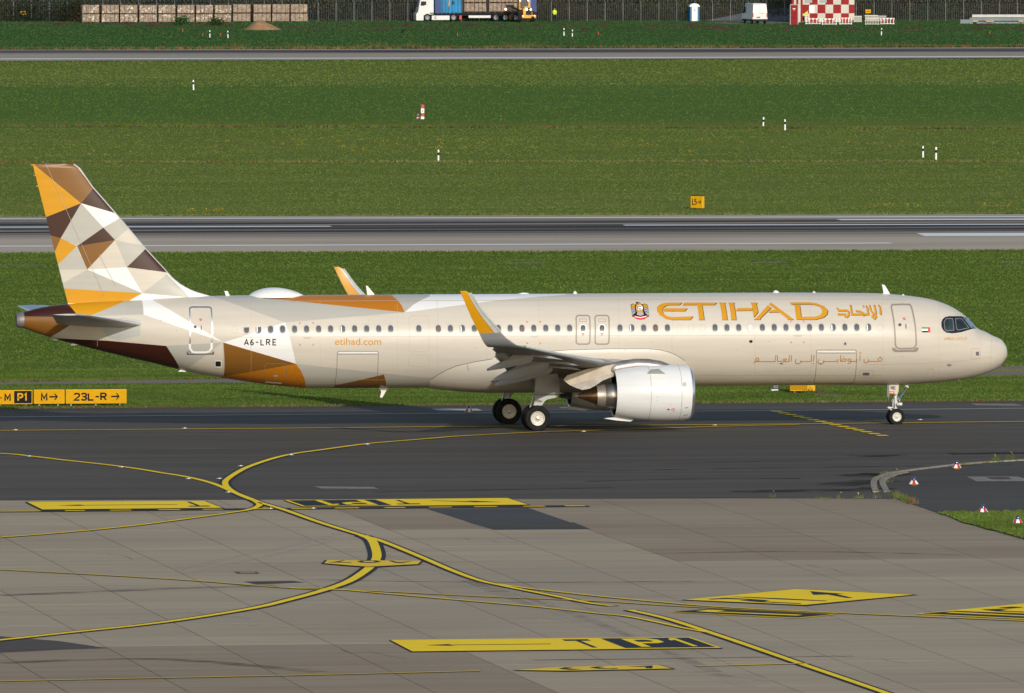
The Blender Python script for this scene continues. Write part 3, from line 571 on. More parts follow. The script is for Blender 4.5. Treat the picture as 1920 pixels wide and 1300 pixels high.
FL = [('grey', [hi(385, 553), SU(403, 557.5), SU(535, 605), SU(759, 586), SU(475, 556.5), hi(475, 553)]),
      ('ochre', [hi(475, 553), SU(475, 556.5), SU(759, 586), SU(754, 574), SU(746, 563), SU(737, 556), hi(733, 552)]),
      ('grey', [hi(733, 552), SU(737, 556), SU(746, 563), SU(754, 574), SU(759, 586), SU(775, 572), SU(790, 563), SU(806, 556), hi(815, 552)]),
      ('white', [hi(815, 552), SU(806, 556), SU(790, 563), SU(775, 572), SU(759, 586), SU(800, 580.5), SU(875, 571), SU(941, 562.5), SU(1010, 556.5), SU(1060, 553.5), hi(1085, 552)]),
      ('white', [SU(535, 605), SU(418.8, 642.5), SU(555, 682.5)]),
      ('brown', [SU(418.8, 642.5), SU(555, 682.5), SU(416, 709), lo(416, 709), lo(418, 709)]),
      ('ochre', [SU(555, 682.5), SU(564, 695), SU(571, 710), SU(573, 722), lo(574, 727), lo(416, 707), SU(416, 706)]),
      ('grey', [SU(555, 682.5), SU(811, 710), SU(840, 723), lo(840, 727), lo(574, 727), SU(573, 722), SU(571, 710), SU(564, 695)]),
      ('brown', [SU(720, 702.5), SU(724, 718), lo(725, 727), lo(620, 727), SU(628, 723)]),
      ('white', [SU(267, 566), hi(262, 562), hi(286, 560), SU(289, 564.5), SU(418.2, 642), SU(269.4, 590)]),
      ('grey', [SU(232, 566), hi(236, 563), hi(262, 562), SU(267, 566), SU(269.4, 590), SU(164.4, 594)]),
      ('yellow', [hi(126, 570), SU(129.4, 572), SU(145.8, 592), SU(164.4, 594), SU(232, 566), hi(236, 563)]),
      ('dark', [hi(126, 570), SU(129.4, 572), SU(145.8, 592), SU(105, 594.6), SU(43, 593.3), (-44.6, P(30, 593)[1]), (-44.6, 6.2)]),
      ('brown', [(-44.6, P(30, 593)[1]), SU(43, 593.3), SU(105, 594.6), SU(130.5, 610.8), SU(96.6, 631), lo(92, 636), (-44.6, 3.9)]),
      ('dark', [SU(104, 634.6), SU(201.6, 639.2), SU(312, 649), SU(335, 686), lo(338, 692), lo(90, 634)]),
      ('grey', [SU(312, 649), SU(417, 642.5), SU(352.5, 690), lo(350, 696), lo(338, 692), SU(335, 686)]),
      ('lgrey', [SU(203, 600), SU(231, 595.5), SU(264, 601), SU(263, 629), SU(223.4, 639), SU(203, 634), SU(190, 618)])]
bm = fus_mesh(); livery(bm, [(LI[k], p) for k, p in FL], LM)
me = bpy.data.meshes.new('fuselage'); bm.to_mesh(me); bm.free()
for k in LM: me.materials.append(M[k])
me.shade_smooth(); me.normals_split_custom_set_from_vertices([fnorm(*v.co) for v in me.vertices])
fus = link('fuselage', me, plane)
mb = MB(); mb.lathe([(.01, .308), (-.15, .295), (-.30, .27), (-.34, .25), (-.33, .22), (.1, .19)], 'X', (-44.15, 0, 0), 28)
zc_ = (sec(-44.15)[0] + sec(-44.15)[1]) / 2
sc_ = (sec(-44.15)[0] - sec(-44.15)[1]) / 2 / .31
for i, v in enumerate(mb.v): mb.v[i] = (v[0], v[1] * 1.1, zc_ + v[2] * sc_)
apu = mb.build('exhaust_cone', 'apum', plane, True)
MB().lathe([(0, .17), (.03, .001)], 'X', (-44.40, 0, zc_), 20).build('exhaust_opening', 'titan', apu, True)
# decals that hug the skin
def hug(name, polys, mat, off=.004, parent=None, step=.09):
    bm = bmesh.new()
    for p in polys:
        try: bm.faces.new([bm.verts.new((x, 0, z)) for x, z in p])
        except ValueError: pass
    bm.normal_update(); bmesh.ops.triangulate(bm, faces=bm.faces)
    zs = [v.co.z for v in bm.verts]; xs = [v.co.x for v in bm.verts]
    for k in np.arange(math.floor(min(zs) / step) * step + step, max(zs), step):
        bmesh.ops.bisect_plane(bm, geom=bm.verts[:] + bm.edges[:] + bm.faces[:], plane_co=(0, 0, k), plane_no=(0, 0, 1), dist=1e-4)
    if max(xs) > -7 or min(xs) < -30:
        for k in np.arange(math.floor(min(xs) / .15) * .15 + .15, max(xs), .15):
            bmesh.ops.bisect_plane(bm, geom=bm.verts[:] + bm.edges[:] + bm.faces[:], plane_co=(k, 0, 0), plane_no=(1, 0, 0), dist=1e-4)
    for v in bm.verts:
        y = ysurf(v.co.x, v.co.z); n = fnorm(v.co.x, y, v.co.z); v.co = Vector((v.co.x, y, v.co.z)) + n * off
    for f in bm.faces:
        f.smooth = True
        if f.normal.y > 0: f.normal_flip()
    bm.normal_update()
    for f in bm.faces:
        if f.normal.y > 0: f.normal_flip()
    me = bpy.data.meshes.new(name); bm.to_mesh(me); bm.free(); me.materials.append(M[mat])
    return link(name, me, parent or fus)
def stroke_polys(pts, w, closed=False):
    p = [Vector(q) for q in pts]; out = []; n = len(p)
    if closed: p = p + [p[0], p[1]]
    L = []; R = []
    for i in range(len(p)):
        a = p[max(i - 1, 0)]; c = p[min(i + 1, len(p) - 1)]; d1 = (p[i] - a); d2 = (c - p[i])
        d1 = d1.normalized() if d1.length > 1e-6 else d2.normalized(); d2 = d2.normalized() if d2.length > 1e-6 else d1
        t = (d1 + d2); t = t.normalized() if t.length > 1e-4 else d1; nn = Vector((-t.y, t.x)); k = 1 / max(.5, nn.dot(Vector((-d1.y, d1.x))))
        L.append(p[i] + nn * w / 2 * k); R.append(p[i] - nn * w / 2 * k)
    r = range(1, len(p) - 1) if closed else range(len(p) - 1)
    for i in r:
        q = [tuple(L[i]), tuple(L[i + 1]), tuple(R[i + 1]), tuple(R[i])]; out.append(q)
    return out
def dens(p, closed=False, step=.25):
    out = []
    q = p + [p[0]] if closed else p
    for a, b in zip(q, q[1:]):
        k = max(1, int(math.hypot(a[0] - b[0], a[1] - b[1]) / step))
        out += [(a[0] + (b[0] - a[0]) * i / k, a[1] + (b[1] - a[1]) * i / k) for i in range(k)]
    return out if closed else out + [q[-1]]
def hstroke(name, pxs, w, mat, off=.005, closed=False, parent=None, f=None):
    pts = [SU(*(f(*p) if f else p)) for p in pxs]
    return hug(name, stroke_polys(dens(pts, closed), w, closed), mat, off, parent)
def hpoly(name, polys, mat, off=.004, parent=None, f=None):
    return hug(name, [[SU(*(f(*p) if f else p)) for p in q] for q in polys], mat, off, parent)
def rrect(x0, y0, x1, y1, r, slx=0.0, n=5):
    out = []
    for cx, cy, a0 in ((x1 - r, y0 + r, -90), (x1 - r, y1 - r, 0), (x0 + r, y1 - r, 90), (x0 + r, y0 + r, 180)):
        for i in range(n):
            a = rad(a0 + 90 * i / (n - 1)); x, y = cx + r * math.cos(a), cy + r * math.sin(a); out.append((x + slx * (y - y0) / (y1 - y0), y))
    return out
def text_polys(body, x0, y0, x1, y1, bold=.0):
    cu = bpy.data.curves.new('t', 'FONT'); cu.body = body; cu.resolution_u = 3; cu.offset = bold
    o = bpy.data.objects.new('t', cu); COL.objects.link(o); bpy.context.view_layer.update()
    me = bpy.data.meshes.new_from_object(o); vs = [v.co.copy() for v in me.vertices]
    bx = [min(v.x for v in vs), max(v.x for v in vs), min(v.y for v in vs), max(v.y for v in vs)]
    q = [[(x0 + (vs[i].x - bx[0]) / (bx[1] - bx[0]) * (x1 - x0), y1 - (vs[i].y - bx[2]) / (bx[3] - bx[2]) * (y1 - y0)) for i in p.vertices] for p in me.polygons]
    bpy.data.objects.remove(o); bpy.data.curves.remove(cu); bpy.data.meshes.remove(me); return q
SF = {'2': [[(0, .2), (.12, .05), (.5, 0), (.88, .06), (1, .25), (.88, .46), (0, 1), (1, 1)]], '3': [[(0, .14), (.25, .01), (.75, .01), (1, .2), (.85, .42), (.4, .48), (.85, .54), (1, .78), (.75, .98), (.25, .99), (0, .86)]],
      'L': [[(0, 0), (0, 1), (1, 1)]], '-': [[(0, .5), (1, .5)]], 'R': [[(0, 1), (0, 0), (.65, 0), (.95, .12), (.95, .38), (.65, .5), (0, .5)], [(.45, .5), (1, 1)]], 'M': [[(0, 1), (0, 0), (.5, .7), (1, 0), (1, 1)]],
      'P': [[(0, 1), (0, 0), (.65, 0), (.95, .12), (.95, .40), (.65, .54), (0, .54)]], '1': [[(.1, .2), (.6, 0), (.6, 1)]], 'A': [[(0, 1), (.5, 0), (1, 1)], [(.18, .68), (.82, .68)]], 'E': [[(1, 0), (0, 0), (0, 1), (1, 1)], [(0, .5), (.85, .5)]],
      '6': [[(.9, .04), (.4, .12), (.06, .5), (.06, .85), (.4, 1), (.8, .95), (.96, .72), (.75, .5), (.3, .48), (.06, .62)]], '5': [[(.95, 0), (.1, 0), (.05, .45), (.5, .38), (.95, .55), (.92, .85), (.5, 1), (0, .9)]]}
def stroke_text(body, x0, y0, x1, y1, w, widths=None, gap=.38):
    cw = [(widths or {}).get(c, .45 if c in '-1' else 1.0) for c in body]; tot = sum(cw) + gap * (len(body) - 1); u = (x1 - x0 - w) / tot; x = x0 + w / 2; out = []
    for c, k in zip(body, cw):
        for st in SF[c]: out += stroke_polys([(x + a * u * k, y0 + w / 2 + b * (y1 - y0 - w)) for a, b in st], w)
        x += (k + gap) * u
    return out
for ch_, a_, b_ in (('A', 457.6, 467), ('6', 469, 476.5), ('-', 479.3, 485.5), ('L', 488.5, 496), ('R', 499, 507.5), ('E', 511, 519)): hpoly('registration_letter', stroke_text(ch_, a_, 635.8, b_, 648.2, 2.0, {'-': 1}), 'ink')
hpoly('web_address', text_polys('etihad.com', 628.2, 634.2, 715, 647.3, .004), 'gold')
SF.update({'I': [[(.5, 0), (.5, 1)]], 'B': [[(0, .5), (.8, .5), (.95, .25), (.8, 0), (0, 0), (0, 1), (.85, 1), (1, .75), (.8, .5)]], 'U': [[(0, 0), (0, .8), (.25, 1), (.75, 1), (1, .8), (1, 0)]], 'S': [[(1, .1), (.7, 0), (.2, 0), (0, .22), (.2, .45), (.8, .55), (1, .78), (.8, 1), (.2, 1), (0, .88)]]})
hpoly('type_name', stroke_text('AIRBUS', 1770.5, 632.8, 1790, 638, .75, {'I': .3}), 'gold'); hpoly('type_name', stroke_text('A321LR', 1792, 632.8, 1813, 638, .75), 'gold')
e8 = lambda x, y: (1180 + x / 8, 550 + y / 8); h6 = lambda x, y: (1400 + x / 6.857, 550 + y / 6.857)
BIG = [(e8, [(795, 143), (752, 181), (600, 181), (545, 195), (508, 222), (498, 262), (512, 305), (555, 340), (640, 360), (945, 348), (960, 345), (915, 402), (640, 402), (540, 382), (460, 330), (420, 270), (416, 220), (440, 182), (500, 156), (580, 143)]),
       (e8, [(530, 228), (873, 228), (832, 273), (512, 270)]),
       (e8, [(825, 143), (1318, 143), (1278, 180), (1092, 178), (1125, 392), (1138, 402), (1035, 402), (1050, 392), (1020, 178), (800, 182)]),
       (e8, [(1345, 140), (1445, 145), (1436, 165), (1472, 392), (1485, 402), (1385, 402), (1397, 390), (1363, 165)]),
       (e8, [(1483, 143), (1582, 143), (1571, 165), (1605, 392), (1618, 402), (1520, 402), (1532, 390), (1500, 165)]),
       (e8, [(1630, 226), (1845, 223), (1853, 262), (1597, 268)]),
       (h6, [(52, 121), (137, 123), (128, 145), (151, 245), (92, 314), (68, 150)]),
       (h6, [(275, 155), (320, 185), (178, 325), (182, 342), (90, 342), (112, 330)]),
       (h6, [(315, 122), (612, 342), (520, 342), (532, 335), (290, 145)]),
       (h6, [(310, 216), (400, 213), (440, 245), (283, 250)]),
       (h6, [(558, 120), (800, 118), (900, 130), (990, 165), (1045, 220), (1040, 270), (990, 315), (890, 342), (640, 342), (648, 304), (880, 302), (940, 285), (975, 250), (970, 210), (930, 170), (860, 149), (780, 146), (580, 150)]),
       (h6, [(618, 158), (685, 158), (703, 300), (712, 322), (640, 335), (635, 300)])]
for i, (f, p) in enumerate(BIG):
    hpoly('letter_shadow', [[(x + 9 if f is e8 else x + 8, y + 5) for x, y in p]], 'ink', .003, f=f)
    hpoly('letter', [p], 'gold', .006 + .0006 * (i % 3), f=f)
for p in ([(1165, 190), (1185, 222), (1298, 222), (1312, 240), (1312, 285), (1295, 303), (1270, 298), (1265, 272), (1172, 270)], [(1335, 150), (1355, 272), (1565, 272), (1552, 185)], [(1405, 228), (1460, 235), (1500, 255), (1512, 295)],
          [(1495, 172), (1510, 166)], [(1530, 172), (1548, 166)], [(1580, 155), (1600, 225), (1655, 292), (1662, 245), (1640, 150)], [(1612, 298), (1645, 272), (1668, 302), (1645, 328), (1612, 298)], [(1693, 152), (1714, 175), (1724, 278)]):
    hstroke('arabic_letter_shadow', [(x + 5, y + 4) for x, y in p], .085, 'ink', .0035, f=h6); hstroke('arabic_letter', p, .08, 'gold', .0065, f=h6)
for p in ([(97, 905), (105, 878), (130, 880), (160, 860), (150, 835), (125, 835), (120, 860), (135, 880), (365, 880), (378, 795)], [(398, 795), (398, 875), (480, 882), (515, 850), (480, 845), (475, 860), (500, 882), (543, 880), (552, 795)], [(580, 795), (572, 880)],
          [(640, 850), (625, 880), (640, 903), (680, 905), (708, 885), (690, 868), (725, 880), (830, 878), (838, 795)], [(868, 795), (858, 880)], [(848, 905), (868, 908)],
          [(935, 850), (914, 885), (928, 905), (975, 903), (998, 885), (980, 868), (1010, 880), (1170, 878), (1175, 850)], [(1170, 893), (1175, 898)], [(940, 915), (965, 916)], [(1212, 795), (1208, 875), (1270, 875), (1280, 850), (1250, 840), (1220, 870)], [(1248, 810), (1253, 815)],
          [(1340, 878), (1310, 875), (1300, 858), (1318, 842), (1340, 852), (1342, 885), (1322, 903), (1298, 905)], [(1345, 878), (1415, 878), (1420, 850)], [(1418, 892), (1422, 897)], [(1462, 795), (1455, 875)], [(1453, 778), (1460, 765), (1475, 770)],
          [(1515, 850), (1508, 880), (1530, 897), (1560, 885), (1568, 850)], [(1543, 825), (1548, 828)], [(1568, 878), (1690, 875), (1700, 835), (1722, 822), (1742, 845), (1730, 875), (1695, 872)]):
    hstroke('arabic_slogan', p, .036, 'bronze', .005, f=h6)
# crest
c21 = lambda x, y: (1180 + x / 21.67, 550 + y / 21.67)
hpoly('crest', [[(60, 500), (70, 470), (140, 425), (230, 455), (320, 455), (260, 400), (300, 360), (400, 360), (500, 455), (640, 425), (740, 470), (780, 620), (815, 950), (750, 960), (620, 1060), (460, 1080), (300, 1050), (190, 970), (125, 950)]], 'ink', .003, f=c21)
hpoly('crest_wing', [[(85, 500), (140, 445), (240, 470), (245, 560), (95, 625)], [(550, 470), (640, 445), (725, 490), (765, 620), (600, 560)], [(300, 470), (390, 375), (500, 470), (560, 600), (560, 760), (300, 760), (280, 600)]], 'gold', .005, f=c21)
hpoly('crest_feather', [[(95, 640), (240, 580), (240, 630), (105, 690)], [(110, 710), (245, 650), (245, 700), (118, 775)], [(120, 800), (250, 720), (250, 790), (160, 870), (140, 930)], [(600, 580), (770, 640), (780, 690), (610, 640)], [(605, 660), (785, 710), (790, 770), (620, 720)], [(620, 740), (795, 800), (800, 930), (700, 850)], [(340, 760), (560, 760), (600, 880), (460, 925), (310, 880)]], 'sil', .005, f=c21)
hpoly('crest_disc', [[(430 + 135 * math.cos(a), 595 + 105 * math.sin(a)) for a in np.linspace(0, 6.28, 20)[:-1]]], 'wht', .007, f=c21)
hpoly('crest_flag', [[(370, 515), (500, 530), (500, 560), (370, 555)]], 'green', .009, f=c21); hpoly('crest_flag', [[(315, 560), (365, 525), (365, 660), (330, 640)]], 'red', .009, f=c21); hpoly('crest_flag', [[(375, 630), (500, 630), (470, 665), (400, 668)]], 'ink', .009, f=c21)
hpoly('crest_scroll', [[(185, 900), (310, 935), (460, 950), (620, 935), (745, 885), (755, 980), (620, 1045), (460, 1065), (300, 1040), (190, 975)]], 'red', .007, f=c21)
hpoly('crest_scroll_text', [[(230, 940), (460, 985), (700, 925), (700, 960), (460, 1020), (240, 975)]], 'wht', .009, f=c21)
n5 = lambda x, y: (1640 + x / 5.911, 520 + y / 5.911)
hpoly('flag', [[(525, 555), (590, 555), (590, 573), (526, 573)]], 'green', .005, f=n5); hpoly('flag', [[(526, 573), (592, 573), (592, 596), (527, 596)]], 'wht', .005, f=n5)
hpoly('flag', [[(527, 596), (592, 596), (592, 613), (528, 613)]], 'ink', .005, f=n5); hpoly('flag', [[(590, 555), (614, 555), (622, 613), (592, 613)]], 'red', .006, f=n5)
# cockpit glazing
hpoly('cockpit_surround', [[(740, 530), (742, 495), (756, 465), (785, 442), (830, 433), (960, 433), (1022, 446), (1136, 570), (1090, 573), (1060, 580), (960, 611), (870, 624), (800, 617), (763, 592), (745, 560)]], 'mask', .006, f=n5)
for nm, p, g in (('cockpit_window', [(795, 460), (865, 460), (880, 588), (797, 596), (780, 578), (770, 497)], 'cock'), ('cockpit_window', [(895, 460), (966, 463), (1046, 563), (925, 588), (907, 573)], 'cock'), ('windscreen', [(978, 444), (1022, 450), (1128, 568), (1072, 568)], 'cock2')):
    w_ = hpoly(nm, [p], g, .010, f=n5)
    if g == 'cock': hstroke('window_rim', p, .022, 'wgrey', .012, True, w_, f=n5)
# doors
def ring(name, pxs, w, mat, off=.008, par=None): return hstroke(name, pxs, w, mat, off, True, par)
def door(pts, w=.075, mat='seal', sill=None):
    d = ring('door', pts, w, mat)
    return d
d1 = door(rrect(355.8, 576.2, 396.7, 661, 5), .06, 'alu'); hpoly('door_sill', [[(350.8, 658.5), (355, 663), (397, 662.5), (401.7, 658), (401.5, 664.5), (351, 665)]], 'dgrey', .02, d1)
hstroke('door_lower_rim', [(356, 645), (356.5, 654), (361, 660), (367, 661), (386, 661), (393, 659), (397, 653), (397, 643)], .10, 'wht', .012, False, d1)
d4 = door([(1673, 572), (1691, 571.2), (1706, 571.4), (1709, 575), (1716.5, 612), (1718.3, 646), (1715, 652), (1709, 653.5), (1686, 654), (1680.5, 651), (1679, 645), (1677, 608), (1671.5, 576)], .07, 'seal')
hpoly('door_sill', [[(1673.5, 652), (1677, 652.5), (1683, 656.3), (1712, 655.6), (1718, 651.8), (1722.4, 652), (1722, 656), (1718, 659.3), (1678, 659.8), (1673.5, 655)]], 'seal', .03, d4)
for x, y, r in ((1687.7, 609.4, 3.0), (366.3, 613.2, 2.8)):
    hpoly('door_window', [[(x + r * math.cos(a), y + r * math.sin(a)) for a in np.linspace(0, 6.28, 13)[:-1]]], 'glass', .01, d4 if x > 999 else d1)
hpoly('door_handle', [[(1698, 608), (1699.6, 608), (1699.9, 616.5), (1698.4, 616.5)]], 'ink', .01, d4); hpoly('door_handle', [[(377, 610.8), (378.3, 610.8), (378.3, 619), (377, 619)]], 'ink', .01, d1)
hpoly('exit_label', [[(1692.8, 596), (1698, 596), (1698, 597.8), (1692.8, 597.8)], [(1694, 598.7), (1698, 598.7), (1698, 600.2), (1694, 600.2)]], 'red', .009, d4)
hpoly('exit_label', [[(373.8, 598), (379, 598), (379, 599.8), (373.8, 599.8)], [(375, 600.6), (378.5, 600.6), (378.5, 602), (375, 602)]], 'red', .009, d1)
for x0, x1 in ((1080.6, 1106.2), (1116, 1142)):
    d = door(rrect(x0, 592, x1, 645.6, 5), .06, 'seal'); cx = (x0 + x1) / 2
    w_ = hpoly('door_window', [rrect(cx - 4.5, 610, cx + 4.5, 622, 4)], 'glass', .012, d); ring('window_rim', rrect(cx - 5.6, 609, cx + 5.6, 623, 5), .035, 'wht', .014, w_)
    hpoly('exit_label', [[(cx - 2.6, 624.6), (cx + 2.6, 624.6), (cx + 2.6, 626.4), (cx - 2.6, 626.4)], [(cx - 1.8, 627.4), (cx + 1.8, 627.4), (cx + 1.8, 629), (cx - 1.8, 629)]], 'red', .01, d)
    ring('door_placard', [(cx - 6.5, 598.5), (cx + 6.5, 598.5), (cx + 6.5, 603.5), (cx - 6.5, 603.5)], .018, 'seal', .009, d)
for pts, w_, k in ((rrect(767, 592.8, 804, 660, 5), .016, 'faint'), (rrect(766, 666, 804.5, 687.5, 5), .014, 'faint'),
                (rrect(632.8, 659, 709.7, 722, 3, -5), .024, 'line'), (rrect(1531, 656.5, 1606, 719, 3, -5), .024, 'line'), (rrect(497, 682, 538, 722, 4, -3), .018, 'line'), (rrect(1780, 1, 1781, 2, .1), 0, 'line')):
    if w_: hstroke('hatch_outline', pts, w_, k, .003, True)
for x0, x1, y in ((634, 708, 660), (1533, 1604, 658)): hpoly('hinge_fairing', [rrect(x0, y, x1, y + 3.2, 1.2)], 'white', .02); hstroke('hinge_line', [(x0, y + 4), (x1, y + 4)], .03, 'line', .008)
# long skin seams
for pts in ([(418.9, 642.5), (419.4, 660), (418, 690), (416, 706)], [(430, 565.5), (900, 563.5), (1400, 561.5), (1640, 561)], [(1700, 563), (1640, 561)], [(440, 632.5), (1000, 630.5), (1618, 628)], [(1617, 684.5), (1700, 682.5), (1780, 679.8), (1857, 670)],
            [(1859, 632), (1858, 660), (1857, 690)], [(183, 640), (183, 645), (182, 650)], [(640, 712), (780, 713)], [(1000, 706), (1290, 704), (1655, 704)], [(1735, 710), (1738, 697), (1742, 693), (1752, 694), (1750, 708)]):
    hstroke('skin_seam', pts, .016, 'faint', .002)
for x in (470, 600, 745, 820, 912, 1010, 1160, 1260, 1415, 1520, 1655, 1760): hstroke('skin_seam', [(x, 700), (x, 640), (x, 580), (x, 562)], .009, 'faint', .002)
for x, y in ((1440, 640), (1290, 690), (1350, 700), (600, 700), (760, 695), (1480, 712), (1220, 640), (890, 652), (690, 600), (1690, 668), (1745, 690), (330, 620), (300, 600), (1590, 690), (1380, 655)): hpoly('service_marking', [rrect(x, y, x + 3, y + 1.6, .5)], 'faint', .004)
# rescue cut-in marks
for x0, x1, y0, y1 in ((561.5, 588.5, 605, 648), (987.5, 1014.5, 602.8, 645.2), (1482.5, 1508.7, 601.8, 643.5)):
    L_ = 3.2; T_ = 1.1; ps = []
    for sx, x in ((1, x0), (-1, x1)):
        for sy, y in ((1, y0), (-1, y1)):
            ps += [[(x, y), (x + sx * L_, y), (x + sx * L_, y + sy * T_), (x, y + sy * T_)], [(x, y), (x + sx * T_, y), (x + sx * T_, y + sy * L_), (x, y + sy * L_)]]
    for k, p in enumerate(ps): hpoly('rescue_mark', [p], 'red', .004 + .001 * (k % 2))
    xm = (x0 + x1) / 2 + .5; hpoly('rescue_text', [[(xm - 8, y0 + 27.5), (xm + 8, y0 + 27.5), (xm + 8, y0 + 28.2), (xm - 8, y0 + 28.2)], [(xm - 5, y0 + 29.6), (xm + 7, y0 + 29.6), (xm + 7, y0 + 30.2), (xm - 5, y0 + 30.2)]], 'seal', .004)
hpoly('service_port', [[(1830, 660), (1836, 659.5), (1836, 667), (1830, 667)]], 'dgrey', .006); hstroke('port_marking', rrect(1821, 654, 1838, 672.5, 3), .014, 'pinkm', .005, True)
hpoly('static_port', [rrect(1617.5, 698.8, 1630.5, 704.2, 2.5)], 'dgrey', .006); hstroke('port_marking', rrect(1611.5, 695.5, 1637.5, 707.5, 2.5), .014, 'pinkm', .005, True)
hpoly('sensor', [rrect(1405, 638, 1411.5, 643, 2.3)], 'ink', .012); hpoly('sensor_plate', [[(1584.8 + 4.3 * math.cos(a), 644.5 + 4.3 * math.sin(a)) for a in np.linspace(0, 6.28, 13)[:-1]]], 'lgrey', .006)
hpoly('sensor', [rrect(1583.6, 642.6, 1586.4, 647, 1.2)], 'ink', .012); hpoly('sensor', [rrect(1776, 682.5, 1784, 687, 1.5)], 'seal', .012)
hpoly('drain_port', [[(1462, 681), (1468, 681.5), (1468, 683), (1464, 683.3)]], 'ink', .006)
hpoly('vent_opening', [rrect(404, 677.5, 414.5, 687, 1)], 'ink', .006); hstroke('vent_rim', rrect(403.5, 677, 415, 689, 1), .03, 'wht', .01, True)
for p in (((513, 703.5), (521, 703.5), (520.5, 706.5), (513, 706.5)), ((1514, 715), (1520.5, 715), (1519, 718), (1512.5, 718))): hpoly('service_panel', [list(p)], 'sil', .008)
hstroke('door_rim', [(497, 716), (528, 718.5)], .06, 'wht', .012)
# cabin windows: one shape of frame and one of pane, shared
zw = lambda x: 618.0 + (614.2 - 618.0) * (x - 462.5) / (1629 - 462.5)
def oval(w, h, n=20):
    out = []
    for i in range(n):
        a = 2 * math.pi * i / n; c, s = math.cos(a), math.sin(a); out.append((w / 2 * math.copysign(abs(c) ** .75, c), h / 2 * math.copysign(abs(s) ** .75, s)))
    return out
def wmesh(kind):
    x0, z0 = 0, 4.47; mb = MB(); oo = oval(.295, .405); ii = oval(.225, .325); i2 = oval(.20, .30); n = 20
    Y = lambda z: ysurf(-15, z0 + z) - ysurf(-15, z0)
    if kind == 'frame':
        mb.loft([[(x, Y(z) + .002, z) for x, z in oo], [(x, Y(z) - .006, z) for x, z in oo], [(x, Y(z) - .006, z) for x, z in ii], [(x, Y(z) + .002, z) for x, z in ii]], False)
        return mb.build('window', 'lgrey', plane, True)
    def strips(sx, z_lo, z_hi, off, cx=0.0, wmul=1.0):
        zz = np.linspace(z_lo, z_hi, 9); hw = [wmul * .1125 * max(.02, 1 - abs(z / .1625) ** 2.67) ** .375 for z in zz]; vs = []
        for z, h_ in zip(zz, hw): vs += [(cx - h_, Y(z) - off, z), (cx + h_, Y(z) - off, z)]
        mb.add(vs, [(2 * i, 2 * i + 1, 2 * i + 3, 2 * i + 2) for i in range(8)])
    strips(1, -.162, .162, .004); mb.k = 1
    if kind == 'shade': strips(1, 0, .162, .0055)
    if kind == 'person': strips(1, -.13, .07, .0055, .01, .6)
    if kind == 'edge': strips(1, -.12, .12, .0055, -.06, .22)
    return mb.build('pane', ['glass', {'shade': 'shade', 'person': 'seat', 'edge': 'wht', 'plain': 'glass'}[kind]], plane)
wf = wmesh('frame'); panes = {k: wmesh(k) for k in ('plain', 'shade', 'person', 'edge')}
wl = [462.5 + 22.53 * i for i in range(13)] + [785.5, 822.3, 844.8, 867.3, 889.6, 912.2, 934.7, 956.8, 979, 1001.2, 1023.6, 1046, 1068.4, 1162.8, 1185, 1207.2, 1229.4, 1251.8, 1341, 1363.3, 1385.4, 1407.3, 1429.8, 1452, 1474, 1496, 1518.3, 1540.4, 1562.6, 1584.6, 1606.8, 1629]
firstw = True; used = set()
for i, px in enumerate(wl):
    x, z = SU(px, zw(px)); y = ysurf(x, z)
    kind = 'person' if i in (14, 29, 21) else ('edge' if i in (1, 8, 16, 27, 41, 44) else 'plain')
    if abs(px - 1407.3) < 1: kind = 'full'
    f = wf if firstw else wf.copy()
    if not firstw: COL.objects.link(f)
    firstw = False; f.location = (x, y - .001, z); f.rotation_euler = (0, 0, math.atan2(ysurf(x + .12, z) - ysurf(x - .12, z), .24))
    src = panes['shade' if kind == 'full' else kind]; p = src if (src not in used) else src.copy()
    if src in used: COL.objects.link(p)
    used.add(src); p.parent = f; p.location = (0, 0, 0)
    if kind == 'full': f['label'] = 'window with its white shade pulled down'; p.data = src.data.copy(); p.data.materials[0] = M['shade']; p.data.materials[1] = M['shade']
for px in (440, 1274, 1296.2, 1318.4, 1650.5): hstroke('blanked_window', rrect(px - 4.6, zw(px) - 7, px + 4.6, zw(px) + 7, 4.2), .014, 'faint', .003, True)
# ---- fin, with its livery facets
def loft_wing(name, secs, mat, parent, n=14, thin=.11, smooth=True, camber=0.0):
    """secs: (LE vector, TE vector, thickness direction, thickness ratio)"""
    up = [(0.5 * (1 - math.cos(math.pi * i / n))) for i in range(n + 1)]; rings = []
    for le, te, td, tc in secs:
        le, te, td = Vector(le), Vector(te), Vector(td).normalized(); c = (te - le).length; r = []
        yt = lambda s: 5 * tc * c * (0.2969 * math.sqrt(s) - .126 * s - .3516 * s * s + .2843 * s ** 3 - .1036 * s ** 4)
        for s in up: r.append(le.lerp(te, s) + td * (yt(s) + camber * c * 4 * s * (1 - s)))
        for s in up[-2:0:-1]: r.append(le.lerp(te, s) - td * (yt(s) * .8 - camber * c * 4 * s * (1 - s)))
        rings.append(r)
    mb = MB(); mb.loft(rings, True)
    return mb.build(name, mat, parent, smooth) if name else mb
f4 = lambda x, y: P(40 + x / 4.816, 290 + y / 4.816)
LE_ = [(485, 88), (540, 130), (650, 290), (850, 520), (1130, 850), (1300, 1035), (1370, 1115), (1450, 1180), (1550, 1230), (1650, 1262), (1740, 1282)]
LEp = [f4(*p) for p in LE_]; zle = [p[1] for p in LEp][::-1]; xle = [p[0] for p in LEp][::-1]
te_top, te_bot = f4(102, 76), P(127.2, 568)
zs = sorted(set(list(np.linspace(5.35, 6.3, 9)) + list(np.linspace(6.3, 11.55, 34)) + [11.62, 11.68, 11.735]))
secs = []
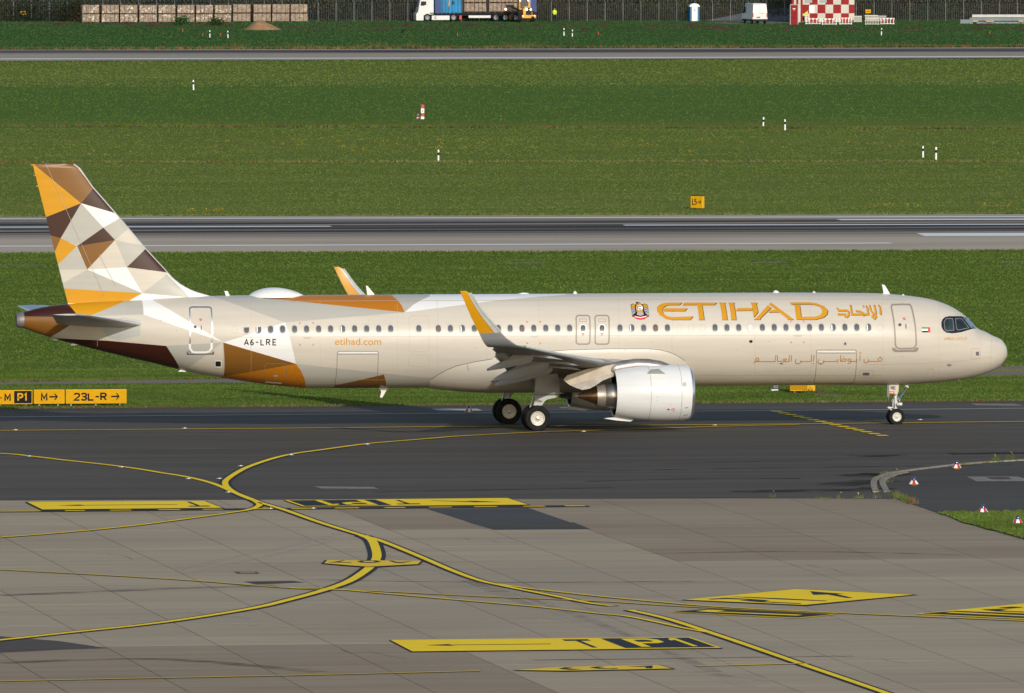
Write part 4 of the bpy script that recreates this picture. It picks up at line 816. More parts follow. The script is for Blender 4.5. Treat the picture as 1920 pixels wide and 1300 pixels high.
for z in zs:
    xl = float(np.interp(z, zle, xle)) if z >= zle[0] else xle[0] + (zle[0] - z) * 2.0
    if z > zle[-1]: xl = xle[-1] - (z - zle[-1]) * .9 - (max(0, z - 11.66)) * 3
    xt = te_top[0] + (te_bot[0] - te_top[0]) * (te_top[1] - z) / (te_top[1] - te_bot[1])
    k = 1.0 if z < 11.66 else .55
    th = .42 * (.45 + .55 * (11.8 - z) / 6) * k; secs.append(((xl, 0, z), (xt, 0, z), (0, 1, 0), min(.11, th / (xl - xt))))
mbf = loft_wing(None, secs, None, None, n=18); mef = bpy.data.meshes.new('fin'); mef.from_pydata(mbf.v, [], mbf.f); bm = bmesh.new(); bm.from_mesh(mef); bmesh.ops.recalc_face_normals(bm, faces=bm.faces)
FN = [('brown', ((80, 60), (500, 60), (490, 90), (655, 305), (540, 440), (105, 80))), ('yellow', ((95, 70), (105, 80), (540, 440), (220, 568), (80, 100))), ('dark', ((215, 570), (540, 440), (358, 755), (255, 728))),
      ('brown', ((255, 728), (358, 755), (305, 900))), ('yellow', ((358, 755), (500, 828), (335, 1002), (295, 900))), ('dark', ((655, 305), (870, 536), (540, 440))), ('white', ((540, 440), (870, 536), (900, 568), (740, 660))),
      ('grey', ((540, 440), (740, 660), (503, 828), (358, 755))), ('grey', ((740, 660), (900, 568), (985, 655), (845, 772))), ('dark', ((740, 660), (845, 772), (503, 828))), ('brown', ((503, 828), (845, 772), (595, 1038))),
      ('grey', ((325, 1003), (500, 828), (595, 1038), (338, 1040))), ('beige', ((985, 655), (1140, 830), (845, 772))), ('grey', ((845, 772), (1140, 830), (1130, 848), (950, 1018))), ('beige', ((845, 772), (950, 1018), (595, 1038))),
      ('dark', ((1130, 845), (1330, 1066), (950, 1018))), ('beige', ((338, 1040), (595, 1038), (365, 1168))), ('grey', ((365, 1168), (595, 1038), (1090, 1252), (375, 1209))), ('white', ((595, 1038), (950, 1018), (1090, 1252))),
      ('beige', ((950, 1018), (1330, 1066), (1090, 1252))), ('grey', ((1315, 1078), (1520, 1290), (1090, 1252))), ('yellow', ((375, 1209), (1090, 1252), (930, 1345), (380, 1345)))]
livery(bm, [(LI[k], [f4(*q) for q in p]) for k, p in FN], LM, base=LI['white'], ymax=9)
bm.to_mesh(mef); bm.free()
for k in LM: mef.materials.append(M[k])
mef.shade_smooth(); mef.set_sharp_from_angle(angle=rad(40)); fin = link('fin', mef, plane)
mb = MB(); lp = [(x, z) for x, z in LEp[:8]]
for a, b in zip(lp, lp[1:]):
    mb.tube((a[0] - .045, 0, a[1]), (b[0] - .045, 0, b[1]), .045, .045, 10)
mb.build('leading_edge', 'finle', fin, True)
mb = MB()                                   # rudder gap, hinge bumps
def finy(x, z):
    i = min(range(len(zs)), key=lambda k: abs(zs[k] - z)); le, te = secs[i][0][0], secs[i][1][0]; c = le - te; s = min(1, max(0.001, (le - x) / c)); tc = secs[i][3]
    return -(5 * tc * c * (0.2969 * math.sqrt(s) - .126 * s - .3516 * s * s + .2843 * s ** 3 - .1036 * s ** 4))
for A, B, mt_ in (((222, 80), (745, 1270), 'faint'), ((830, 1150), (850, 1195), 'faint'), ((700, 900), (830, 1150), 'faint'), ((745, 1270), (700, 1300), 'line')):
    a, b = f4(*A), f4(*B); k = 24; q = MB()
    for i in range(k):
        x0, z0 = a[0] + (b[0] - a[0]) * i / k, a[1] + (b[1] - a[1]) * i / k; x1, z1 = a[0] + (b[0] - a[0]) * (i + 1) / k, a[1] + (b[1] - a[1]) * (i + 1) / k
        q.add([(x0 - .007, finy(x0, z0) - .006, z0), (x1 - .007, finy(x1, z1) - .006, z1), (x1 + .007, finy(x1, z1) - .006, z1), (x0 + .007, finy(x0, z0) - .006, z0)], [(0, 1, 2, 3)])
    q.build('rudder_gap', mt_, fin)
for y in (96, 190, 285):
    x, z = f4(100 + (y - 76) * .24, y); MB().box(x - .07, x + .1, -.025, .025, z - .025, z + .025, .01).build('rudder_hinge', 'yellow', fin)
# ---- tailplane
def half(sgn):
    R = lambda v: (v[0], sgn * v[1], v[2])
    s = [(R((-38.9, .7, 4.66)), R((-42.75, .7, 4.72)), (0, 0, 1), .10), (R((-39.1, 1.0, 4.69)), R((-42.8, 1.0, 4.75)), (0, 0, 1), .10), (R((-42.2, 5.9, 5.27)), R((-43.66, 5.9, 5.29)), (0, 0, 1), .09), (R((-42.6, 6.15, 5.30)), R((-43.66, 6.2, 5.31)), (0, 0, 1), .07)]
    o = loft_wing('tailplane', s, 'lgrey', plane, 12); le = MB()
    le.tube(R((-39.05, 1.0, 4.69)), R((-42.15, 5.85, 5.27)), .05, .03, 8); le.build('leading_edge', 'alu', o, True); return o
half(-1); half(1)
# ---- wing-body fairing
FT = [(808.4, 711), (822, 702), (838, 693.5), (856, 686), (890, 678.5), (924, 673), (980, 662), (1066, 656.5), (1140, 654.5), (1219, 654.4), (1240, 656.6), (1255.6, 660.6), (1270, 667), (1284, 676), (1291, 688), (1295, 704), (1296, 712)]
ft = [SU(*p) for p in FT]; fx = [p[0] for p in ft]; fz = [p[1] for p in ft]; mb = MB(); rings = []
x0_, x1_ = fx[0], fx[-1]; NX, NP = 64, 36
for i in range(NX + 1):
    s = i / NX; x = x0_ + (x1_ - x0_) * s; zt, zb, w = sec(x); zc, h = (zt + zb) / 2, (zt - zb) / 2; ztop = float(np.interp(x, fx, fz)); a0 = math.asin(max(-1, min(1, (ztop - zc) / h)))
    sw = min(1, (x - x0_) / 3.2); se = min(1, (x1_ - x) / 1.4); d0 = .24 * math.sin(sw * math.pi / 2) ** .8 * math.sin(se * math.pi / 2) ** .8; ring_ = []
    for j in range(NP + 1):
        t = j / NP; a = a0 + (-math.pi / 2 - a0) * t if t <= 1 else 0
        dist = h * (a0 - a); dl = .012 + d0 * (1 - math.exp(-dist / .55)) if d0 > 0 else .004
        ring_.append((x, -(w + dl) * math.cos(a), zc + (h + dl) * math.sin(a)))
    full = ring_ + [(p[0], -p[1], p[2]) for p in ring_[-2::-1]]
    rings.append([(x, ysurf(x, ztop) + .05, ztop)] + full + [(x, -ysurf(x, ztop) - .05, ztop)])
mb.loft(rings, False, False); fair = mb.build('belly_fairing', 'beige', plane, True)
edge = [SU(x, y) for x, y in FT[:13]] + [SU(1284, 676)]
hug('fairing_edge', stroke_polys(dens(edge[:6]), .03), 'line', .018, fair); hug('fairing_edge', stroke_polys(dens([SU(975, 663)] + edge[7:], step=.15), .022), 'line', .018, fair)
for a, b in (((1172, 654.6), (1173, 670)), ((1219, 654.4), (1219, 676)), ((876, 681), (878, 728))): hug('fairing_seam', stroke_polys(dens([SU(*a), SU(*b)]), .014), 'seal', .10 if a[0] < 900 else .05, fair)
# ---- wings
X0 = -15.886
def wsec(y, sgn):
    le = X0 - .531 * y; z = 3.082 - .06 + (y - 5.75) * .1172 - .0105 * (y - 5.75); z = z - .0016 * (y - 5.75) * (16.6 - y) * .6
    tex = (X0 - 7.45) if y < 6.4 else (X0 - 7.45) - (y - 6.4) * (26.08 - 23.34) / 10.4
    c = le - tex; inc = rad(3.0 - 3.0 * y / 17); tc = .15 - .045 * min(1, y / 8)
    return ((le, sgn * y, z), (tex, sgn * y, z - math.sin(inc) * c), (0, 0, 1), tc)
for sgn in (-1, 1):
    ys = [0.6, 2.0, 3.4, 4.8, 6.4, 8.2, 10, 12, 14, 15.5, 16.4]
    s = [wsec(y, sgn) for y in ys]
    wing = loft_wing('wing', s, 'wgrey', plane, 16, camber=.012)
    # upturned tip: stations traced from the near one
    st = [(16.4, (978.5, 650.6), (921, 653)), (16.75, (969, 647.5), (915, 651.2)), (17.05, (960, 641.5), (909.5, 646)), (17.25, (948.4, 633), (904.2, 637)), (17.38, (939, 623), (898.5, 625)), (17.5, (928.4, 611), (891.3, 611)), (17.62, (914, 595.5), (884.2, 595.5)), (17.72, (904, 583), (878.5, 583)), (17.82, (893.5, 567.5), (872, 567.5)), (17.87, (886.5, 556), (867, 556)), (17.89, (882, 550), (864.8, 550.2)), (17.9, (873, 545.8), (863, 546))]
    sw = []
    for i, (y, l, t) in enumerate(st):
        L_ = P(*l, -y); T_ = P(*t, -y)
        if i == 0: L_ = (wsec(16.4, 1)[0][0], wsec(16.4, 1)[0][2]); T_ = (wsec(16.4, 1)[1][0], wsec(16.4, 1)[1][2])
        sw.append([(L_[0], sgn * y, L_[1]), (T_[0], sgn * y, T_[1])])
    secs2 = []
    for i, (l, t) in enumerate(sw):
        a = Vector(sw[max(0, i - 1)][0]); b = Vector(sw[min(len(sw) - 1, i + 1)][0]); sp = b - a; ch = Vector(t) - Vector(l); td = ch.cross(sp) * (1 if sgn < 0 else -1)
        if td.z < 0 and i < 3: td = -td
        if i == 0: td = Vector((0, 0, 1))
        elif td.dot(Vector(secs2[-1][2])) < 0: td = -td
        secs2.append((l, t, tuple(td), .09))
    base_ = loft_wing('wingtip', secs2[:5], 'wgrey', wing, 12)
    up_ = loft_wing('winglet', secs2[4:], 'yellow', wing, 12)
    mb = MB()
    for i in range(4, len(secs2) - 2): mb.tube(secs2[i][0], secs2[i + 1][0], .055, .05, 8)
    for i in range(4, len(secs2) - 2):       # pale band behind the leading edge
        for side in (1, -1):
            q = []
            for k_ in (i, i + 1):
                l, t, td, tc = secs2[k_]; l = Vector(l); t = Vector(t); td = Vector(td).normalized(); c = (t - l).length; fr = .30
                q.append((l + td * side * .03, l.lerp(t, fr) + td * side * (.052 * c + .006)))
            mb.add([q[0][0], q[0][1], q[1][1], q[1][0]], [(0, 1, 2, 3)])
    mb.build('winglet_leading_edge', 'lgrey', up_, True)
    mb = MB()                                  # slats
    for a, b in ((2.6, 4.9), (6.6, 9.0), (9.0, 11.4), (11.4, 13.8), (13.8, 16.2)):
        A, B = wsec(a, sgn), wsec(b, sgn); ca = (Vector(A[0]) - Vector(A[1])).length; q = MB(); rr = []
        for (le, te, _, tc), cc in ((A, ca), (B, (Vector(B[0]) - Vector(B[1])).length)):
            r = []
            for s_, side in ((.13, 1), (.08, 1), (.04, 1), (.015, 1), (0, 0), (.012, -1), (.03, -1), (.055, -1)):
                yt = 5 * tc * cc * (0.2969 * math.sqrt(s_) - .126 * s_ - .3516 * s_ * s_ + .2843 * s_ ** 3 - .1036 * s_ ** 4) * (1 if side > 0 else .8) * (side or 0)
                p = Vector(le).lerp(Vector(te), s_) + Vector((0.012, 0, yt + .012 * 4 * s_ * (1 - s_) * cc + (.006 if side > 0 else -.006 if side < 0 else 0))); r.append(p)
            rr.append(r)
        q.loft([rr[0], rr[1]], True); q.build('slat', 'alu2' if a < 5 else 'lgrey', wing, True)
    # flap fairings under the trailing edge, flaps drooped a little
    for y, (tx, tz_), (hx, hz_), rmax in ((12.6, P(913, 694, -12.6), P(1000, 672, -12.6), .17), (9.2, P(925.6, 713, -9.2), P(1030, 684, -9.2), .21), (6.55, P(928.5, 722, -6.55), P(1036, 693, -6.55), .20)):
        r = []; n = 14
        for i in range(n + 1):
            s_ = i / n; x = tx + (hx - tx) * s_ * 1.0; z = tz_ + (hz_ - tz_) * s_ + .06 * math.sin(math.pi * s_); e = (.25 + .75 * math.sin(min(1, s_ / .55) * math.pi / 2)) * (1 if s_ < .8 else math.sqrt(max(0.02, 1 - ((s_ - .8) / .2) ** 2 * .9)))
            hh = rmax * 1.15 * e; ww = rmax * .62 * e
            r.append([(x, sgn * y + ww * c, z + hh * d) for c, d in ((1, .55), (.7, 1), (-.7, 1), (-1, .55), (-1, -.35), (-.55, -.95), (.55, -.95), (1, -.35))])
        MB().loft(r, True).build('flap_fairing', 'wgrey', wing, True)
        # mounting beam from the canoe up to the wing skin
        w_ = wsec(y, 1); q = MB(); q.prism([(hx - .2, hz_ + .1), (hx + 1.3, w_[0][2] - .22 - (w_[0][0] - hx) * .05), (hx + .4, w_[0][2]), (w_[1][0] + .6, w_[1][2] + .1), (tx + .7, tz_ + .3)], sgn * y - .09, sgn * y + .09)
        q.build('flap_track', 'wgrey', wing, False)
    for a, b, drop in ((2.4, 6.3, .34), (6.45, 12.9, .26)):
        A, B = wsec(a, sgn), wsec(b, sgn); sF = []
        for w_ in (A, B):
            te = Vector(w_[1]); c = min(1.3, (Vector(w_[0]) - te).length * .22); ang = rad(14); l = te + Vector((c * .62, 0, -.02)); t = l + Vector((-c * math.cos(ang), 0, -c * math.sin(ang)))
            sF.append((tuple(l), tuple(t), (math.sin(ang) * -1, 0, math.cos(ang)), .12))
        loft_wing('flap', sF, 'wgrey', wing, 8)
    A, B = wsec(13.0, sgn), wsec(16.2, sgn); sF = [(Vector(w_[0]).lerp(Vector(w_[1]), .74) + Vector((0, 0, .02)), Vector(w_[1]) + Vector((-.05, 0, -.06)), (0, 0, 1), .10) for w_ in (A, B)]
    loft_wing('aileron', sF, 'wgrey', wing, 8)
    # flap mechanism seen end-on near the tip
    mb = MB()
    for k in range(7):
        yy = 12.4 + .28 * k; w_ = wsec(yy, sgn); te = Vector(w_[1]); mb.tube(te + Vector((.5, 0, -.05)), te + Vector((-.15 + .05 * (k % 3), 0, -.22 - .03 * (k % 2))), .03, .02, 6); mb.box(te.x - .1, te.x + .35, te.y - .02, te.y + .02, te.z - .24, te.z - .04)
    mb.build('flap_linkage', 'dgrey', wing)
    q = wsec(16.35, sgn)[0]; MB().lathe([(-.1, .02), (0, .05), (.08, .035), (.1, .001)], 'X', (q[0] - .02, q[1], q[2] + .02), 10).build('position_light', 'green' if sgn < 0 else 'red', wing, True)
# ---- engines
def engine(sgn):
    cy = sgn * 5.75; cz = P(1225, 737.2, -5.75)[1]; xf = -15.38; xg = -15.21; par = plane
    R0 = 1.235
    prof = [(-.02, 1.02), (0.0, 1.07), (-.04, 1.13), (-.14, 1.175)]
    T = lambda mb: [(x, y, z) for x, y, z in mb.v]
    body = MB(); pr = [(-.14, 1.176), (-.35, 1.215), (-.7, 1.238), (-1.2, 1.245), (-1.8, 1.235), (-2.4, 1.20), (-2.9, 1.145), (-3.35, 1.075), (-3.62, 1.02), (-3.60, .98), (-3.2, 1.0), (-2.4, 1.02)]; pr = [(a * .955, b) for a, b in pr]
    body.lathe(pr, 'X', (xf, cy, cz), 56); e = body.build('engine', 'nac', par, True)
    lip = MB(); lip.lathe([(-.14, 1.178), (-.09, 1.158), (-.04, 1.13), (0, 1.085), (.005, 1.06), (-.02, 1.02), (-.1, .985), (-.3, .965), (-.8, .98)], 'X', (xf, cy, cz), 56); lip.build('intake_lip', 'alu', e, True)
    fn = MB(); fn.lathe([(-.85, .98), (-.86, .3), (-.6, .22), (-.4, .001)], 'X', (xf, cy, cz), 24); fn.build('fan', 'dgrey', e, True)
    for k in range(18):
        a = 2 * math.pi * k / 18; b = MB(); u = Vector((0, math.cos(a), math.sin(a))); w_ = Vector((0, -math.sin(a), math.cos(a))); c = Vector((xf - .78, cy, cz))
        b.add([c + u * .3 + w_ * .05, c + u * .96 + w_ * .14, c + u * .96 - w_ * .14 + Vector((-.14, 0, 0)), c + u * .3 - w_ * .05 + Vector((-.1, 0, 0))], [(0, 1, 2, 3)]); b.build('fan_blade', 'dgrey', e)
    dk = MB(); dk.lathe([(-3.40, .965), (-2.6, .95), (-2.6, .6), (-3.0, .6)], 'X', (xf, cy, cz), 56); dk.build('bypass_duct', 'black', e, True)
    zo = cz + P(1100, 742, -5.75)[1] - P(1100, 737.2, -5.75)[1]
    co = MB(); co.lathe([(-2.5, .62), (-3.2, .64), (-3.7, .60), (-4.02, .535), (-4.05, .52), (-4.0, .49)], 'X', (xg, cy, zo), 40); co.build('core_cowl', 'steel', e, True)
    nz = MB(); nz.lathe([(-4.03, .527), (-4.27, .475), (-4.40, .46), (-4.40, .44), (-4.1, .43)], 'X', (xg, cy, zo), 40); nz.build('nozzle', 'alu2', e, True)
    pl = MB(); pl.lathe([(-4.1, .40), (-4.38, .385), (-4.7, .27), (-5.0, .155), (-5.17, .09), (-5.19, .03), (-5.33, .02), (-5.35, .001)], 'X', (xg, cy, zo), 32); pl.build('exhaust_plug', 'titan', e, True)
    def onring(x, ang, r): return (xf + x, cy + sgn * abs(r) * math.cos(rad(ang)), cz + r * math.sin(rad(ang)))
    def rad_at(x): return float(np.interp(-x, [-p[0] for p in pr[:9]], [p[1] for p in pr[:9]]))
    for x in (-1.98, -.62):                # cowl splits
        q = MB(); q.lathe([(x - .008, rad_at(x) + .004), (x + .008, rad_at(x) + .004)], 'X', (xf, cy, cz), 56); q.build('cowl_gap', 'seal', e, True)
    # strake, catches and small markings on the outboard side
    def side_patch(nm, pts, mat, off=.006, s_=sgn):
        q = MB(); vs = []
        for px, py in pts:
            X, Z = P(px, py, -5.75 - 1.0); X, Z = P(px, py, -5.75 - math.sqrt(max(.01, 1.24 ** 2 - min(1.5, (Z - cz) ** 2)))); r = rad_at(X - xf) + off
            dz = max(-r * .98, min(r * .98, Z - cz)); vs.append((X, cy + s_ * math.sqrt(r * r - dz * dz), cz + dz))
        q.add(vs, [tuple(range(len(vs)))]); return q.build(nm, mat, e)
    g6 = lambda x, y: (850 + x / 4, 680 + y / 4)
    if sgn < 0:
        q = MB(); a = P(1214, 700.5, -6.6); b = P(1249, 702.5, -6.6); c = P(1225, 693, -6.9); y = -6.62
        q.add([(a[0], y - .0, a[1]), (b[0], y + .0, b[1]), (c[0] + .25, y - .28, c[1] + .03), (c[0] - .1, y - .28, c[1]), (a[0], y + .03, a[1] - .03), (b[0], y + .03, b[1] - .02)], [(0, 1, 2, 3), (4, 5, 1, 0), (4, 5, 2, 3)]); q.build('strake', 'lgrey', e)
        side_patch('cowl_latch', [g6(1722, 150), g6(1748, 150), g6(1748, 178), g6(1722, 178)], 'lgrey')
        side_patch('red_stripe', [g6(1633, 314), g6(1636, 314), g6(1629, 386), g6(1626, 386)], 'red'); side_patch('warning_mark', [g6(1603, 349), g6(1613, 345), g6(1622, 349), g6(1622, 358), g6(1604, 357)], 'red')
        side_patch('warning_mark', [g6(1650 + 13 * math.cos(t), 355 + 13 * math.sin(t)) for t in np.linspace(0, 6.28, 14)[:-1]], 'red', .006); side_patch('warning_mark', [g6(1650 + 10 * math.cos(t), 355 + 10 * math.sin(t)) for t in np.linspace(0, 6.28, 14)[:-1]], 'wht', .009); side_patch('warning_mark', [g6(1645, 348), g6(1655, 350), g6(1650, 363)], 'ink', .012)
        side_patch('access_panel', [g6(1740, 338), g6(1762, 336), g6(1758, 395), g6(1728, 400)], 'dgrey', .008)
        for p in ((1526, 254), (1526, 282)): side_patch('rivet_mark', [g6(p[0], p[1]), g6(p[0] + 4, p[1]), g6(p[0] + 4, p[1] + 4), g6(p[0], p[1] + 4)], 'ink')
    # lower bifurcation fin
    q = MB(); q.prism([(xg - 2.7, cz - 1.16), (xg - 3.3, cz - 1.04), (xg - 3.9, cz - 1.075), (xg - 4.05, cz - 1.10), (xg - 3.5, cz - 1.19), (xg - 2.9, cz - 1.24)], cy - .12, cy + .12); q.build('drain_mast', 'nac', e)
    # pylon
    pp = [P(x, y, -5.75) for x, y in ((1146, 681), (1165, 676.5), (1190, 673), (1215, 673), (1240, 677), (1258, 684.5), (1235, 692), (1160, 697))]
    q = MB(); r = []; tp_ = sorted(pp[:6]); 
    for x in np.linspace(tp_[0][0] - .25, tp_[-1][0], 26):
        zt2 = float(np.interp(x, [a for a, b in tp_], [b for a, b in tp_])) if x > tp_[0][0] else tp_[0][1] - (tp_[0][0] - x) * .06
        k_ = min(1, .35 + (x - tp_[0][0] + .25) / .5); r.append([(x, cy + .25 * k_ * math.cos(u), zt2 - .30 + .30 * k_ * math.sin(u)) for u in np.linspace(0, 2 * math.pi, 21)[:-1]])
    q.loft(r, True); q.build('pylon', 'pylonm', e, True)
    pa = [P(x, y, -5.75) for x, y in ((1150, 683), (1190, 689), (1175, 697), (1150, 699.5), (1120, 708), (1085, 719), (1067, 722), (1055, 712.5), (1062, 704), (1100, 692))]
    q = MB(); q.prism(pa, cy - .19, cy + .19); q.build('pylon_fairing', 'pylonf', e)
    hs = [P(x, y, -5.75) for x, y in ((1160, 702), (1145, 707), (1128, 713.5), (1116, 722), (1104, 728.5), (1090, 731), (1078, 727), (1066, 721.5), (1085, 718), (1120, 707), (1150, 698.5))]
    q = MB(); q.prism(hs, cy - .26, cy + .26); q.build('heat_shield', 'pylonm', e)
    return e
engine(-1); engine(1)
# ---- landing gear
def wheel(par, x, y, z, R, w, hub, face):
    t = MB(); h = w / 2
    t.lathe([(-h * .72, R * .55), (-h * .95, R * .66), (-h, R * .80), (-h * .86, R * .93), (-h * .55, R * .99), (0, R), (h * .55, R * .99), (h * .86, R * .93), (h, R * .80), (h * .95, R * .66), (h * .72, R * .55)], 'Y', (0, 0, 0), 40)
    for g in (-.3, 0, .3): t.lathe([(h * g - .006, R * 1.002), (h * g, R * .985), (h * g + .006, R * 1.002)], 'Y', (0, 0, 0), 40)
    o = t.build('wheel', 'tyre', par, True); o.location = (x, y, z); f = face
    r = MB(); r.lathe([(f * h * .72, R * .56), (f * h * .80, R * .53), (f * h * .78, R * .47), (f * h * .62, R * .44), (f * h * .58, R * .24), (f * h * .78, R * .20), (f * h * .80, R * .12), (f * h * .98, R * .10), (f * h * 1.02, .001)], 'Y', (0, 0, 0), 36)
    r.build('rim', hub, o, True); c = MB(); c.lathe([(f * h * 1.0, R * .11), (f * h * 1.12, R * .08), (f * h * 1.16, .001)], 'Y', (0, 0, 0), 16); c.build('hub_cap', 'chrome' if R > .5 else 'rim', o, True)
    b = MB()
    for k in range(9): a = 2 * math.pi * k / 9; b.tube((R * .34 * math.cos(a), f * h * .575, R * .34 * math.sin(a)), (R * .34 * math.cos(a), f * h * .64, R * .34 * math.sin(a)), R * .022, n=6)
    b.build('wheel_bolts', 'seal' if R > .5 else 'seal', o); r2 = MB(); r2.lathe([(-f * h * .72, R * .56), (-f * h * .4, R * .5), (-f * h * .4, .001)], 'Y', (0, 0, 0), 24); r2.build('inner_rim', 'gearp', o, True)
    return o
for sgn in (-1, 1):
    X, Y = -21.97, sgn * 3.795; g = MB()
    g.tube((X, Y, .58), (X + .12, Y, 3.0), .085, .13, 14); g.tube((X, Y, .5), (X, Y, 1.2), .14, .12, 14); g.tube((X, Y - .47, .58), (X, Y + .47, .58), .075, n=12)
    g.tube((X + .05, Y, 1.6), (X + .1, Y - sgn * 1.6, 2.3), .06, .06, 10); g.tube((X - .28, Y, .85), (X - .1, Y, 1.5), .04, n=8); g.tube((X - .28, Y, .85), (X, Y, .55), .04, n=8); g.tube((X + .2, Y, .7), (X + .2, Y, 1.7), .022, n=8)
    mg = g.build('main_landing_gear', 'gearp', plane, True)
    for k in (-1, 1): wheel(mg, X, Y + k * .4635, .575, .575, .40, 'rim', -1 if True else k)
    if sgn < 0:
        d9 = lambda x, y: (960 + x / 9.288, 690 + y / 9.288)
    dp = [P(960 + x / 9.288, 690 + y / 9.288, -4.25) for x, y in ((430, 120), (790, 100), (812, 160), (835, 430), (810, 505), (735, 432), (403, 570), (395, 430))]
    dl = [P(960 + x / 9.288, 690 + y / 9.288, -4.25) for x, y in ((403, 570), (735, 432), (810, 505), (600, 555), (560, 595), (520, 655), (372, 655))]
    q = MB(); yy = sgn * 4.22; yb = sgn * 4.26 + sgn * .06
    q.prism(dp, yy, yy + sgn * .04); dd = q.build('gear_door', 'wgrey', mg); q = MB(); q.prism(dl, yy, yy + sgn * .045); q.build('lower_gear_door', 'lgrey', mg)
    q = MB(); a = P(960 + 360 / 9.288, 690 + 440 / 9.288, -4.25); q.lathe([(0, .001), (.15, .06), (.6, .07), (1.2, .05), (1.5, .001)], 'X', (a[0] - .05, sgn * 4.4, a[1]), 10); q.build('door_hinge_fairing', 'wgrey', mg, True)
# nose gear
X = -5.07; g = MB(); g.tube((X, 0, .38), (X, 0, 1.05), .055, .06, 14); g.tube((X, 0, .95), (X - .02, 0, 1.95), .085, .10, 14); g.tube((X, -.28, .38), (X, .28, .38), .05, n=10); g.lathe([(-.06, .11), (.06, .11)], 'Z', (X, 0, 1.0), 14, True); g.lathe([(-.04, .10), (.04, .10)], 'Z', (X, 0, .72), 14, True)
ng = g.build('nose_landing_gear', 'gearp', plane, True)
q = MB(); q.tube((X + .15, -.12, 1.12), (X + .52, -.14, 1.66), .028, n=8); q.tube((X + .15, .12, 1.12), (X + .52, .14, 1.66), .028, n=8); q.tube((X + .52, -.16, 1.70), (X + .52, .16, 1.70), .05, n=10); q.box(X + .10, X + .2, -.17, .17, 1.04, 1.16, .02); q.build('drag_brace', 'chrome', ng, True)
q = MB(); q.tube((X - .16, -.1, .62), (X - .36, -.1, .8), .03, n=8); q.tube((X - .05, -.1, .5), (X - .2, -.1, .68), .03, n=8); q.box(X - .38, X - .12, -.12, .08, .74, .80, .01); q.tube((X - .14, -.12, .8), (X - .14, -.12, 1.15), .03, n=8); q.build('torque_link', 'gearp', ng, True)
q = MB(); q.tube((X + .1, -.16, .92), (X + .26, -.16, .92), .075, .085, 12); q.tube((X + .1, .16, .92), (X + .26, .16, .92), .075, .085, 12); q.box(X + .02, X + .16, -.2, .2, .86, .98, .02); q.build('taxi_lights', 'rim', ng, True)
q = MB(); q.tube((X - .36, -.2, 1.12), (X - .42, -.2, 1.85), .03, n=8); q.box(X - .46, X - .36, -.4, -.34, 1.25, 1.85); q.build('rear_gear_door', 'dgrey', ng)
nd = [P(1620 + x / 11.817, 700 + y / 11.817, -.3) for x, y in ((540, 290), (560, 262), (590, 250), (772, 248), (765, 400), (745, 462), (530, 455))]
q = MB(); q.prism(nd, -.33, -.30); nde = q.build('nose_gear_door', 'beige', ng)
def flat_text(name, body, x0, y0, x1, y1, yv, mat, par, bold=.01):
    q = MB()
    for p in text_polys(body, x0, y0, x1, y1, bold):
        pts = [P(px, py, yv) for px, py in p]; q.add([(a, yv, b) for a, b in pts], [tuple(range(len(pts)))])
    return q.build(name, mat, par)
q = MB()
for p in stroke_text('RE', 1670.2, 724.8, 1679.9, 731, 1.1, None, .35): q.add([(P(a, b, -.336)[0], -.336, P(a, b, -.336)[1]) for a, b in p], [tuple(range(4))])
q.build('door_letters', 'ink', nde)
rd = [P(1620 + x / 11.817, 700 + y / 11.817, -.3) for x, y in ((528, 402), (674, 402), (670, 462), (526, 462))]
q = MB(); q.prism(rd, -.338, -.334); q.build('tow_limit_placard', 'red', nde)
q = MB()
for xx, ww in ((550, 30), (598, 50)):
    rd = [P(1620 + a / 11.817, 700 + b / 11.817, -.3) for a, b in ((xx, 424), (xx + ww, 424), (xx + ww, 438), (xx, 438))]; q.prism(rd, -.341, -.339)
q.build('placard_text', 'wht', nde)
for k in (-1, 1): wheel(ng, X, k * .26, .365, .365, .21, 'rim', -1)
# ---- aerials, dome and drain masts
def blade(nm, pts, y=0.0, th=.04, mat='white', par=plane): q = MB(); q.prism([P(*p, y) for p in pts], y - th / 2, y + th / 2); return q.build(nm, mat, par)
blade('blade_aerial', ((421, 546), (427, 546), (432, 556), (424, 556))); blade('blade_aerial', ((686.5, 535.5), (690, 537), (703.5, 553.5), (689, 553.5))); blade('blade_aerial', ((1654, 533.5), (1659.5, 535), (1669, 551), (1668, 553.5), (1656, 553.5), (1657, 548)))
blade('blade_aerial', ((713, 725), (727, 728.5), (724, 733), (717, 745.5), (712.5, 745.5), (715, 735), (711.5, 729))); blade('drain_mast', ((341, 690), (352, 689), (348, 697.5), (334, 697), (338, 694)), -.2); blade('drain_mast', ((137, 644), (147, 646.5), (139, 648.5), (132, 648)), -.1)
blade('drain_mast', ((103, 634), (110, 637), (106, 639), (98.8, 638)), -.1, mat='lgrey')
blade('cooling_inlet', ((1795, 707), (1798, 706), (1799, 712), (1797, 714)), -.3, mat='seal')
def ell(nm, x0, x1, ybase, ytop, wy, mat):
    a = P(x0, ybase); b = P(x1, ybase); h = P(x0, ytop)[1] - a[1]; L_ = b[0] - a[0]; r = []; zs_ = sec((a[0] + b[0]) / 2)[0] - .10
    for t in np.linspace(0.02, .98, 22):
        e = math.sin(math.pi * t ** .85) ** .72; x = a[0] + L_ * t
        r.append([(x, wy * e * math.cos(u), zs_ + (h + .10) * e * max(0, math.sin(u)) ** .8) for u in np.linspace(0, math.pi, 18)])
    return MB().loft(r, True, False).build(nm, mat, plane, True)
ell('satellite_dome', 464.5, 574.5, 554.8, 540.5, .78, 'white')
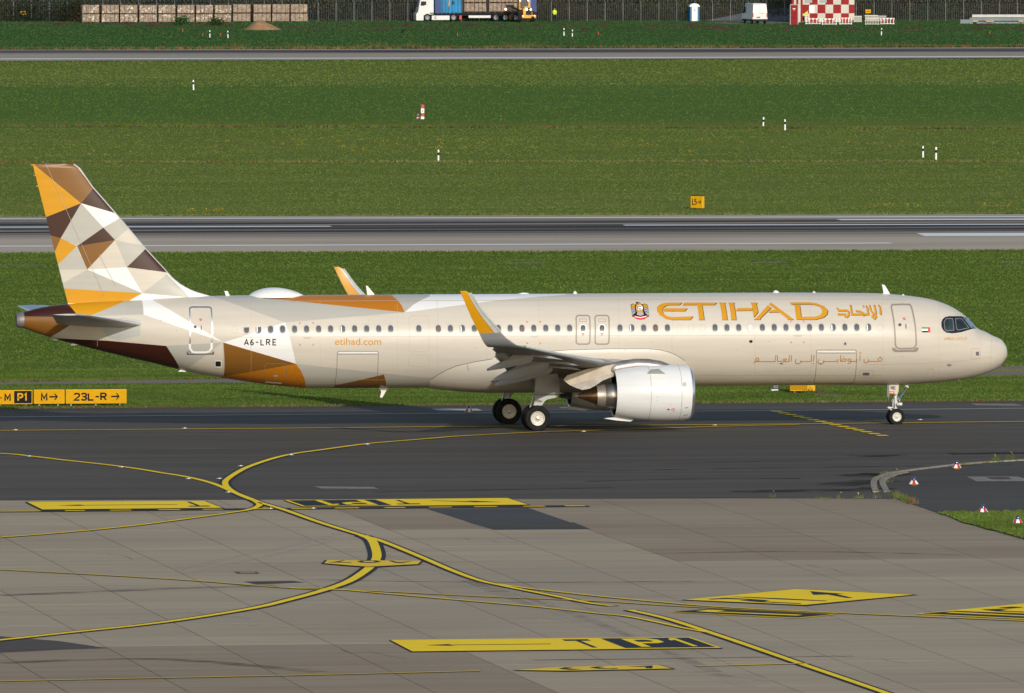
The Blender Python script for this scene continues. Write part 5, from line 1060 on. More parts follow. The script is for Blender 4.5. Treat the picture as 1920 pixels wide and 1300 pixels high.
for a, b, t in ((968, 1000, 549.5), (1448, 1464, 547.5), (1522, 1532, 549), (1690, 1698, 551.5), (1704, 1712, 553.5)): ell('small_aerial', a, b, 552 if b < 1600 else 554, t, .12, 'white')
ell('beacon', 1074, 1084, 552, 547, .09, 'wht')
# ------------------------------------------------------------------ grass: real tufts over the fields
def lin(a, b):
    (ax, ay), (bx, by) = GX(*a), GX(*b); k = (by - ay) / (bx - ax); return lambda x: ay + k * (x - ax)
TWY = lin((0, 768), (1920, 753.2)); PN = lin((0, 722.6), (1920, 705.5)); PF = lin((0, 717.6), (1920, 687)); RN = lin((0, 476), (1920, 470.5)); RF = lin((0, 407.5), (1920, 402.5)); R2N = lin((0, 115), (1920, 109.4)); R2F = lin((0, 94.5), (1920, 89.4))
def tufts(name, n, ya, yb, size, cols, keep, xa=None, label=None, dz=0.0, power=1.0):
    y = ya + (yb - ya) * RNG.random(n) ** power
    d = y + 516.9; xc = -109 + d * .16738; hw = d * (W0 / 2 / FPX) * 1.12
    x = xc + (RNG.random(n) * 2 - 1) * hw if xa is None else xa[0] + RNG.random(n) * (xa[1] - xa[0])
    ok = keep(x, y); x, y = x[ok], y[ok]; n = len(x); z = np.interp(y, _zp[0], _zp[1]) + dz
    nb = 3; h = size * (.55 + .9 * RNG.random((n, nb))); a = RNG.random((n, nb)) * 2 * np.pi; w = size * .55
    lean = RNG.normal(0, .35, (n, nb, 2)) * h[..., None]; off = RNG.normal(0, size * .5, (n, nb, 2))
    bx = x[:, None] + off[..., 0]; by = y[:, None] + off[..., 1]; bz = np.repeat(z[:, None], nb, 1)
    V = np.empty((n, nb, 3, 3)); V[..., 0, :] = np.stack([bx - w * np.cos(a), by - w * np.sin(a), bz], -1); V[..., 1, :] = np.stack([bx + w * np.cos(a), by + w * np.sin(a), bz], -1)
    V[..., 2, :] = np.stack([bx + lean[..., 0], by + lean[..., 1], bz + h], -1)
    nt_ = n * nb; me = bpy.data.meshes.new(name); me.vertices.add(nt_ * 3); me.vertices.foreach_set('co', V.reshape(-1)); me.loops.add(nt_ * 3); me.loops.foreach_set('vertex_index', np.arange(nt_ * 3, dtype=np.int32))
    me.polygons.add(nt_); me.polygons.foreach_set('loop_start', np.arange(0, nt_ * 3, 3, dtype=np.int32)); me.update()
    me.polygons.foreach_set('material_index', np.repeat(RNG.choice(len(cols), n, p=[c[1] for c in cols]), nb).astype(np.int32))
    for c in cols: me.materials.append(M[c[0]])
    return link(name, me, None, kind='stuff', label=label) if 0 else tag(link(name, me), label, None, None, 'stuff')
def blade_mat(nm, c):
    mt, t, b = node_mat(nm); n = NOISE(t, (.3, 1, 1), .3, 4, .6)
    t.links.new(MIX(t, RAMP(t, n, .3, .7), tuple(x * .75 for x in c), tuple(x * 1.2 for x in c)), b.inputs['Base Color']); b.inputs['Roughness'].default_value = .9; b.inputs['Specular IOR Level'].default_value = .0; return mt
for k, c in dict(b1=(0.100, 0.153, 0.029), b2=(0.112, 0.165, 0.034), b3=(0.090, 0.142, 0.026), b4=(0.17, 0.155, 0.065), m1=(0.136, 0.176, 0.041), m2=(0.150, 0.188, 0.047), m3=(0.122, 0.166, 0.038), m4=(0.18, 0.17, 0.075), f1=(0.048, 0.106, 0.032), f2=(0.058, 0.116, 0.036), f3=(0.12, 0.12, 0.05), fl=(0.60, 0.36, 0.02), br=(0.17, 0.10, 0.045)).items(): M[k] = blade_mat('blade_' + k, c)
NEARC = [('b1', .45), ('b2', .22), ('b3', .29), ('b4', .04)]; MIDC = [('m1', .42), ('m2', .24), ('m3', .31), ('m4', .03)]; FARC = [('f1', .6), ('f2', .33), ('f3', .07)]
tufts('grass', 90000, 16, 56, .045, NEARC, lambda x, y: (y > TWY(x) + .1) & ((y < PN(x)) | (y > PF(x))))
tufts('grass', 100000, 50, 204, .058, NEARC, lambda x, y: (y > PF(x) + .1) & (y < RN(x)))
tufts('grass', 90000, 262, 505, .055, MIDC, lambda x, y: (y > RF(x) + .4) & ((y < G(960, 238).y) | (y > G(960, 162).y)))
tufts('grass', 45000, 480, 730, .085, MIDC, lambda x, y: (y < R2N(x)) & (y > G(960, 162).y))
tufts('grass', 22000, 470, 640, .075, [('b3', .5), ('b1', .3), ('m3', .2)], lambda x, y: (y > G(960, 236).y) & (y < G(960, 162).y))  # darker blades carry on the cloud shade painted into the turf
tufts('grass', 40000, 780, 960, .09, FARC, lambda x, y: y > R2F(x))
def edge_tufts(line, sgn, n, size, cols, x0, x1, spread, dz=0.0):
    xs = x0 + RNG.random(n) * (x1 - x0)
    return xs
for line, s_, a, b, sz, cc, sp, nn in ((TWY, 1, -75, 25, .10, [('b4', .3), ('br', .35), ('b3', .35)], .35, 5200), (RN, -1, -75, 60, .12, NEARC, .3, 4000), (PF, 1, -60, 20, .11, [('b3', .6), ('br', .2), ('b1', .2)], .3, 3200), (PN, -1, -60, 20, .07, NEARC, .25, 2600),
        (RF, 1, -30, 70, .15, [('m3', .7), ('m4', .3)], .8, 3000), (lin((0, 305), (1920, 304)), 1, -20, 110, .16, [('br', .25), ('m4', .4), ('m3', .35)], .9, 2400), (lin((0, 238), (1920, 243)), 1, 0, 120, .2, [('br', .15), ('f3', .35), ('b3', .5)], 1.2, 3200),
        (R2F, 1, 20, 190, .30, [('br', .45), ('f1', .35), ('f3', .2)], 2.0, 4200)):
    st = RNG.bit_generator.state
    xx = RNG.random(nn) * (b - a) + a; hold = {}
    def mk(x, y, line=line): return np.ones_like(x, bool)
    y = line(xx) + s_ * np.abs(RNG.normal(0, sp, nn)); n = len(xx)
    V = np.empty((n, 3, 3, 3)); z = np.interp(y, _zp[0], _zp[1])
    for q in range(3):
        h = sz * (.4 + 1.0 * RNG.random(n)); an = RNG.random(n) * 6.28; ox = RNG.normal(0, sz * .6, n); oy = RNG.normal(0, sz * .4, n)
        V[:, q, 0] = np.stack([xx + ox - sz * .4 * np.cos(an), y + oy - sz * .4 * np.sin(an), z], -1); V[:, q, 1] = np.stack([xx + ox + sz * .4 * np.cos(an), y + oy + sz * .4 * np.sin(an), z], -1); V[:, q, 2] = np.stack([xx + ox + RNG.normal(0, sz * .4, n), y + oy, z + h], -1)
    me = bpy.data.meshes.new('verge_grass'); me.from_pydata(V.reshape(-1, 3).tolist(), [], np.arange(n * 9).reshape(-1, 3).tolist()); me.polygons.foreach_set('material_index', np.repeat(RNG.choice(len(cc), n, p=[c[1] for c in cc]), 3).astype(np.int32))
    for c in cc: me.materials.append(M[c[0]])
    tag(link('verge_grass', me), kind='stuff')
# corner of grass at the right, seam weeds, dandelions
from mathutils.geometry import intersect_point_line
def in_poly(x, y, poly):
    c = np.zeros(len(x), bool); n = len(poly)
    for i in range(n):
        (xa, ya), (xb, yb) = poly[i], poly[(i + 1) % n]
        with np.errstate(divide='ignore', invalid='ignore'): c ^= ((ya > y) != (yb > y)) & (x < (xb - xa) * (y - ya) / (yb - ya) + xa)
    return c
wx = [p[0] for p in WEDGE]; wy = [p[1] for p in WEDGE]
tufts('grass', 26000, min(wy) - .2, max(wy) + .1, .055, [('b1', .45), ('b2', .3), ('b3', .2), ('b4', .05)], lambda x, y: in_poly(x, y, WEDGE), (min(wx), min(max(wx), -6)), dz=AZ + .03)
def weed_clump(name, pts, size, cols, n=60, spread=.25, z=AZ, flower=0):
    V = []; F = []; MI = []
    for px, py in pts:
        q = G(px, py)
        for k in range(n):
            a = random.random() * 6.28; r = abs(random.gauss(0, spread)); bx, by = q.x + r * math.cos(a), q.y + r * math.sin(a) * .6; h = size * (.3 + random.random()); la = random.random() * 6.28; w = .012
            i = len(V); V += [(bx - w, by, q.z + z), (bx + w, by, q.z + z), (bx + .35 * h * math.cos(la), by + .35 * h * math.sin(la), q.z + z + h)]; F.append((i, i + 1, i + 2)); MI.append(random.randrange(len(cols) - (1 if flower else 0)))
        for k in range(flower):
            x = q.x + random.gauss(0, .08); h = size * (.9 + .5 * random.random()); i = len(V); V += [(x - .02, q.y, q.z + z + h), (x + .02, q.y, q.z + z + h), (x + .02, q.y + .02, q.z + z + h + .03), (x - .02, q.y + .02, q.z + z + h + .03)]; F.append((i, i + 1, i + 2, i + 3)); MI.append(len(cols) - 1)
    me = bpy.data.meshes.new(name); me.from_pydata(V, [], F); me.polygons.foreach_set('material_index', MI)
    for c in cols: me.materials.append(M[c])
    return tag(link(name, me), kind='stuff')
weed_clump('joint_weeds', [(1540, 937), (1548, 937), (1642, 902), (1657, 891.5), (1662, 889), (1667, 897), (1678, 892), (1664, 906), (1646, 923), (1668, 925), (1676, 930), (1682, 937), (1700, 943), (1809, 873.4), (1828, 871), (1850, 870)], .09, ['b2', 'b1', 'b4', 'br'], 32, .2)
weed_clump('flowering_weeds', [(1574, 936.5), (1604, 936.5), (1611, 936.5), (1641, 936.5), (1682, 892), (1447, 934)], .17, ['b4', 'b2', 'fl'], 9, .14, flower=1)
weed_clump('flowering_weeds', [(1868, 868), (1896, 865.5)], .25, ['b2', 'b1', 'fl'], 60, .14, flower=2)
weed_clump('red_weed', [(1707, 946), (1712, 947)], .26, ['br', 'b4', 'br'], 50, .12)
weed_clump('green_weeds', [(1684, 933), (1688, 937), (1695, 941), (1702, 943.5)], .22, ['b2', 'b4', 'b1'], 45, .14)
weed_clump('path_weeds', [(x, 715.5) for x in range(130, 165, 6)] + [(240, 714.5), (1800 + 0, 697)] + [(x, 697) for x in range(1862, 1920, 8)], .10, ['b3', 'br', 'b1'], 50, .5, .01)
weed_clump('tall_weeds', [(1536, 737), (1542, 737), (1518, 737), (1500, 736), (1488, 735)], .35, ['b4', 'br', 'b3'], 40, .25, 0)
fls = [(random.gauss(620, 330), random.gauss(272, 6)) for _ in range(34)] + [(random.gauss(1430, 260), random.uniform(262, 278)) for _ in range(18)] + [(random.uniform(360, 420), 396) for _ in range(5)] + [(random.uniform(1640, 1920), random.uniform(385, 392)) for _ in range(9)] + [(random.uniform(0, 1920), random.uniform(258, 300)) for _ in range(20)]
weed_clump('yellow_flowers', fls, .10, ['fl', 'b4', 'fl'], 6, .6, .03, flower=3)
weed_clump('yellow_flowers', [(random.uniform(0, 1900), random.uniform(480, 700)) for _ in range(60)], .05, ['fl', 'b2', 'fl'], 2, .05, .05, flower=1)
weed_clump('dark_weeds', [(random.gauss(c, 16), 86 + random.random() * 2) for c in (430, 560, 700, 760, 960, 1010, 1300, 1600, 1680) for _ in range(8)] + [(random.uniform(0, 1920), 155) for _ in range(12)], .55, ['br', 'f1', 'f3'], 10, 1.0, 0)
# ------------------------------------------------------------------ furniture of the airfield
for k, v in dict(sgn_y=plain('sign_yellow', (0.66, 0.335, 0.004), .6, var=.06, vs=2), sgn_e=plain('sign_edge', (0.74, 0.42, 0.02), .6), pole=plain('galvanised_post', (0.27, 0.28, 0.285), .5, .3, var=.1), red2=plain('marker_red', (0.50, 0.03, 0.02), .45), redd=plain('building_red', (0.30, 0.022, 0.028), .6, var=.12, vs=1),
                 cream=plain('building_white', (0.58, 0.55, 0.48), .6, var=.08, vs=1), dome=plain('blue_glass_dome', (0.006, 0.012, 0.08), .08, coat=1), orng=plain('orange_base', (0.42, 0.21, 0.006), .6), wrap=None, pal=plain('pallet_wood', (0.20, 0.13, 0.08), .9, var=.3, vs=3),
                 tblue=plain('curtain_blue', (0.015, 0.19, 0.40), .4, var=.25, vs=.8), tnavy=plain('navy_curtain', (0.01, 0.03, 0.16), .5, var=.2), truckw=plain('lorry_white', (0.66, 0.66, 0.66), .35, var=.05), vanw=plain('van_white', (0.72, 0.71, 0.68), .3, var=.05), loader=plain('loader_yellow', (0.72, 0.33, 0.012), .45, var=.12, vs=2),
                 dkg=plain('dark_plastic', (0.03, 0.032, 0.035), .6), hivis=plain('hi_vis_cloth', (0.62, 0.85, 0.05), .7), navy=plain('navy_trousers', (0.015, 0.018, 0.03), .8), skin=plain('skin', (0.45, 0.26, 0.18), .6), hair=plain('dark_hair', (0.02, 0.015, 0.01), .7), soil=plain('loose_soil', (0.105, 0.045, 0.03), .95, var=.4, vs=2, bump=.5),
                 sand=plain('sand', (0.32, 0.19, 0.10), .95, var=.2, vs=2, bump=.4), steelb=plain('girder_grey', (0.17, 0.20, 0.22), .6, .2, var=.15), steelw=plain('pale_girder', (0.42, 0.43, 0.43), .5, .2, var=.1), toib=plain('toilet_blue', (0.01, 0.12, 0.26), .5), slope=plain('far_road', (0.16, 0.16, 0.17), .9, var=.1), wire=plain('fence_wire', (0.14, 0.15, 0.15), .6, .2)).items():
    if v: M[k] = v
def wrap_mat(nm, painted_glint):                       # shrink-wrapped brown bricks: film glints painted into the colour as pale patches
    mt, t, b = node_mat(nm); tc = t.nodes.new('ShaderNodeTexCoord'); n = N(t, 'ShaderNodeTexNoise'); n.inputs['Scale'].default_value = 2.6; n.inputs['Detail'].default_value = 6; n.inputs['Distortion'].default_value = 1.2
    oi = t.nodes.new('ShaderNodeObjectInfo'); vm = N(t, 'ShaderNodeVectorMath', operation='ADD'); sc_ = N(t, 'ShaderNodeMath', operation='MULTIPLY'); sc_.inputs[1].default_value = 60; t.links.new(oi.outputs['Random'], sc_.inputs[0]); cx = t.nodes.new('ShaderNodeCombineXYZ'); t.links.new(sc_.outputs[0], cx.inputs[0]); t.links.new(tc.outputs['Object'], vm.inputs[0]); t.links.new(cx.outputs[0], vm.inputs[1]); t.links.new(vm.outputs[0], n.inputs[0])
    c = MIX(t, RAMP(t, n.outputs[0], .3, .6), (0.17, 0.115, 0.08), (0.28, 0.20, 0.14)); c = MIX(t, RAMP(t, n.outputs[0], .56, .64, 0, painted_glint), c, (0.80, 0.74, 0.62))
    t.links.new(c, b.inputs['Base Color']); b.inputs['Roughness'].default_value = .5; bp = N(t, 'ShaderNodeBump'); bp.inputs['Strength'].default_value = .5; bp.inputs['Distance'].default_value = .1; t.links.new(n.outputs[0], bp.inputs['Height']); t.links.new(bp.outputs[0], b.inputs['Normal']); return mt
M['wrap'] = wrap_mat('wrapped_bricks_painted_glints', .7); M['wrap2'] = wrap_mat('wrapped_bricks_dull', .15)
# taxiway guidance signs
def sign(x0, x1, ytop, ybot, yg, label, deco, legs, thick=.22, name='taxiway_sign'):
    q = G((x0 + x1) / 2, yg); s = depth_scale(q); w = (x1 - x0) / s / math.cos(TH) ; zb_ = (yg - ybot) / s; h = (ybot - ytop) / s
    o = tag(empty(name, q), label, 'airfield sign')
    MB().box(-w / 2, w / 2, 0, thick, zb_, zb_ + h, .012).build('sign_box', 'sgn_e', o)
    MB().box(-w / 2 + .03, w / 2 - .03, -.006, .0, zb_ + .03, zb_ + h - .03).build('sign_face', 'sgn_y', o)
    lg = MB(); lg.box(-.035, .035, .08, .15, -.02, zb_ + .01); first = None
    for px in legs:
        l = lg.build('leg', 'pole', o) if first is None else first.copy()
        if first is not None: COL.objects.link(l)
        first = first or l; l.location = ((px - (x0 + x1) / 2) / s / math.cos(TH), 0, 0)
    f = lambda u, v: (-w / 2 + u * w, zb_ + (1 - v) * h)
    for kind, mt_, yo, data in deco:
        m_ = MB()
        for p in data: m_.add([(f(u, v)[0], yo, f(u, v)[1]) for u, v in p], [tuple(range(len(p)))])
        m_.build(kind, mt_, o)
    return o
def tx(body, u0, v0, u1, v1, asp=2.0, w=.115):
    k = asp; return [[(a / k, b) for a, b in p] for p in stroke_text(body, u0 * k, v0, u1 * k, v1, w, {'-': .7, '1': .6})]
def arrow(u0, u1, vc, hv=.26, hu=.10, t=.055):
    return [[(u0, vc - t), (u1 - hu * .35, vc - t), (u1 - hu * .35, vc + t), (u0, vc + t)], [(u1 - hu, vc - hv), (u1 - hu * .62, vc - hv), (u1, vc), (u1 - hu * .35, vc)], [(u1 - hu * .35, vc), (u1, vc), (u1 - hu * .62, vc + hv), (u1 - hu, vc + hv)]]
sign(-40, 60.5, 732, 758.5, 761.5, 'yellow and black sign showing M and P1, cut off by the left picture edge', [('dash', 'ink', -.012, [[(.385, .50), (.435, .50), (.435, .57), (.385, .57)]]), ('letter', 'ink', -.012, tx('M', .478, .22, .600, .80, 3.8)), ('black_field', 'ink', -.011, [[(.66, .05), (.985, .05), (.985, .93), (.66, .93)]]), ('letter', 'sgn_y', -.015, tx('P1', .72, .20, .915, .80, 3.8))], [49, 0, -30])
sign(64, 121, 731, 757.5, 761.5, 'small yellow sign with M and an arrow, middle of the three signs', [('letter', 'ink', -.012, tx('M', .22, .22, .44, .82, 2.15)), ('arrow', 'ink', -.012, arrow(.50, .78, .50, .22, .13))], [74, 109])
sign(124, 237, 730.5, 757, 761, 'long yellow sign reading 23L-R with an arrow', [('letter', 'ink', -.012, tx('23L-R', .125, .22, .675, .80, 4.3)), ('arrow', 'ink', -.012, arrow(.745, .885, .50, .22, .062))], [134, 180, 225])
# sign across the field, turned so that its end shows
q = G(1306, 392); s = depth_scale(q)
o = tag(empty('taxiway_sign', q, rad(-38)), 'small square yellow sign reading L5 with an arrow, alone in the grass beyond the runway', 'airfield sign')
MB().box(-.46, .46, 0, .28, .06, .87, .01).build('sign_box', 'sgn_e', o); MB().box(-.45, .45, -.006, 0, .10, .83).build('sign_face', 'sgn_y', o); MB().box(-.47, .47, -.01, .3, .87, .92).build('sign_lid', 'dkg', o)
MB().box(-.40, -.34, .1, .16, -.02, .08).build('leg', 'pole', o); MB().box(.34, .40, .1, .16, -.02, .08).build('leg', 'pole', o)
for nm, d in (('letter', tx('L5', -.33, .27, .03, .70, 1.0, .06)), ('arrow', [[(a, 1 - b) for a, b in p] for p in arrow(.08, .36, .5, .14, .14, .03)])):
    m_ = MB()
    for p in d: m_.add([(u, -.012, .97 - v) for u, v in p], [tuple(range(len(p)))])
    m_.build(nm, 'ink', o)
# sign half hidden by the fuselage
q = G(1510, 737); o = tag(empty('taxiway_sign', q, rad(-8)), 'yellow sign box in the grass half hidden below the forward fuselage', 'airfield sign')
MB().box(-.72, .46, 0, .22, .09, .85, .01).build('sign_box', 'sgn_e', o); MB().box(-.70, .10, -.008, 0, .13, .80).build('sign_face', 'orng', o)
for x in (-.5, .0, .36): MB().box(x - .03, x + .03, .08, .14, -.02, .1).build('leg', 'pole', o)
o = tag(empty('equipment_case', G(1455, 733)), 'low grey case with a white base strip in the grass under the fuselage', 'equipment case'); MB().box(-.14, .16, 0, .3, .10, .36, .02).build('case_body', 'dgrey', o); MB().box(-.22, .10, -.05, .3, 0, .07, .01).build('base_strip', 'wht', o)
# marker posts
def post_mesh():
    o = empty('marker_post', (0, 0, 0)); MB().box(-.06, .06, -.035, .035, -.02, .90, .012).build('post', 'wht', o); MB().box(-.063, .063, -.038, .038, .50, .70, .0).build('black_band', 'ink', o); return o
proto = None
for px, yg, hp, nm in ((363, 169, 19, 'white marker post with black band, alone in the far grass above the tail'), (822, 304, 23, 'white marker post with black band, in mid field straight above the raised near winglet'), (1431, 240, 20, 'left post of the close pair of white marker posts right of mid field'), (1472, 244.5, 20.5, 'right post of the close pair of white marker posts right of mid field'),
                       (1731, 295.5, 21.5, 'left post of the marker pair above the aircraft nose'), (1755, 300, 24, 'right post of the marker pair above the aircraft nose'), (393.5, 71, 14, 'far marker post below the brick pallets, left of its pair'), (427.5, 71.5, 13.5, 'far marker post below the brick pallets, right of its pair'),
                       (1057.5, 67.5, 14.5, 'left one of two far marker posts right of the yellow loader'), (1073, 69.5, 13.5, 'right one of two far marker posts right of the yellow loader'), (1652.5, 66.5, 13.5, 'lone far marker post in front of the white barriers')):
    if proto is None: proto = o = post_mesh()
    else: o = copy_tree(proto)
    q = G(px, yg); o.location = q; k = hp / depth_scale(q) / .9; o.scale = (k, k, k); o.rotation_euler = (rad(random.uniform(-2, 2)), rad(random.uniform(-3, 3)), rad(random.uniform(-20, 20))); tag(o, nm, 'marker post', 'white marker posts in the grass')
q = G(792, 223.5); s = depth_scale(q); o = tag(empty('striped_post', q), 'tall square post in red and white bands standing in the far grass', 'marker post'); hh = 27 / s
for k, c in enumerate(('wht', 'red2', 'wht', 'red2')): a = (0, .17, .43, .73, 1)[k] * hh; b = (0, .17, .43, .73, 1)[k + 1] * hh; MB().box(-.14, .14, -.14, .14, a, b, 0).build('post_band', c, o)
MB().add([(-.06, -.145, .52 * hh), (0, -.145, .60 * hh), (.07, -.145, .66 * hh), (.02, -.145, .5 * hh)], [(0, 1, 2, 3)]).build('post_mark', 'ink', o)
q = G(784, 223); o = tag(empty('traffic_cone', q), 'small red and white traffic cone beside the striped post', 'traffic cone'); MB().box(-.2, .2, -.2, .2, 0, .04, .01).build('cone_base', 'red2', o)
for k, c in enumerate(('wht', 'red2', 'wht', 'red2')): z0 = .04 + k * .13; MB().lathe([(z0, .15 - .032 * k), (z0 + .13, .15 - .032 * (k + 1))], 'Z', (0, 0, 0), 14).build('cone_band', c, o, True)
# raised taxiway edge lights
def edge_light():
    o = empty('taxiway_edge_light'); MB().lathe([(0, .16), (.05, .16), (.05, .001)], 'Z', (0, 0, 0), 16, True).build('light_base', 'orng', o, True)
    sk = MB(); n = 16; f0, r0, r1, z0, z1 = 0, .21, .11, .045, .19
    m_ = MB()
    for c in (0, 1):
        m_.k = c
        for i in range(n):
            if (i // 2) % 2 == c:
                a, b = 2 * math.pi * (i + .5) / n, 2 * math.pi * (i + 1.5) / n
                m_.add([(r0 * math.cos(a), r0 * math.sin(a), z0), (r0 * math.cos(b), r0 * math.sin(b), z0), (r1 * math.cos(b), r1 * math.sin(b), z1), (r1 * math.cos(a), r1 * math.sin(a), z1)], [(0, 1, 2, 3)])
    m_.build('striped_skirt', ['wht', 'red2'], o)
    MB().lathe([(.185, .001), (.19, .11), (.215, .085), (.28, .078), (.33, .055), (.35, .001)], 'Z', (0, 0, 0), 18).build('light_dome', 'dome', o, True); return o
proto = None
for px, py, dz, nm in ((1713, 911.5, AZ, 'edge light on an orange base, on the dark shoulder by the kerb end'), (1793.5, 881.5, AZ + .01, 'red and white edge light with blue dome standing just inside the curved kerb'), (1843, 965, AZ + .02, 'edge light half sunk in the grass corner, the left of two there'), (1908, 985.5, AZ + .02, 'edge light in the grass corner at the right picture edge'), (879, 775, PV, 'small edge light beyond the main wheels, in front of the belly')):
    if proto is None: proto = o = edge_light()
    else: o = copy_tree(proto)
    q = G(px, py); q.z += dz; o.location = q; o.rotation_euler = (0, 0, random.random()); tag(o, nm, 'edge light', 'blue-domed taxiway edge lights')
proto = None
for px, py, nm in ((29, 808.5, 'flush light on the far centre line, left picture edge'), (346, 805.5, 'flush light on the far centre line below the rear door'), (55, 858, 'flush light on the left curve, nearest the picture edge'), (228, 878.3, 'flush light on the left curve, second from the picture edge'), (353, 900.3, 'flush light on the left curve, third from the picture edge'), (411, 900, 'flush light just left of the loop of yellow lines'),
                   (451, 876.2, 'flush light on the upper side of the yellow loop'), (428, 925.6, 'flush light below the yellow loop'), (545, 855.5, 'flush light on the long curve right of the loop'), (688, 835.5, 'flush light on the long curve below the wing'), (507, 956.5, 'flush light on the black dashed line, left of two'), (587, 955.8, 'flush light on the black dashed line, right of two'), (1094, 811.5, 'flush light on the curve right of the main wheels'), (1340, 799.5, 'flush light on the centre line right of the engine'), (1725, 789.5, 'flush light right of the nose wheel')):
    if proto is None:
        proto = o = empty('inset_light'); MB().lathe([(0, .13), (.015, .12), (.025, .08), (.025, .001)], 'Z', (0, 0, 0), 14).build('light_housing', 'sil', o, True); MB().box(-.03, .03, -.13, -.08, .012, .04).build('light_lens', 'wht', o)
    else: o = copy_tree(proto)
    q = G(px, py); q.z += AZ + .012; o.location = q; tag(o, nm, 'inset light', 'flush centre line lights')
# ------------------------------------------------------------------ far edge of the airfield
YF = G(960, 40).y; FS = depth_scale((130, YF, 0))
def F(px, yg=40.0): return G(px, yg)
fence = tag(empty('perimeter_fence', (F(0).x, YF, 0)), 'tall grey wire mesh perimeter fence with barbed wire along the far edge of the field', 'fence')
fx0 = F(0).x; fx1 = F(1920).x; pm = MB(); pm.tube((0, 0, 0), (0, 0, 2.35), .034, n=8); pm.tube((0, 0, 2.35), (-.12, -.18, 2.75), .035, .03, 8); fp = None
sp_ = 33.62
for k in range(-6, 64):
    px = 25 + sp_ * k; x = F(px).x - fx0; y = F(px).y - YF
    o = pm.build('post', 'pole', fence, True) if fp is None else fp.copy()
    if fp is not None: COL.objects.link(o)
    fp = fp or o; o.location = (x, y, 0)
wm = MB(); xa, xb = F(-180).x - fx0, F(2100).x - fx0; ya, yb = F(-180).y - YF, F(2100).y - YF
for k in range(19):
    z = .08 + k * .122; wm.tube((xa, ya, z), (xb, yb, z), .011, n=3)
for k in range(3): wm.tube((xa, ya - .06 * k, 2.42 + .11 * k), (xb, yb - .06 * k, 2.42 + .11 * k), .012, n=3)
n_ = int((xb - xa) / .28)
for k in range(n_):
    t = k / n_; x, y = xa + (xb - xa) * t, ya + (yb - ya) * t; wm.add([(x - .008, y, .05), (x + .008, y, .05), (x + .008, y, 2.3), (x - .008, y, 2.3)], [(0, 1, 2, 3)])
w_ = wm.build('wire_mesh', 'wire', fence); w_['kind'] = 'stuff'
rz_ = MB(); n_ = int((xb - xa) / .5); prev = None
for k in range(n_ * 6):
    a = k / 6 * 2 * math.pi; t = k / (n_ * 6); p = Vector((xa + (xb - xa) * t, ya + (yb - ya) * t - .05 + .28 * math.cos(a), 2.68 + .26 * math.sin(a)))
    if prev is not None: rz_.tube(prev, p, .012, n=3)
    prev = p
w_ = rz_.build('razor_wire', 'pole', fence); w_['kind'] = 'stuff'
for px, py, lb in ((43.5, 24.5, 'small yellow notice plate hanging on the fence near its left end'), (1627.5, 21.5, 'small yellow notice plate on the fence right of the checkered hut')):
    q = F(px); s = depth_scale(q); o = tag(empty('notice_plate', (q.x, q.y - .09, 0)), lb, 'notice plate', None); hgt = (40 - py) / s; MB().box(-.35, .35, 0, .02, hgt - .23, hgt + .23).build('plate', 'sgn_y', o); MB().box(-.25, .25, -.006, 0, hgt - .05, hgt + .02).build('plate_text', 'redd', o)
# trees and scrub behind the fence
def foliage(name, n, x0, x1, y0, y1, ztop, size, cols, zmin=0.0, clump=1.0):
    k = max(1, n // 260); cx = RNG.uniform(x0, x1, k); cy = RNG.uniform(y0, y1, k); cz = RNG.uniform(zmin, ztop, k); cm = RNG.choice(len(cols), k, p=[c[1] for c in cols])
    ii = RNG.integers(0, k, n); P_ = np.stack([cx[ii], cy[ii], cz[ii]], -1) + RNG.normal(0, 1, (n, 3)) * np.array([clump * 1.5, clump, clump]); P_[:, 2] = np.abs(P_[:, 2])
    u = RNG.normal(0, 1, (n, 3)); u /= np.linalg.norm(u, axis=1)[:, None]; v = np.cross(u, RNG.normal(0, 1, (n, 3))); v /= np.linalg.norm(v, axis=1)[:, None]; s = size * (.5 + RNG.random(n))[:, None]
    V = np.stack([P_ - u * s, P_ - v * s * .5, P_ + u * s, P_ + v * s * .5], 1).reshape(-1, 3); me = bpy.data.meshes.new(name); me.from_pydata(V.tolist(), [], np.arange(n * 4).reshape(-1, 4).tolist()); me.polygons.foreach_set('material_index', cm[ii].astype(np.int32))
    for c in cols: me.materials.append(M[c[0]])
    return me
for k, c in dict(l1=(0.034, 0.050, 0.022), l2=(0.044, 0.058, 0.026), l3=(0.060, 0.050, 0.030), l4=(0.10, 0.095, 0.03), l5=(0.06, 0.040, 0.024), l6=(0.024, 0.036, 0.020)).items(): M[k] = blade_mat('leaf_' + k, c)
xw0, xw1 = F(-150).x, F(2070).x
WC = [('l1', .34), ('l2', .24), ('l3', .14), ('l4', .04), ('l5', .08), ('l6', .16)]
tag(link('woodland', foliage('woodland', 120000, xw0, xw1, YF + 6, YF + 22, 8, .20, WC, 0, 1.5)), kind='stuff')
tag(link('scrub', foliage('scrub', 40000, xw0, xw1, YF + 2.5, YF + 6, 2.0, .13, [('l3', .35), ('l5', .25), ('l6', .2), ('l2', .2)], 0, .7)), kind='stuff')
MB().box(xw0 - 60, xw1 + 60, YF + 24, YF + 60, -1, 9).build('dark_hillside', 'l6', None, kind='structure')
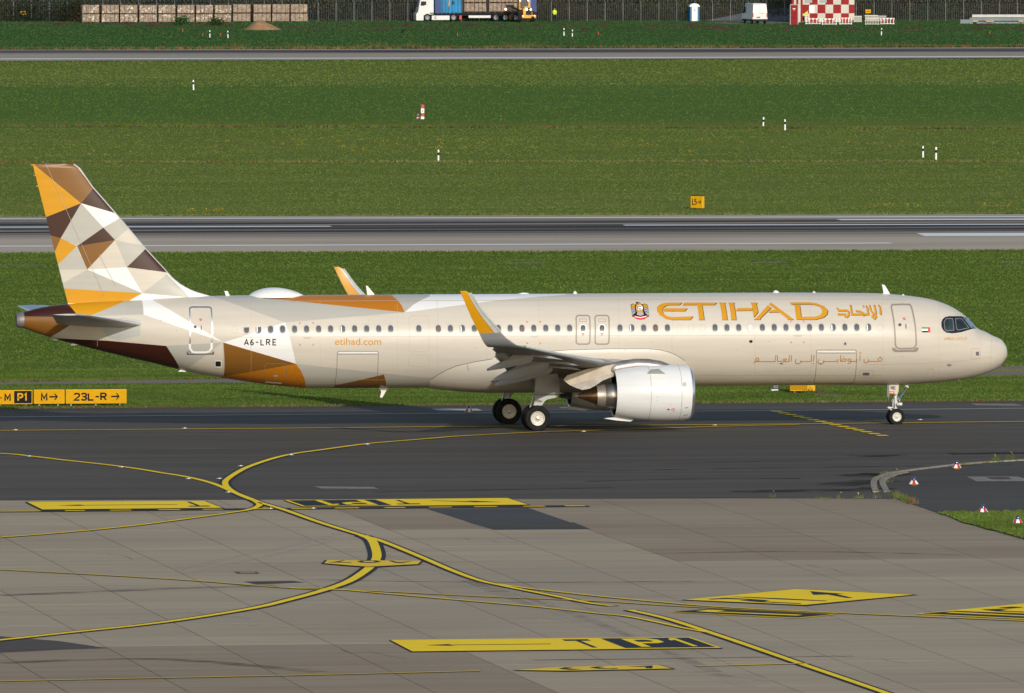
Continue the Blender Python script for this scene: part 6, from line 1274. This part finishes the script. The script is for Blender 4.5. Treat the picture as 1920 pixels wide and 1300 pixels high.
for i, (px, h) in enumerate(((60, 8.5), (230, 9.5), (420, 9), (600, 8.2), (700, 9.6), (1080, 9), (1210, 8.4), (1330, 9.3), (1680, 8.8), (1800, 9.6), (1900, 8.6))):
    q = F(px); o = tag(empty('tree', (q.x + 2, YF + 14 + (i % 3) * 2, 0)), None, 'tree', 'trees behind the perimeter fence')
    o['label'] = 'dark tree behind the fence ' + ('above the grass left of the brick pallets', 'above the third brick pallet stack', 'above the eighth brick pallet stack', 'just right of the brick pallet row', 'midway between brick pallets and lorry cab', 'right of the worker in the bright vest', 'left of the portable toilet', 'between portable toilet and van', 'right of the checkered hut', 'above the left end of the girders', 'above the girders at the right edge')[i]
    t = MB(); t.tube((0, 0, 0), (.2, 0, h * .5), .28, .18, 8); t.tube((.2, 0, h * .5), (-.6, .4, h * .85), .16, .05, 6); t.tube((.2, 0, h * .5), (1.2, -.3, h * .8), .14, .05, 6); t.build('trunk', 'l5', o, True)
    cr = foliage('crown', 2600, -2.0, 2.4, -1.6, 1.6, h, .24, [(('l1', 'l2', 'l4')[i % 3], .6), ('l6', .4)], h * .35, .8); link('crown', cr, o)
# ramp of road behind the fence
q0 = F(1440); MB().add([(F(1330).x, YF + 1.0, .02), (F(1502).x, YF + 1.0, .02), (F(1500).x + 1, YF + 5.5, 1.55), (F(1446).x, YF + 5.5, 1.35)], [(0, 1, 2, 3)]).build('far_road', 'slope', None, kind='structure')
sheet('far_track', [[GX(1325, 41.5), GX(1500, 39.5), GX(1500, 43.8), GX(1445, 45.5), GX(1370, 46)]], plain('track_gravel', (.19, .17, .155), .9, var=.15), .012, kind='structure', cuts=False)
# loose soil ridges
def ridge(name, segs, mat):
    V = []; Fc = []
    for (xa, xb, yg, hpx) in segs:
        a, b = F(xa, yg), F(xb, yg); n = max(6, int((b.x - a.x) / .35)); base = len(V); s = FS
        for i in range(n + 1):
            t = i / n; e = math.sin(math.pi * t) ** .5; x, y = a.x + (b.x - a.x) * t, a.y + (b.y - a.y) * t; h = hpx / s * e * (.55 + .7 * abs(mnoise.noise(Vector((x * .9, yg, 0)))) + .3 * abs(mnoise.noise(Vector((x * 3, yg, 3)))))
            w = .5 + hpx * .35
            for k, (dy, dz) in enumerate(((-w, 0), (-w * .55, .5), (0, 1), (w * .5, .6), (w, 0))): V.append((x + random.uniform(-.08, .08), y + dy * (.8 + .4 * random.random()), max(0, h * dz * (.8 + .4 * random.random()))))
        for i in range(n):
            for k in range(4): q = base + i * 5 + k; Fc.append((q, q + 5, q + 6, q + 1))
    me = bpy.data.meshes.new(name); me.from_pydata(V, [], Fc); me.materials.append(M[mat]); me.shade_smooth(); return me
segs = [(-60, 12, 45.5, 3), (12, 95, 47.5, 1.5), (90, 130, 46.5, 3.5), (130, 230, 47.5, 1.2), (225, 256, 46.5, 3), (258, 330, 50, 5), (330, 480, 51, 1.6), (500, 640, 51, 2), (590, 615, 57, 2.5), (530, 600, 57, 1), (640, 652, 50, 5), (660, 780, 50, 3), (755, 776, 48.5, 4), (700, 735, 56.5, 3), (640, 860, 57, 1.2), (862, 900, 49.5, 5.5), (780, 1000, 50, 1.8), (970, 985, 56, 4), (995, 1020, 49.5, 4), (1020, 1110, 50, 1.8), (1110, 1150, 49.5, 4), (1090, 1106, 56.5, 4), (1160, 1200, 56.5, 2), (1210, 1230, 56, 3), (1200, 1290, 50, 3), (1280, 1306, 50, 6), (1300, 1365, 51.5, 4), (1330, 1385, 56, 5), (1385, 1520, 49, 1.6), (1465, 1482, 56, 4), (1520, 1640, 48.5, 1.2), (1580, 1610, 56, 4), (1400, 1700, 57, 1.2), (1690, 1735, 55.5, 4), (1740, 1860, 56, 2), (1820, 1850, 56, 4), (1830, 1868, 48.5, 4), (1700, 1920, 49, 1), (1860, 1990, 56, 3)]
tag(link('loose_soil', ridge('loose_soil', segs, 'soil')), kind='stuff')
heap = tag(link('sand_heap', ridge('sand_heap', [(460, 532, 56.5, 20)], 'sand')), 'pointed brown sand heap in front of the right end of the brick pallets', 'sand heap')
for v in heap.data.vertices: pass
hx0, hx1 = F(460, 56.5), F(532, 56.5); cxx = F(490, 56.5); hm = MB(); rr = []
for i, (r, z) in enumerate(((1, 0), (.8, .2), (.55, .5), (.3, .78), (.12, .95), (.02, 1.0))):
    ringp = []
    for k in range(28):
        a = 2 * math.pi * k / 28; jx = 1 + .12 * mnoise.noise(Vector((math.cos(a) * 2, math.sin(a) * 2, i * .4))); rx = ((hx1.x - cxx.x) if math.cos(a) > 0 else (cxx.x - hx0.x)) * r * jx; ringp.append((cxx.x + rx * math.cos(a), cxx.y + 2.2 * r * math.sin(a) * jx + 1.5, z * 17.5 / FS + (.05 * mnoise.noise(Vector((a * 3, i, 2))) if 0 < i < 5 else 0)))
    rr.append(ringp)
hm.loft(rr, True); old = heap.data; heap.data = bpy.data.objects[hm.build('sand_heap_shape', 'sand', None, True).name].data; bpy.data.objects.remove(bpy.data.objects['sand_heap_shape'])
for px, yg, r, lb in ((342, 48, .95, 'low dark green bush in front of the brick pallets, left of two'), (405, 48, .9, 'low dark green bush in front of the brick pallets, right of two')):
    q = F(px, yg); o = tag(link('bush', foliage('bush', 900, -r * .6, r * .6, -.4, .4, .7, .10, [('f1', .6), ('l2', .4)], .05, .28)), lb, 'bush'); o.location = q
# brick pallets
TONE = ['shiny'] * 8 + ['matt brown'] * 4
cols_ = [(154, 186), (190.5, 223), (225.5, 258), (261, 293.5), (297, 329), (332.5, 365), (367.5, 399.5), (402.5, 434), (437, 470), (475, 508), (510.5, 543), (545, 577)]
ORD = ['leftmost', 'second', 'third', 'fourth', 'fifth', 'sixth', 'seventh', 'eighth', 'ninth', 'tenth', 'eleventh', 'rightmost']
def pallet_obj(w, h, mt_, d=1.5, n=3):
    o = empty('brick_pallet'); MB().box(-w / 2, w / 2, 0, d, .12, h, .04).build('brick_load', mt_, o); pm_ = MB()
    for x in (-w / 2 + .06, 0, w / 2 - .06): pm_.box(x - .05, x + .05, .02, d - .02, .0, .09)
    pm_.box(-w / 2 + .01, w / 2 - .01, .01, d - .01, .088, .115); pm_.build('pallet_base', 'pal', o)
    st = MB()
    for k in range(n): x = -w / 2 + w * (k + 1) / (n + 1); st.box(x - .025, x + .025, -.006, d + .006, .10, h + .006)
    st.build('strap', 'dkg', o); return o
for i, (a, b) in enumerate(cols_):
    q = F((a + b) / 2, 43.2 if i < 8 else 42); s = depth_scale(q); w = (b - a) / s * 1.0
    for lev in (0, 1):
        o = pallet_obj(w * (.99 if lev else 1), (16.2 if lev == 0 else 17.2) / s, 'wrap' if i < 8 else 'wrap2'); o.location = (q.x + random.uniform(-.02, .02), q.y, q.z + lev * 16.4 / s)
        tag(o, '%s wrapped brick pallet, %s of the %s stack by the fence' % (TONE[i], 'upper' if lev else 'lower', ORD[i] + (' from left' if 0 < i < 11 else '')), 'brick pallet', 'brick pallets stacked two high by the fence')
# lorry
def rwheel(par, x, y, r, w=.3, hub='pole', nm='wheel', ax='Y'):
    m_ = MB(); m_.lathe([(-w / 2, r * .6), (-w / 2, r * .92), (-w * .4, r), (w * .4, r), (w / 2, r * .92), (w / 2, r * .6)], ax, (x, y, r), 22); o = m_.build(nm, 'tyre', par, True)
    h = MB(); h.lathe([(-w * .45, r * .6), (-w * .35, r * .5), (-w * .2, r * .22), (-w * .5, r * .15), (-w * .5, .001)], ax, (x, y, r), 18); h.build('rim', hub, o, True); return o
q = F(800, 40.5); s = depth_scale(q); C_ = math.cos(TH)
lor = tag(empty('lorry', q), 'white-cabbed articulated lorry with a blue curtain trailer loaded with brick pallets', 'lorry'); U = lambda px: (px - 800) / s / C_; Zp = lambda py: (40.0 - py) / s
cb = MB(); cb.prism([(U(780.5), Zp(38)), (U(780.5), Zp(26)), (U(784), Zp(22)), (U(787.5), Zp(1)), (U(790), Zp(-10)), (U(813), Zp(-12)), (U(813), Zp(26.5)), (U(794.5), Zp(28)), (U(794), Zp(38))], 0, 2.4); cab = cb.build('cab', 'truckw', lor)
cb = MB(); cb.prism([(U(789.5), Zp(2.5)), (U(799), Zp(2.5)), (U(799), Zp(9)), (U(794), Zp(10.5)), (U(788.5), Zp(10.5))], -.012, .0); cb.build('cab_window', 'dkg', cab)
cb = MB(); cb.prism([(U(779.5), Zp(13)), (U(782.5), Zp(13)), (U(784.5), Zp(0)), (U(782), Zp(-2))], -.3, -.05); cb.build('mirror', 'dkg', cab)
cb = MB(); cb.box(U(809.5), U(843), -.02, 2.3, Zp(37.5), Zp(29), .03); cb.build('side_skirt', 'truckw', lor); cb = MB()
for k in (0, 1): cb.box(U(814), U(818.5), -.03, -.018, Zp(32.3 + 3.3 * k), Zp(31 + 3.3 * k))
cb.build('skirt_vents', 'dkg', lor)
cb = MB(); cb.box(U(806), U(1002), .3, 2.2, Zp(29), Zp(25)); cb.build('chassis', 'dkg', lor)
for px in (801.5, 850.5): rwheel(lor, U(px), .15, .50)
for px in (930, 947.5, 965): rwheel(lor, U(px), .15, .50)
cb = MB(); nn = 22; x_ = [U(815.5) + (U(865.5) - U(815.5)) * i / nn for i in range(nn + 1)]
for i in range(nn): ya = .06 * math.sin(i * 1.9); yb = .06 * math.sin((i + 1) * 1.9); cb.add([(x_[i], ya, Zp(25)), (x_[i + 1], yb, Zp(25)), (x_[i + 1], yb * .5, Zp(-22)), (x_[i], ya * .5, Zp(-22))], [(0, 1, 2, 3)])
cb.add([(U(815.5), 2.45, Zp(25)), (U(865.5), 2.45, Zp(25)), (U(865.5), 2.45, Zp(-22)), (U(815.5), 2.45, Zp(-22))], [(0, 1, 2, 3)]); cb.box(U(815.5), U(865.5), .1, 2.4, Zp(-21), Zp(-22.5)); cb.build('trailer_curtain', ['tblue'], lor)
cb = MB(); cb.box(U(817), U(825.5), -.09, -.075, Zp(25), Zp(-20)); cb.build('curtain_panel', 'tnavy', lor)
cb = MB(); cb.prism([(U(840.5), Zp(12)), (U(842), Zp(12)), (U(843.5), Zp(-3)), (U(841.5), Zp(-3))], -.10, -.085); cb.build('curtain_stripe', 'sgn_y', lor)
flatm = MB()
for x0, y0, x1, y1 in ((848, 1, 850, 3), (847, 4, 852, 5.5), (848, 6.5, 851, 8)): flatm.box(U(x0), U(x1), -.10, -.085, Zp(y1), Zp(y0))
flatm.build('curtain_lettering', 'ink', lor)
cb = MB(); cb.box(U(994.5), U(1006), -.05, 2.45, Zp(23), Zp(-22)); cb.build('rear_curtain', 'tnavy', lor); MB().box(U(990.5), U(995.5), -.07, 2.4, Zp(20), Zp(-22)).build('rear_post', 'tblue', lor)
for px in (869, 914.5): MB().box(U(px - 1.5), U(px + 1.8), -.03, .08, Zp(25), Zp(-22)).build('trailer_post', 'dkg', lor)
MB().box(U(806), U(1002), -.02, 2.42, Zp(25.5), Zp(23.6)).build('trailer_bed', 'dkg', lor)
MB().box(U(878.5), U(920), -.03, .02, Zp(33.5), Zp(28.8), .01).build('side_guard', 'truckw', lor); MB().tube((U(861), .1, Zp(36.5)), (U(865.5), .1, Zp(36.5)), .01, n=6).box(U(861), U(866), 0, .3, Zp(36.5), Zp(29), .03).build('fire_box', 'red2', lor)
ti = 0
for a, b in ((866, 889.5), (889.5, 912.5), (917, 940), (940, 962), (962, 985)):
    for lev in range(3):
        w = (b - a) / s / C_ * .97; o = pallet_obj(w, 17.5 / s, 'wrap2', 2.1, 2); o.location = (q.x + U((a + b) / 2), q.y + .12, q.z + Zp(23.4) + lev * 17.8 / s)
        tag(o, 'brick pallet on the lorry trailer, %s layer, %s' % (('bottom', 'middle', 'top')[lev], ('beside the blue curtain', 'second from the blue curtain', 'just right of the dark trailer post', 'left of the loader cab', 'behind the loader')[ti]), 'brick pallet', 'brick pallets on the lorry')
    ti += 1
# wheel loader facing the camera
q = F(980, 41.5); s = depth_scale(q); V_ = lambda px: (px - 980) / s; Zq = lambda py: (41.0 - py) / s
ld = tag(empty('wheel_loader', (q.x, q.y - 2.2, q.z)), 'yellow wheel loader with its working lights on beside the lorry trailer', 'wheel loader')
for px in (960, 968, 993): rwheel(ld, V_(px), .2 if px != 960 else 2.6, .62, .45, 'loader', ax='X' if px != 968 else 'X')
b_ = MB(); b_.box(V_(972), V_(999), -.4, .5, Zq(33.5), Zq(27), .06); b_.build('counterweight', 'loader', ld); MB().prism([(V_(975), Zq(33)), (V_(974.5), Zq(17)), (V_(978), Zq(12)), (V_(988), Zq(11.5)), (V_(991.5), Zq(17)), (V_(992), Zq(33))], -.3, 1.8).build('engine_hood', 'loader', ld)
MB().prism([(V_(979.5), Zq(29)), (V_(980), Zq(18)), (V_(983), Zq(13)), (V_(989), Zq(14)), (V_(991), Zq(22)), (V_(990), Zq(29))], -.36, -.29).build('radiator_grille', 'dkg', ld)
cb = MB(); cb.box(V_(970), V_(991), .9, 2.6, Zq(18), Zq(-4), .05); lc = cb.build('loader_cab', 'loader', ld); MB().box(V_(972), V_(987.5), .87, .9, Zq(15), Zq(-1)).build('cab_glass', 'glass', lc); MB().box(V_(969), V_(992), .8, 2.7, Zq(-4), Zq(-6.5), .04).build('cab_roof', 'loader', ld)
for a, b in ((965, 974.5), (991.5, 998)): MB().box(V_(a), V_(b), -.1, 1.2, Zq(31), Zq(19.5), .12).build('mudguard', 'dkg', ld)
M['lamp'], t_, b_ = node_mat('lit_lamp'); b_.inputs['Emission Color'].default_value = (1, .62, .25, 1); b_.inputs['Emission Strength'].default_value = 6
M['lampr'], t_, b_ = node_mat('lit_red_lamp'); b_.inputs['Emission Color'].default_value = (1, .10, .03, 1); b_.inputs['Emission Strength'].default_value = 1.2
for px, py, r, mt_ in ((981, 16.7, .14, 'lamp'), (988.5, 17, .10, 'lamp'), (974.3, 29.3, .11, 'lampr'), (995.8, 28.8, .11, 'lampr'), (972, .6, .07, 'lamp'), (987, .5, .07, 'lamp')):
    MB().lathe([(-.38, .001), (-.37, r), (-.30, r)], 'Y', (V_(px), -.05 if py > 10 else 1.2, Zq(py)), 12).build('lamp', mt_, ld, True)
ar = MB(); ar.tube((V_(975), 1.5, Zq(20)), (V_(958), 2.4, Zq(12)), .14, .12, 8); ar.box(V_(950), V_(964), 2.3, 2.8, Zq(14), Zq(9)); ar.tube((V_(947), 2.0, Zq(17)), (V_(947), 1.9, Zq(17)), .10, .16, 10); ar.build('lift_arm', 'dkg', ld); MB().lathe([(0, .001), (.01, .13)], 'Y', (V_(947), 1.86, Zq(17)), 12).build('lamp', 'lamp', ld)
# people
def person(loc, rz, top, low, lean=0.0, label='', armpose=0):
    me = bpy.data.meshes.new('person'); J = dict(p=(0, 0, .95), c=(0, lean * .25, 1.22), n=(0, lean * .5, 1.47), h=(0, lean * .6, 1.62), ht=(0, lean * .62, 1.74), ls=(-.19, lean * .45, 1.42), rs=(.19, lean * .45, 1.42), le=(-.25, lean * .4 - .03, 1.14), re=(.25, lean * .4 - .03, 1.14), lw=(-.20, lean * .5 - .18, .98), rw=(.22, lean * .5 - .06, .90), lf=(-.18, lean * .5 - .25, .94), rf=(.22, lean * .5 - .08, .80),
             lh=(-.10, 0, .90), rh=(.10, 0, .90), lk=(-.11, -.02, .50), rk=(.12, -.01, .50), la=(-.11, .02, .10), ra=(.13, .03, .10), lt=(-.12, -.14, .04), rt=(.14, -.13, .04)); K = list(J)
    R_ = dict(p=.15, c=.155, n=.065, h=.10, ht=.085, ls=.075, rs=.075, le=.052, re=.052, lw=.04, rw=.04, lf=.04, rf=.04, lh=.10, rh=.10, lk=.075, rk=.075, la=.05, ra=.05, lt=.045, rt=.045)
    E_ = [('p', 'c'), ('c', 'n'), ('n', 'h'), ('h', 'ht'), ('c', 'ls'), ('c', 'rs'), ('ls', 'le'), ('rs', 're'), ('le', 'lw'), ('re', 'rw'), ('lw', 'lf'), ('rw', 'rf'), ('p', 'lh'), ('p', 'rh'), ('lh', 'lk'), ('rh', 'rk'), ('lk', 'la'), ('rk', 'ra'), ('la', 'lt'), ('ra', 'rt')]
    me.from_pydata([J[k] for k in K], [(K.index(a), K.index(b)) for a, b in E_], []); o = link('person', me); o.location = loc; o.rotation_euler = (0, 0, rz); md = o.modifiers.new('skin', 'SKIN'); o.modifiers.new('sub', 'SUBSURF').levels = 1; o.modifiers['sub'].render_levels = 1
    for i, k in enumerate(K): me.skin_vertices[0].data[i].radius = (R_[k], R_[k] * .85); me.skin_vertices[0].data[i].use_root = (k == 'p')
    bpy.context.view_layer.update(); dg = bpy.context.evaluated_depsgraph_get(); m2 = bpy.data.meshes.new_from_object(o.evaluated_get(dg)); o.modifiers.clear(); o.data = m2
    m2.materials.clear()
    for c in (low, top, 'skin', 'hair'): m2.materials.append(M[c])
    for p in m2.polygons:
        c = p.center; r_ = abs(c.x); p.material_index = 3 if (c.z > 1.66 or (c.z > 1.58 and c.y > lean * .6 + .04)) else 2 if c.z > 1.50 or (r_ > .15 and c.z < .97 and c.z > .7 and c.y < -.0) else 1 if c.z > .93 else 0; p.use_smooth = True
    return tag(o, label, 'person')
q = F(1040, 41); person(q, rad(8), 'hivis', 'navy', .0, 'person in a yellow-green vest and dark trousers standing right of the loader')
q = F(1507, 44.5); person((q.x, q.y, q.z), rad(-70), 'hivis', 'navy', 1.0, 'person in a yellow vest bending forward behind the barriers by the red cabinet')
# portable toilet
q = F(1302.5, 40.5); s = depth_scale(q); o = tag(empty('portable_toilet', q), 'blue portable toilet with white door and rounded white roof', 'portable toilet')
MB().box(-.62, -.38, -.05, 1.2, 0, 1.85, .03).build('side_wall', 'toib', o); MB().box(.38, .62, -.05, 1.2, 0, 1.85, .03).build('side_wall', 'toib', o); MB().box(-.6, .6, .05, 1.15, 0, 1.8).build('cabin', 'toib', o); MB().box(-.37, .37, -.02, .05, .05, 1.85, .01).build('door', 'wht', o); MB().box(-.06, .06, -.03, -.02, 1.32, 1.5).build('door_sign', 'dgrey', o)
MB().loft([[(x, y, 1.84 + .42 * math.sqrt(max(0, 1 - (x / .66) ** 2)) ** 1.0) for x in np.linspace(-.655, .655, 15)] for y in (-.06, 1.22)], False, False).loft([[(x, y, z) for x, z in [(-.655, 1.84)] + [(x, 1.84 + .42 * math.sqrt(max(0, 1 - (x / .66) ** 2))) for x in np.linspace(-.655, .655, 15)] + [(.655, 1.84)]] for y in (-.055, 1.215)], True).build('roof', 'wht', o)
# van seen from the rear left
q = F(1425, 45.5); s = depth_scale(q); vn = tag(empty('van', q, rad(0)), 'white high-roof panel van parked on the track with its rear doors toward the camera', 'van')
a_ = rad(4)                                  # heading away and to the left
vn.rotation_euler = (0, 0, a_)
bd = MB(); Wd, Ht = 1.9, 2.55; L_ = 5.4
prof = [(0, .42), (0.02, 1.5), (.12, 2.4), (.35, Ht), (3.6, Ht), (4.1, 2.35), (4.75, 1.45), (5.3, 1.15), (5.4, .5), (5.3, .42)]
bd.loft([[(sx * (Wd / 2 - (.12 if z > 2.2 else .04 if z > 1.4 else 0)), y, z) for y, z in prof] for sx in (-1, 1)], True); vb = bd.build('van_body', 'vanw', vn)
MB().box(-Wd / 2 - .01, Wd / 2 + .01, -.06, .1, .38, .62, .03).build('bumper', 'dkg', vn); MB().box(-.008, .008, -.012, .02, .62, 2.3).build('door_gap', 'dkg', vn); MB().box(-.45, -.02, -.02, .0, .78, .90).build('number_plate', 'dkg', vn)
for sx in (-1, 1): MB().box(sx * (Wd / 2 - .06) - .06, sx * (Wd / 2 - .06) + .06, -.02, .1, .85, 1.35, .02).build('tail_light', 'red', vn)
MB().box(-Wd / 2 - .012, -Wd / 2 + .02, .1, 5.2, .40, .58).build('side_trim', 'dkg', vn); MB().box(-Wd / 2 - .015, -Wd / 2 + .03, 3.55, 4.25, 1.4, 2.1).build('cab_window', 'dkg', vn); MB().box(-Wd / 2 - .25, -Wd / 2 - .02, 4.2, 4.35, 1.3, 1.65).build('mirror', 'dkg', vn); MB().box(.2, .4, -.02, 0, 1.3, 1.36).build('door_handle', 'dkg', vn)
for y in (.9, 4.4):
    for sx in (-1, 1): rwheel(vn, sx * (Wd / 2 - .12), y, .34, .22, 'pole', ax='X')
# red cabinet, checkered hut
q = F(1489, 46.5); s = depth_scale(q); o = tag(empty('red_cabinet', q, rad(-12)), 'tall red cabinet with a pale frame left of the checkered hut', 'cabinet')
MB().box(-.5, .5, 0, 1.0, 0, 2.5, .02).build('cabinet_body', 'redd', o); MB().box(-.42, .42, -.02, 0, .05, 2.38).build('cabinet_door', 'redd', o); fr = MB(); fr.box(-.52, -.43, -.03, .02, 0, 2.52); fr.box(.43, .52, -.03, .02, 0, 2.52); fr.box(-.52, .52, -.03, .02, 2.42, 2.53); fr.build('frame', 'sil', o)
MB().box(-.2, .16, -.028, -.02, 1.95, 2.03).box(-.12, .12, -.028, -.02, 1.80, 1.86).build('cabinet_lettering', 'wht', o); MB().box(-.3, .2, -.028, -.02, .80, .84).build('vent_slot', 'dkg', o)
q = F(1503.5, 42.2); s = depth_scale(q); hut = tag(empty('checkered_hut', q), 'equipment hut painted in red and white squares at the far edge of the field', 'hut')
hw_ = (1602.5 - 1503.5) / s / C_; MB().box(.05, hw_ - .05, .05, 3.2, -.05, 7.2).build('wall', 'cream', hut); cw = 14.75 / s / C_
chk = {}
for i in range(7):
    for j in range(-1, 7):
        x0 = i * cw + (0 if i else .0); x1 = min((i + 1) * cw, hw_); z0 = j * 1.09 + 1.12; z1 = z0 + 1.09; z0 = max(0, z0)
        c = 'cream' if (i + j) % 2 else 'redd'; MB().box(x0 + .012, x1 - .012, 0, .05, z0 + .012, z1 - .012, 0).build('panel', c, hut)
for i in range(6):
    for j in range(0, 6): MB().box(-.0 - .05, 0.0, .1 + i * .5, .1 + i * .5 + .49, j * 1.09 + .04, j * 1.09 + 1.12).build('side_panel', 'redd' if (i + j) % 2 else 'cream', hut)
MB().box(.36 * cw, 1.3 * cw, -.02, 0, 2.45, 3.7).build('louvre', 'sil', hut); MB().box(2.25 * cw, 3.15 * cw, -.02, 0, 2.45, 3.7).build('louvre', 'sil', hut); MB().box(.92 * cw, 1.6 * cw, -.02, 0, 1.18, 2.1).build('hatch', 'wht', hut)
q = F(1497, 42.5); o = tag(empty('striped_kiosk', q), 'narrow kiosk with red and white vertical stripes left of the checkered hut', 'kiosk')
for k in range(5): MB().box(-.85 + k * .28, -.85 + k * .28 + .27, 0, 1.4, .0, 7.0 if k < 3 else 7.2).build('stripe_panel', ('redd', 'cream')[k % 2], o)
# barriers
def barrier(w, h, col, stripes, seed):
    o = empty('barrier'); m_ = MB(); m_.box(-w / 2, w / 2, -.02, .02, h * .80, h, .01); m_.build('rail', col, o); MB().box(-w / 2, w / 2, -.02, .02, h * .10, h * .18).build('rail', col, o); n = 9; first = None
    for k in range(n):
        x = -w / 2 + w * (k + .5) / n; b = MB().box(x - .035, x + .035, -.018, .018, .0 if k in (0, n - 1) else h * .10, h * .9); b.build('slat', col if not (stripes and k % 2) else 'red2', o)
    for x in (-w / 2 + .1, w / 2 - .1): MB().box(x - .05, x + .05, -.25, .25, 0, .05, .01).build('foot', 'dkg', o)
    if stripes:
        for k in range(4): x = -w / 2 + w * (k + .5) / 4; MB().box(x - .09, x + .09, -.026, -.02, h * .80, h * .97).build('reflector', 'red2', o)
    return o
for x0, x1, yt, yg, c, st_, lb in ((1510, 1539, 34.5, 46.3, 'wht', 1, 'red and white barrier nearest the red cabinet'), (1540, 1570, 35, 47, 'wht', 1, 'red and white barrier below the middle of the checkered hut'), (1573, 1598, 33.5, 46.8, 'wht', 1, 'red and white barrier below the right end of the hut'), (1621.5, 1649, 33, 47.4, 'cream', 0, 'cream barrier with a slatted lower half'),
                                 (1650, 1677.5, 34, 46.5, 'wht', 1, 'red and white barrier at the right end of the row'), (1601, 1616, 30, 42.5, 'cream', 0, 'pale barrier set back behind the gap in the row'), (1621, 1647, 28.5, 41, 'cream', 0, 'pale barrier behind the cream slatted one'), (1647, 1662, 29.5, 41, 'sil', 0, 'grey-framed barrier behind the right end of the row'), (1512, 1526, 28.5, 41, 'wht', 1, 'barrier in the second row behind the bending worker')):
    q = F((x0 + x1) / 2, yg); s = depth_scale(q); o = barrier((x1 - x0) / s, (yg - yt) / s, c, st_, 0); o.location = q; o.rotation_euler = (0, 0, rad(random.uniform(-6, 6))); tag(o, lb, 'barrier', 'barriers round the checkered hut')
# stacked girders at the right
q = F(1860, 44.5); s = depth_scale(q); o = tag(empty('girder_stack', q, rad(0)), 'stack of long grey steel girders lying by the fence at the right edge', 'girders')
for x0, x1, z0, z1, y, c in ((1798, 1822, 0, .52, -.5, 'steelb'), (1818, 2010, .35, .75, .2, 'steelb'), (1822, 2010, .78, 1.12, .0, 'steelw'), (1830, 2010, -.0, .22, .1, 'steelb')):
    a, b = (x0 - 1860) / s, (x1 - 1860) / s; m_ = MB(); t = .05; m_.box(a, b, y, y + .5, z1 - t, z1); m_.box(a, b, y, y + .5, z0, z0 + t); m_.box(a, b, y + .0, y + .05, z0 + t, z1 - t); m_.build('girder', c, o)
for x in (1825, 1855, 1918): a = (x - 1860) / s; MB().box(a - .5, a + .5, -.2, .6, .24, .34).build('timber_packer', 'org', o)
# small stakes
proto = None
for px, yg, lb in ((380, 68, 'short red stake left of the far pair of marker posts'), (413, 67.5, 'tiny red stake between the far marker posts'), (343, 60, 'tiny red stake below the brick pallets'), (858, 68, 'small red stake in the far grass below the lorry'), (1122, 65.5, 'tiny red stake in the far grass right of the marker posts'), (1856, 63.5, 'small red stake below the girders'), (140, 42, 'red stake at the left end of the brick pallets')):
    if proto is None: proto = o = MB().box(-.035, .035, -.03, .03, 0, .36).build('stake', 'red2')
    else: o = proto.copy(); COL.objects.link(o)
    q = F(px, yg); o.location = q; o.rotation_euler = (0, rad(random.uniform(-12, 12)), 0); tag(o, lb, 'stake', 'red stakes')
# bird low over the far grass
q = G(754, 88); bz = (88 - 61) / depth_scale(q); b_ = MB(); b_.lathe([(-.22, .001), (-.12, .05), (.05, .07), (.2, .03), (.3, .001)], 'X', (0, 0, 0), 10)
b_.add([(-.08, 0, .03), (.12, 0, .03), (.0, -.42, .16), (-.3, -.75, .10)], [(0, 1, 2, 3)]); b_.add([(-.08, 0, .03), (.12, 0, .03), (.02, .40, .20), (-.25, .7, .2)], [(0, 1, 2, 3)]); b_.add([(-.18, -.02, 0), (-.18, .02, 0), (-.42, .08, .02), (-.42, -.08, .02)], [(0, 1, 2, 3)])
o = tag(b_.build('bird', 'ink', None, True), 'black bird flying low over the far grass', 'bird'); o.location = (q.x, q.y, bz); o.rotation_euler = (rad(15), rad(20), rad(200))
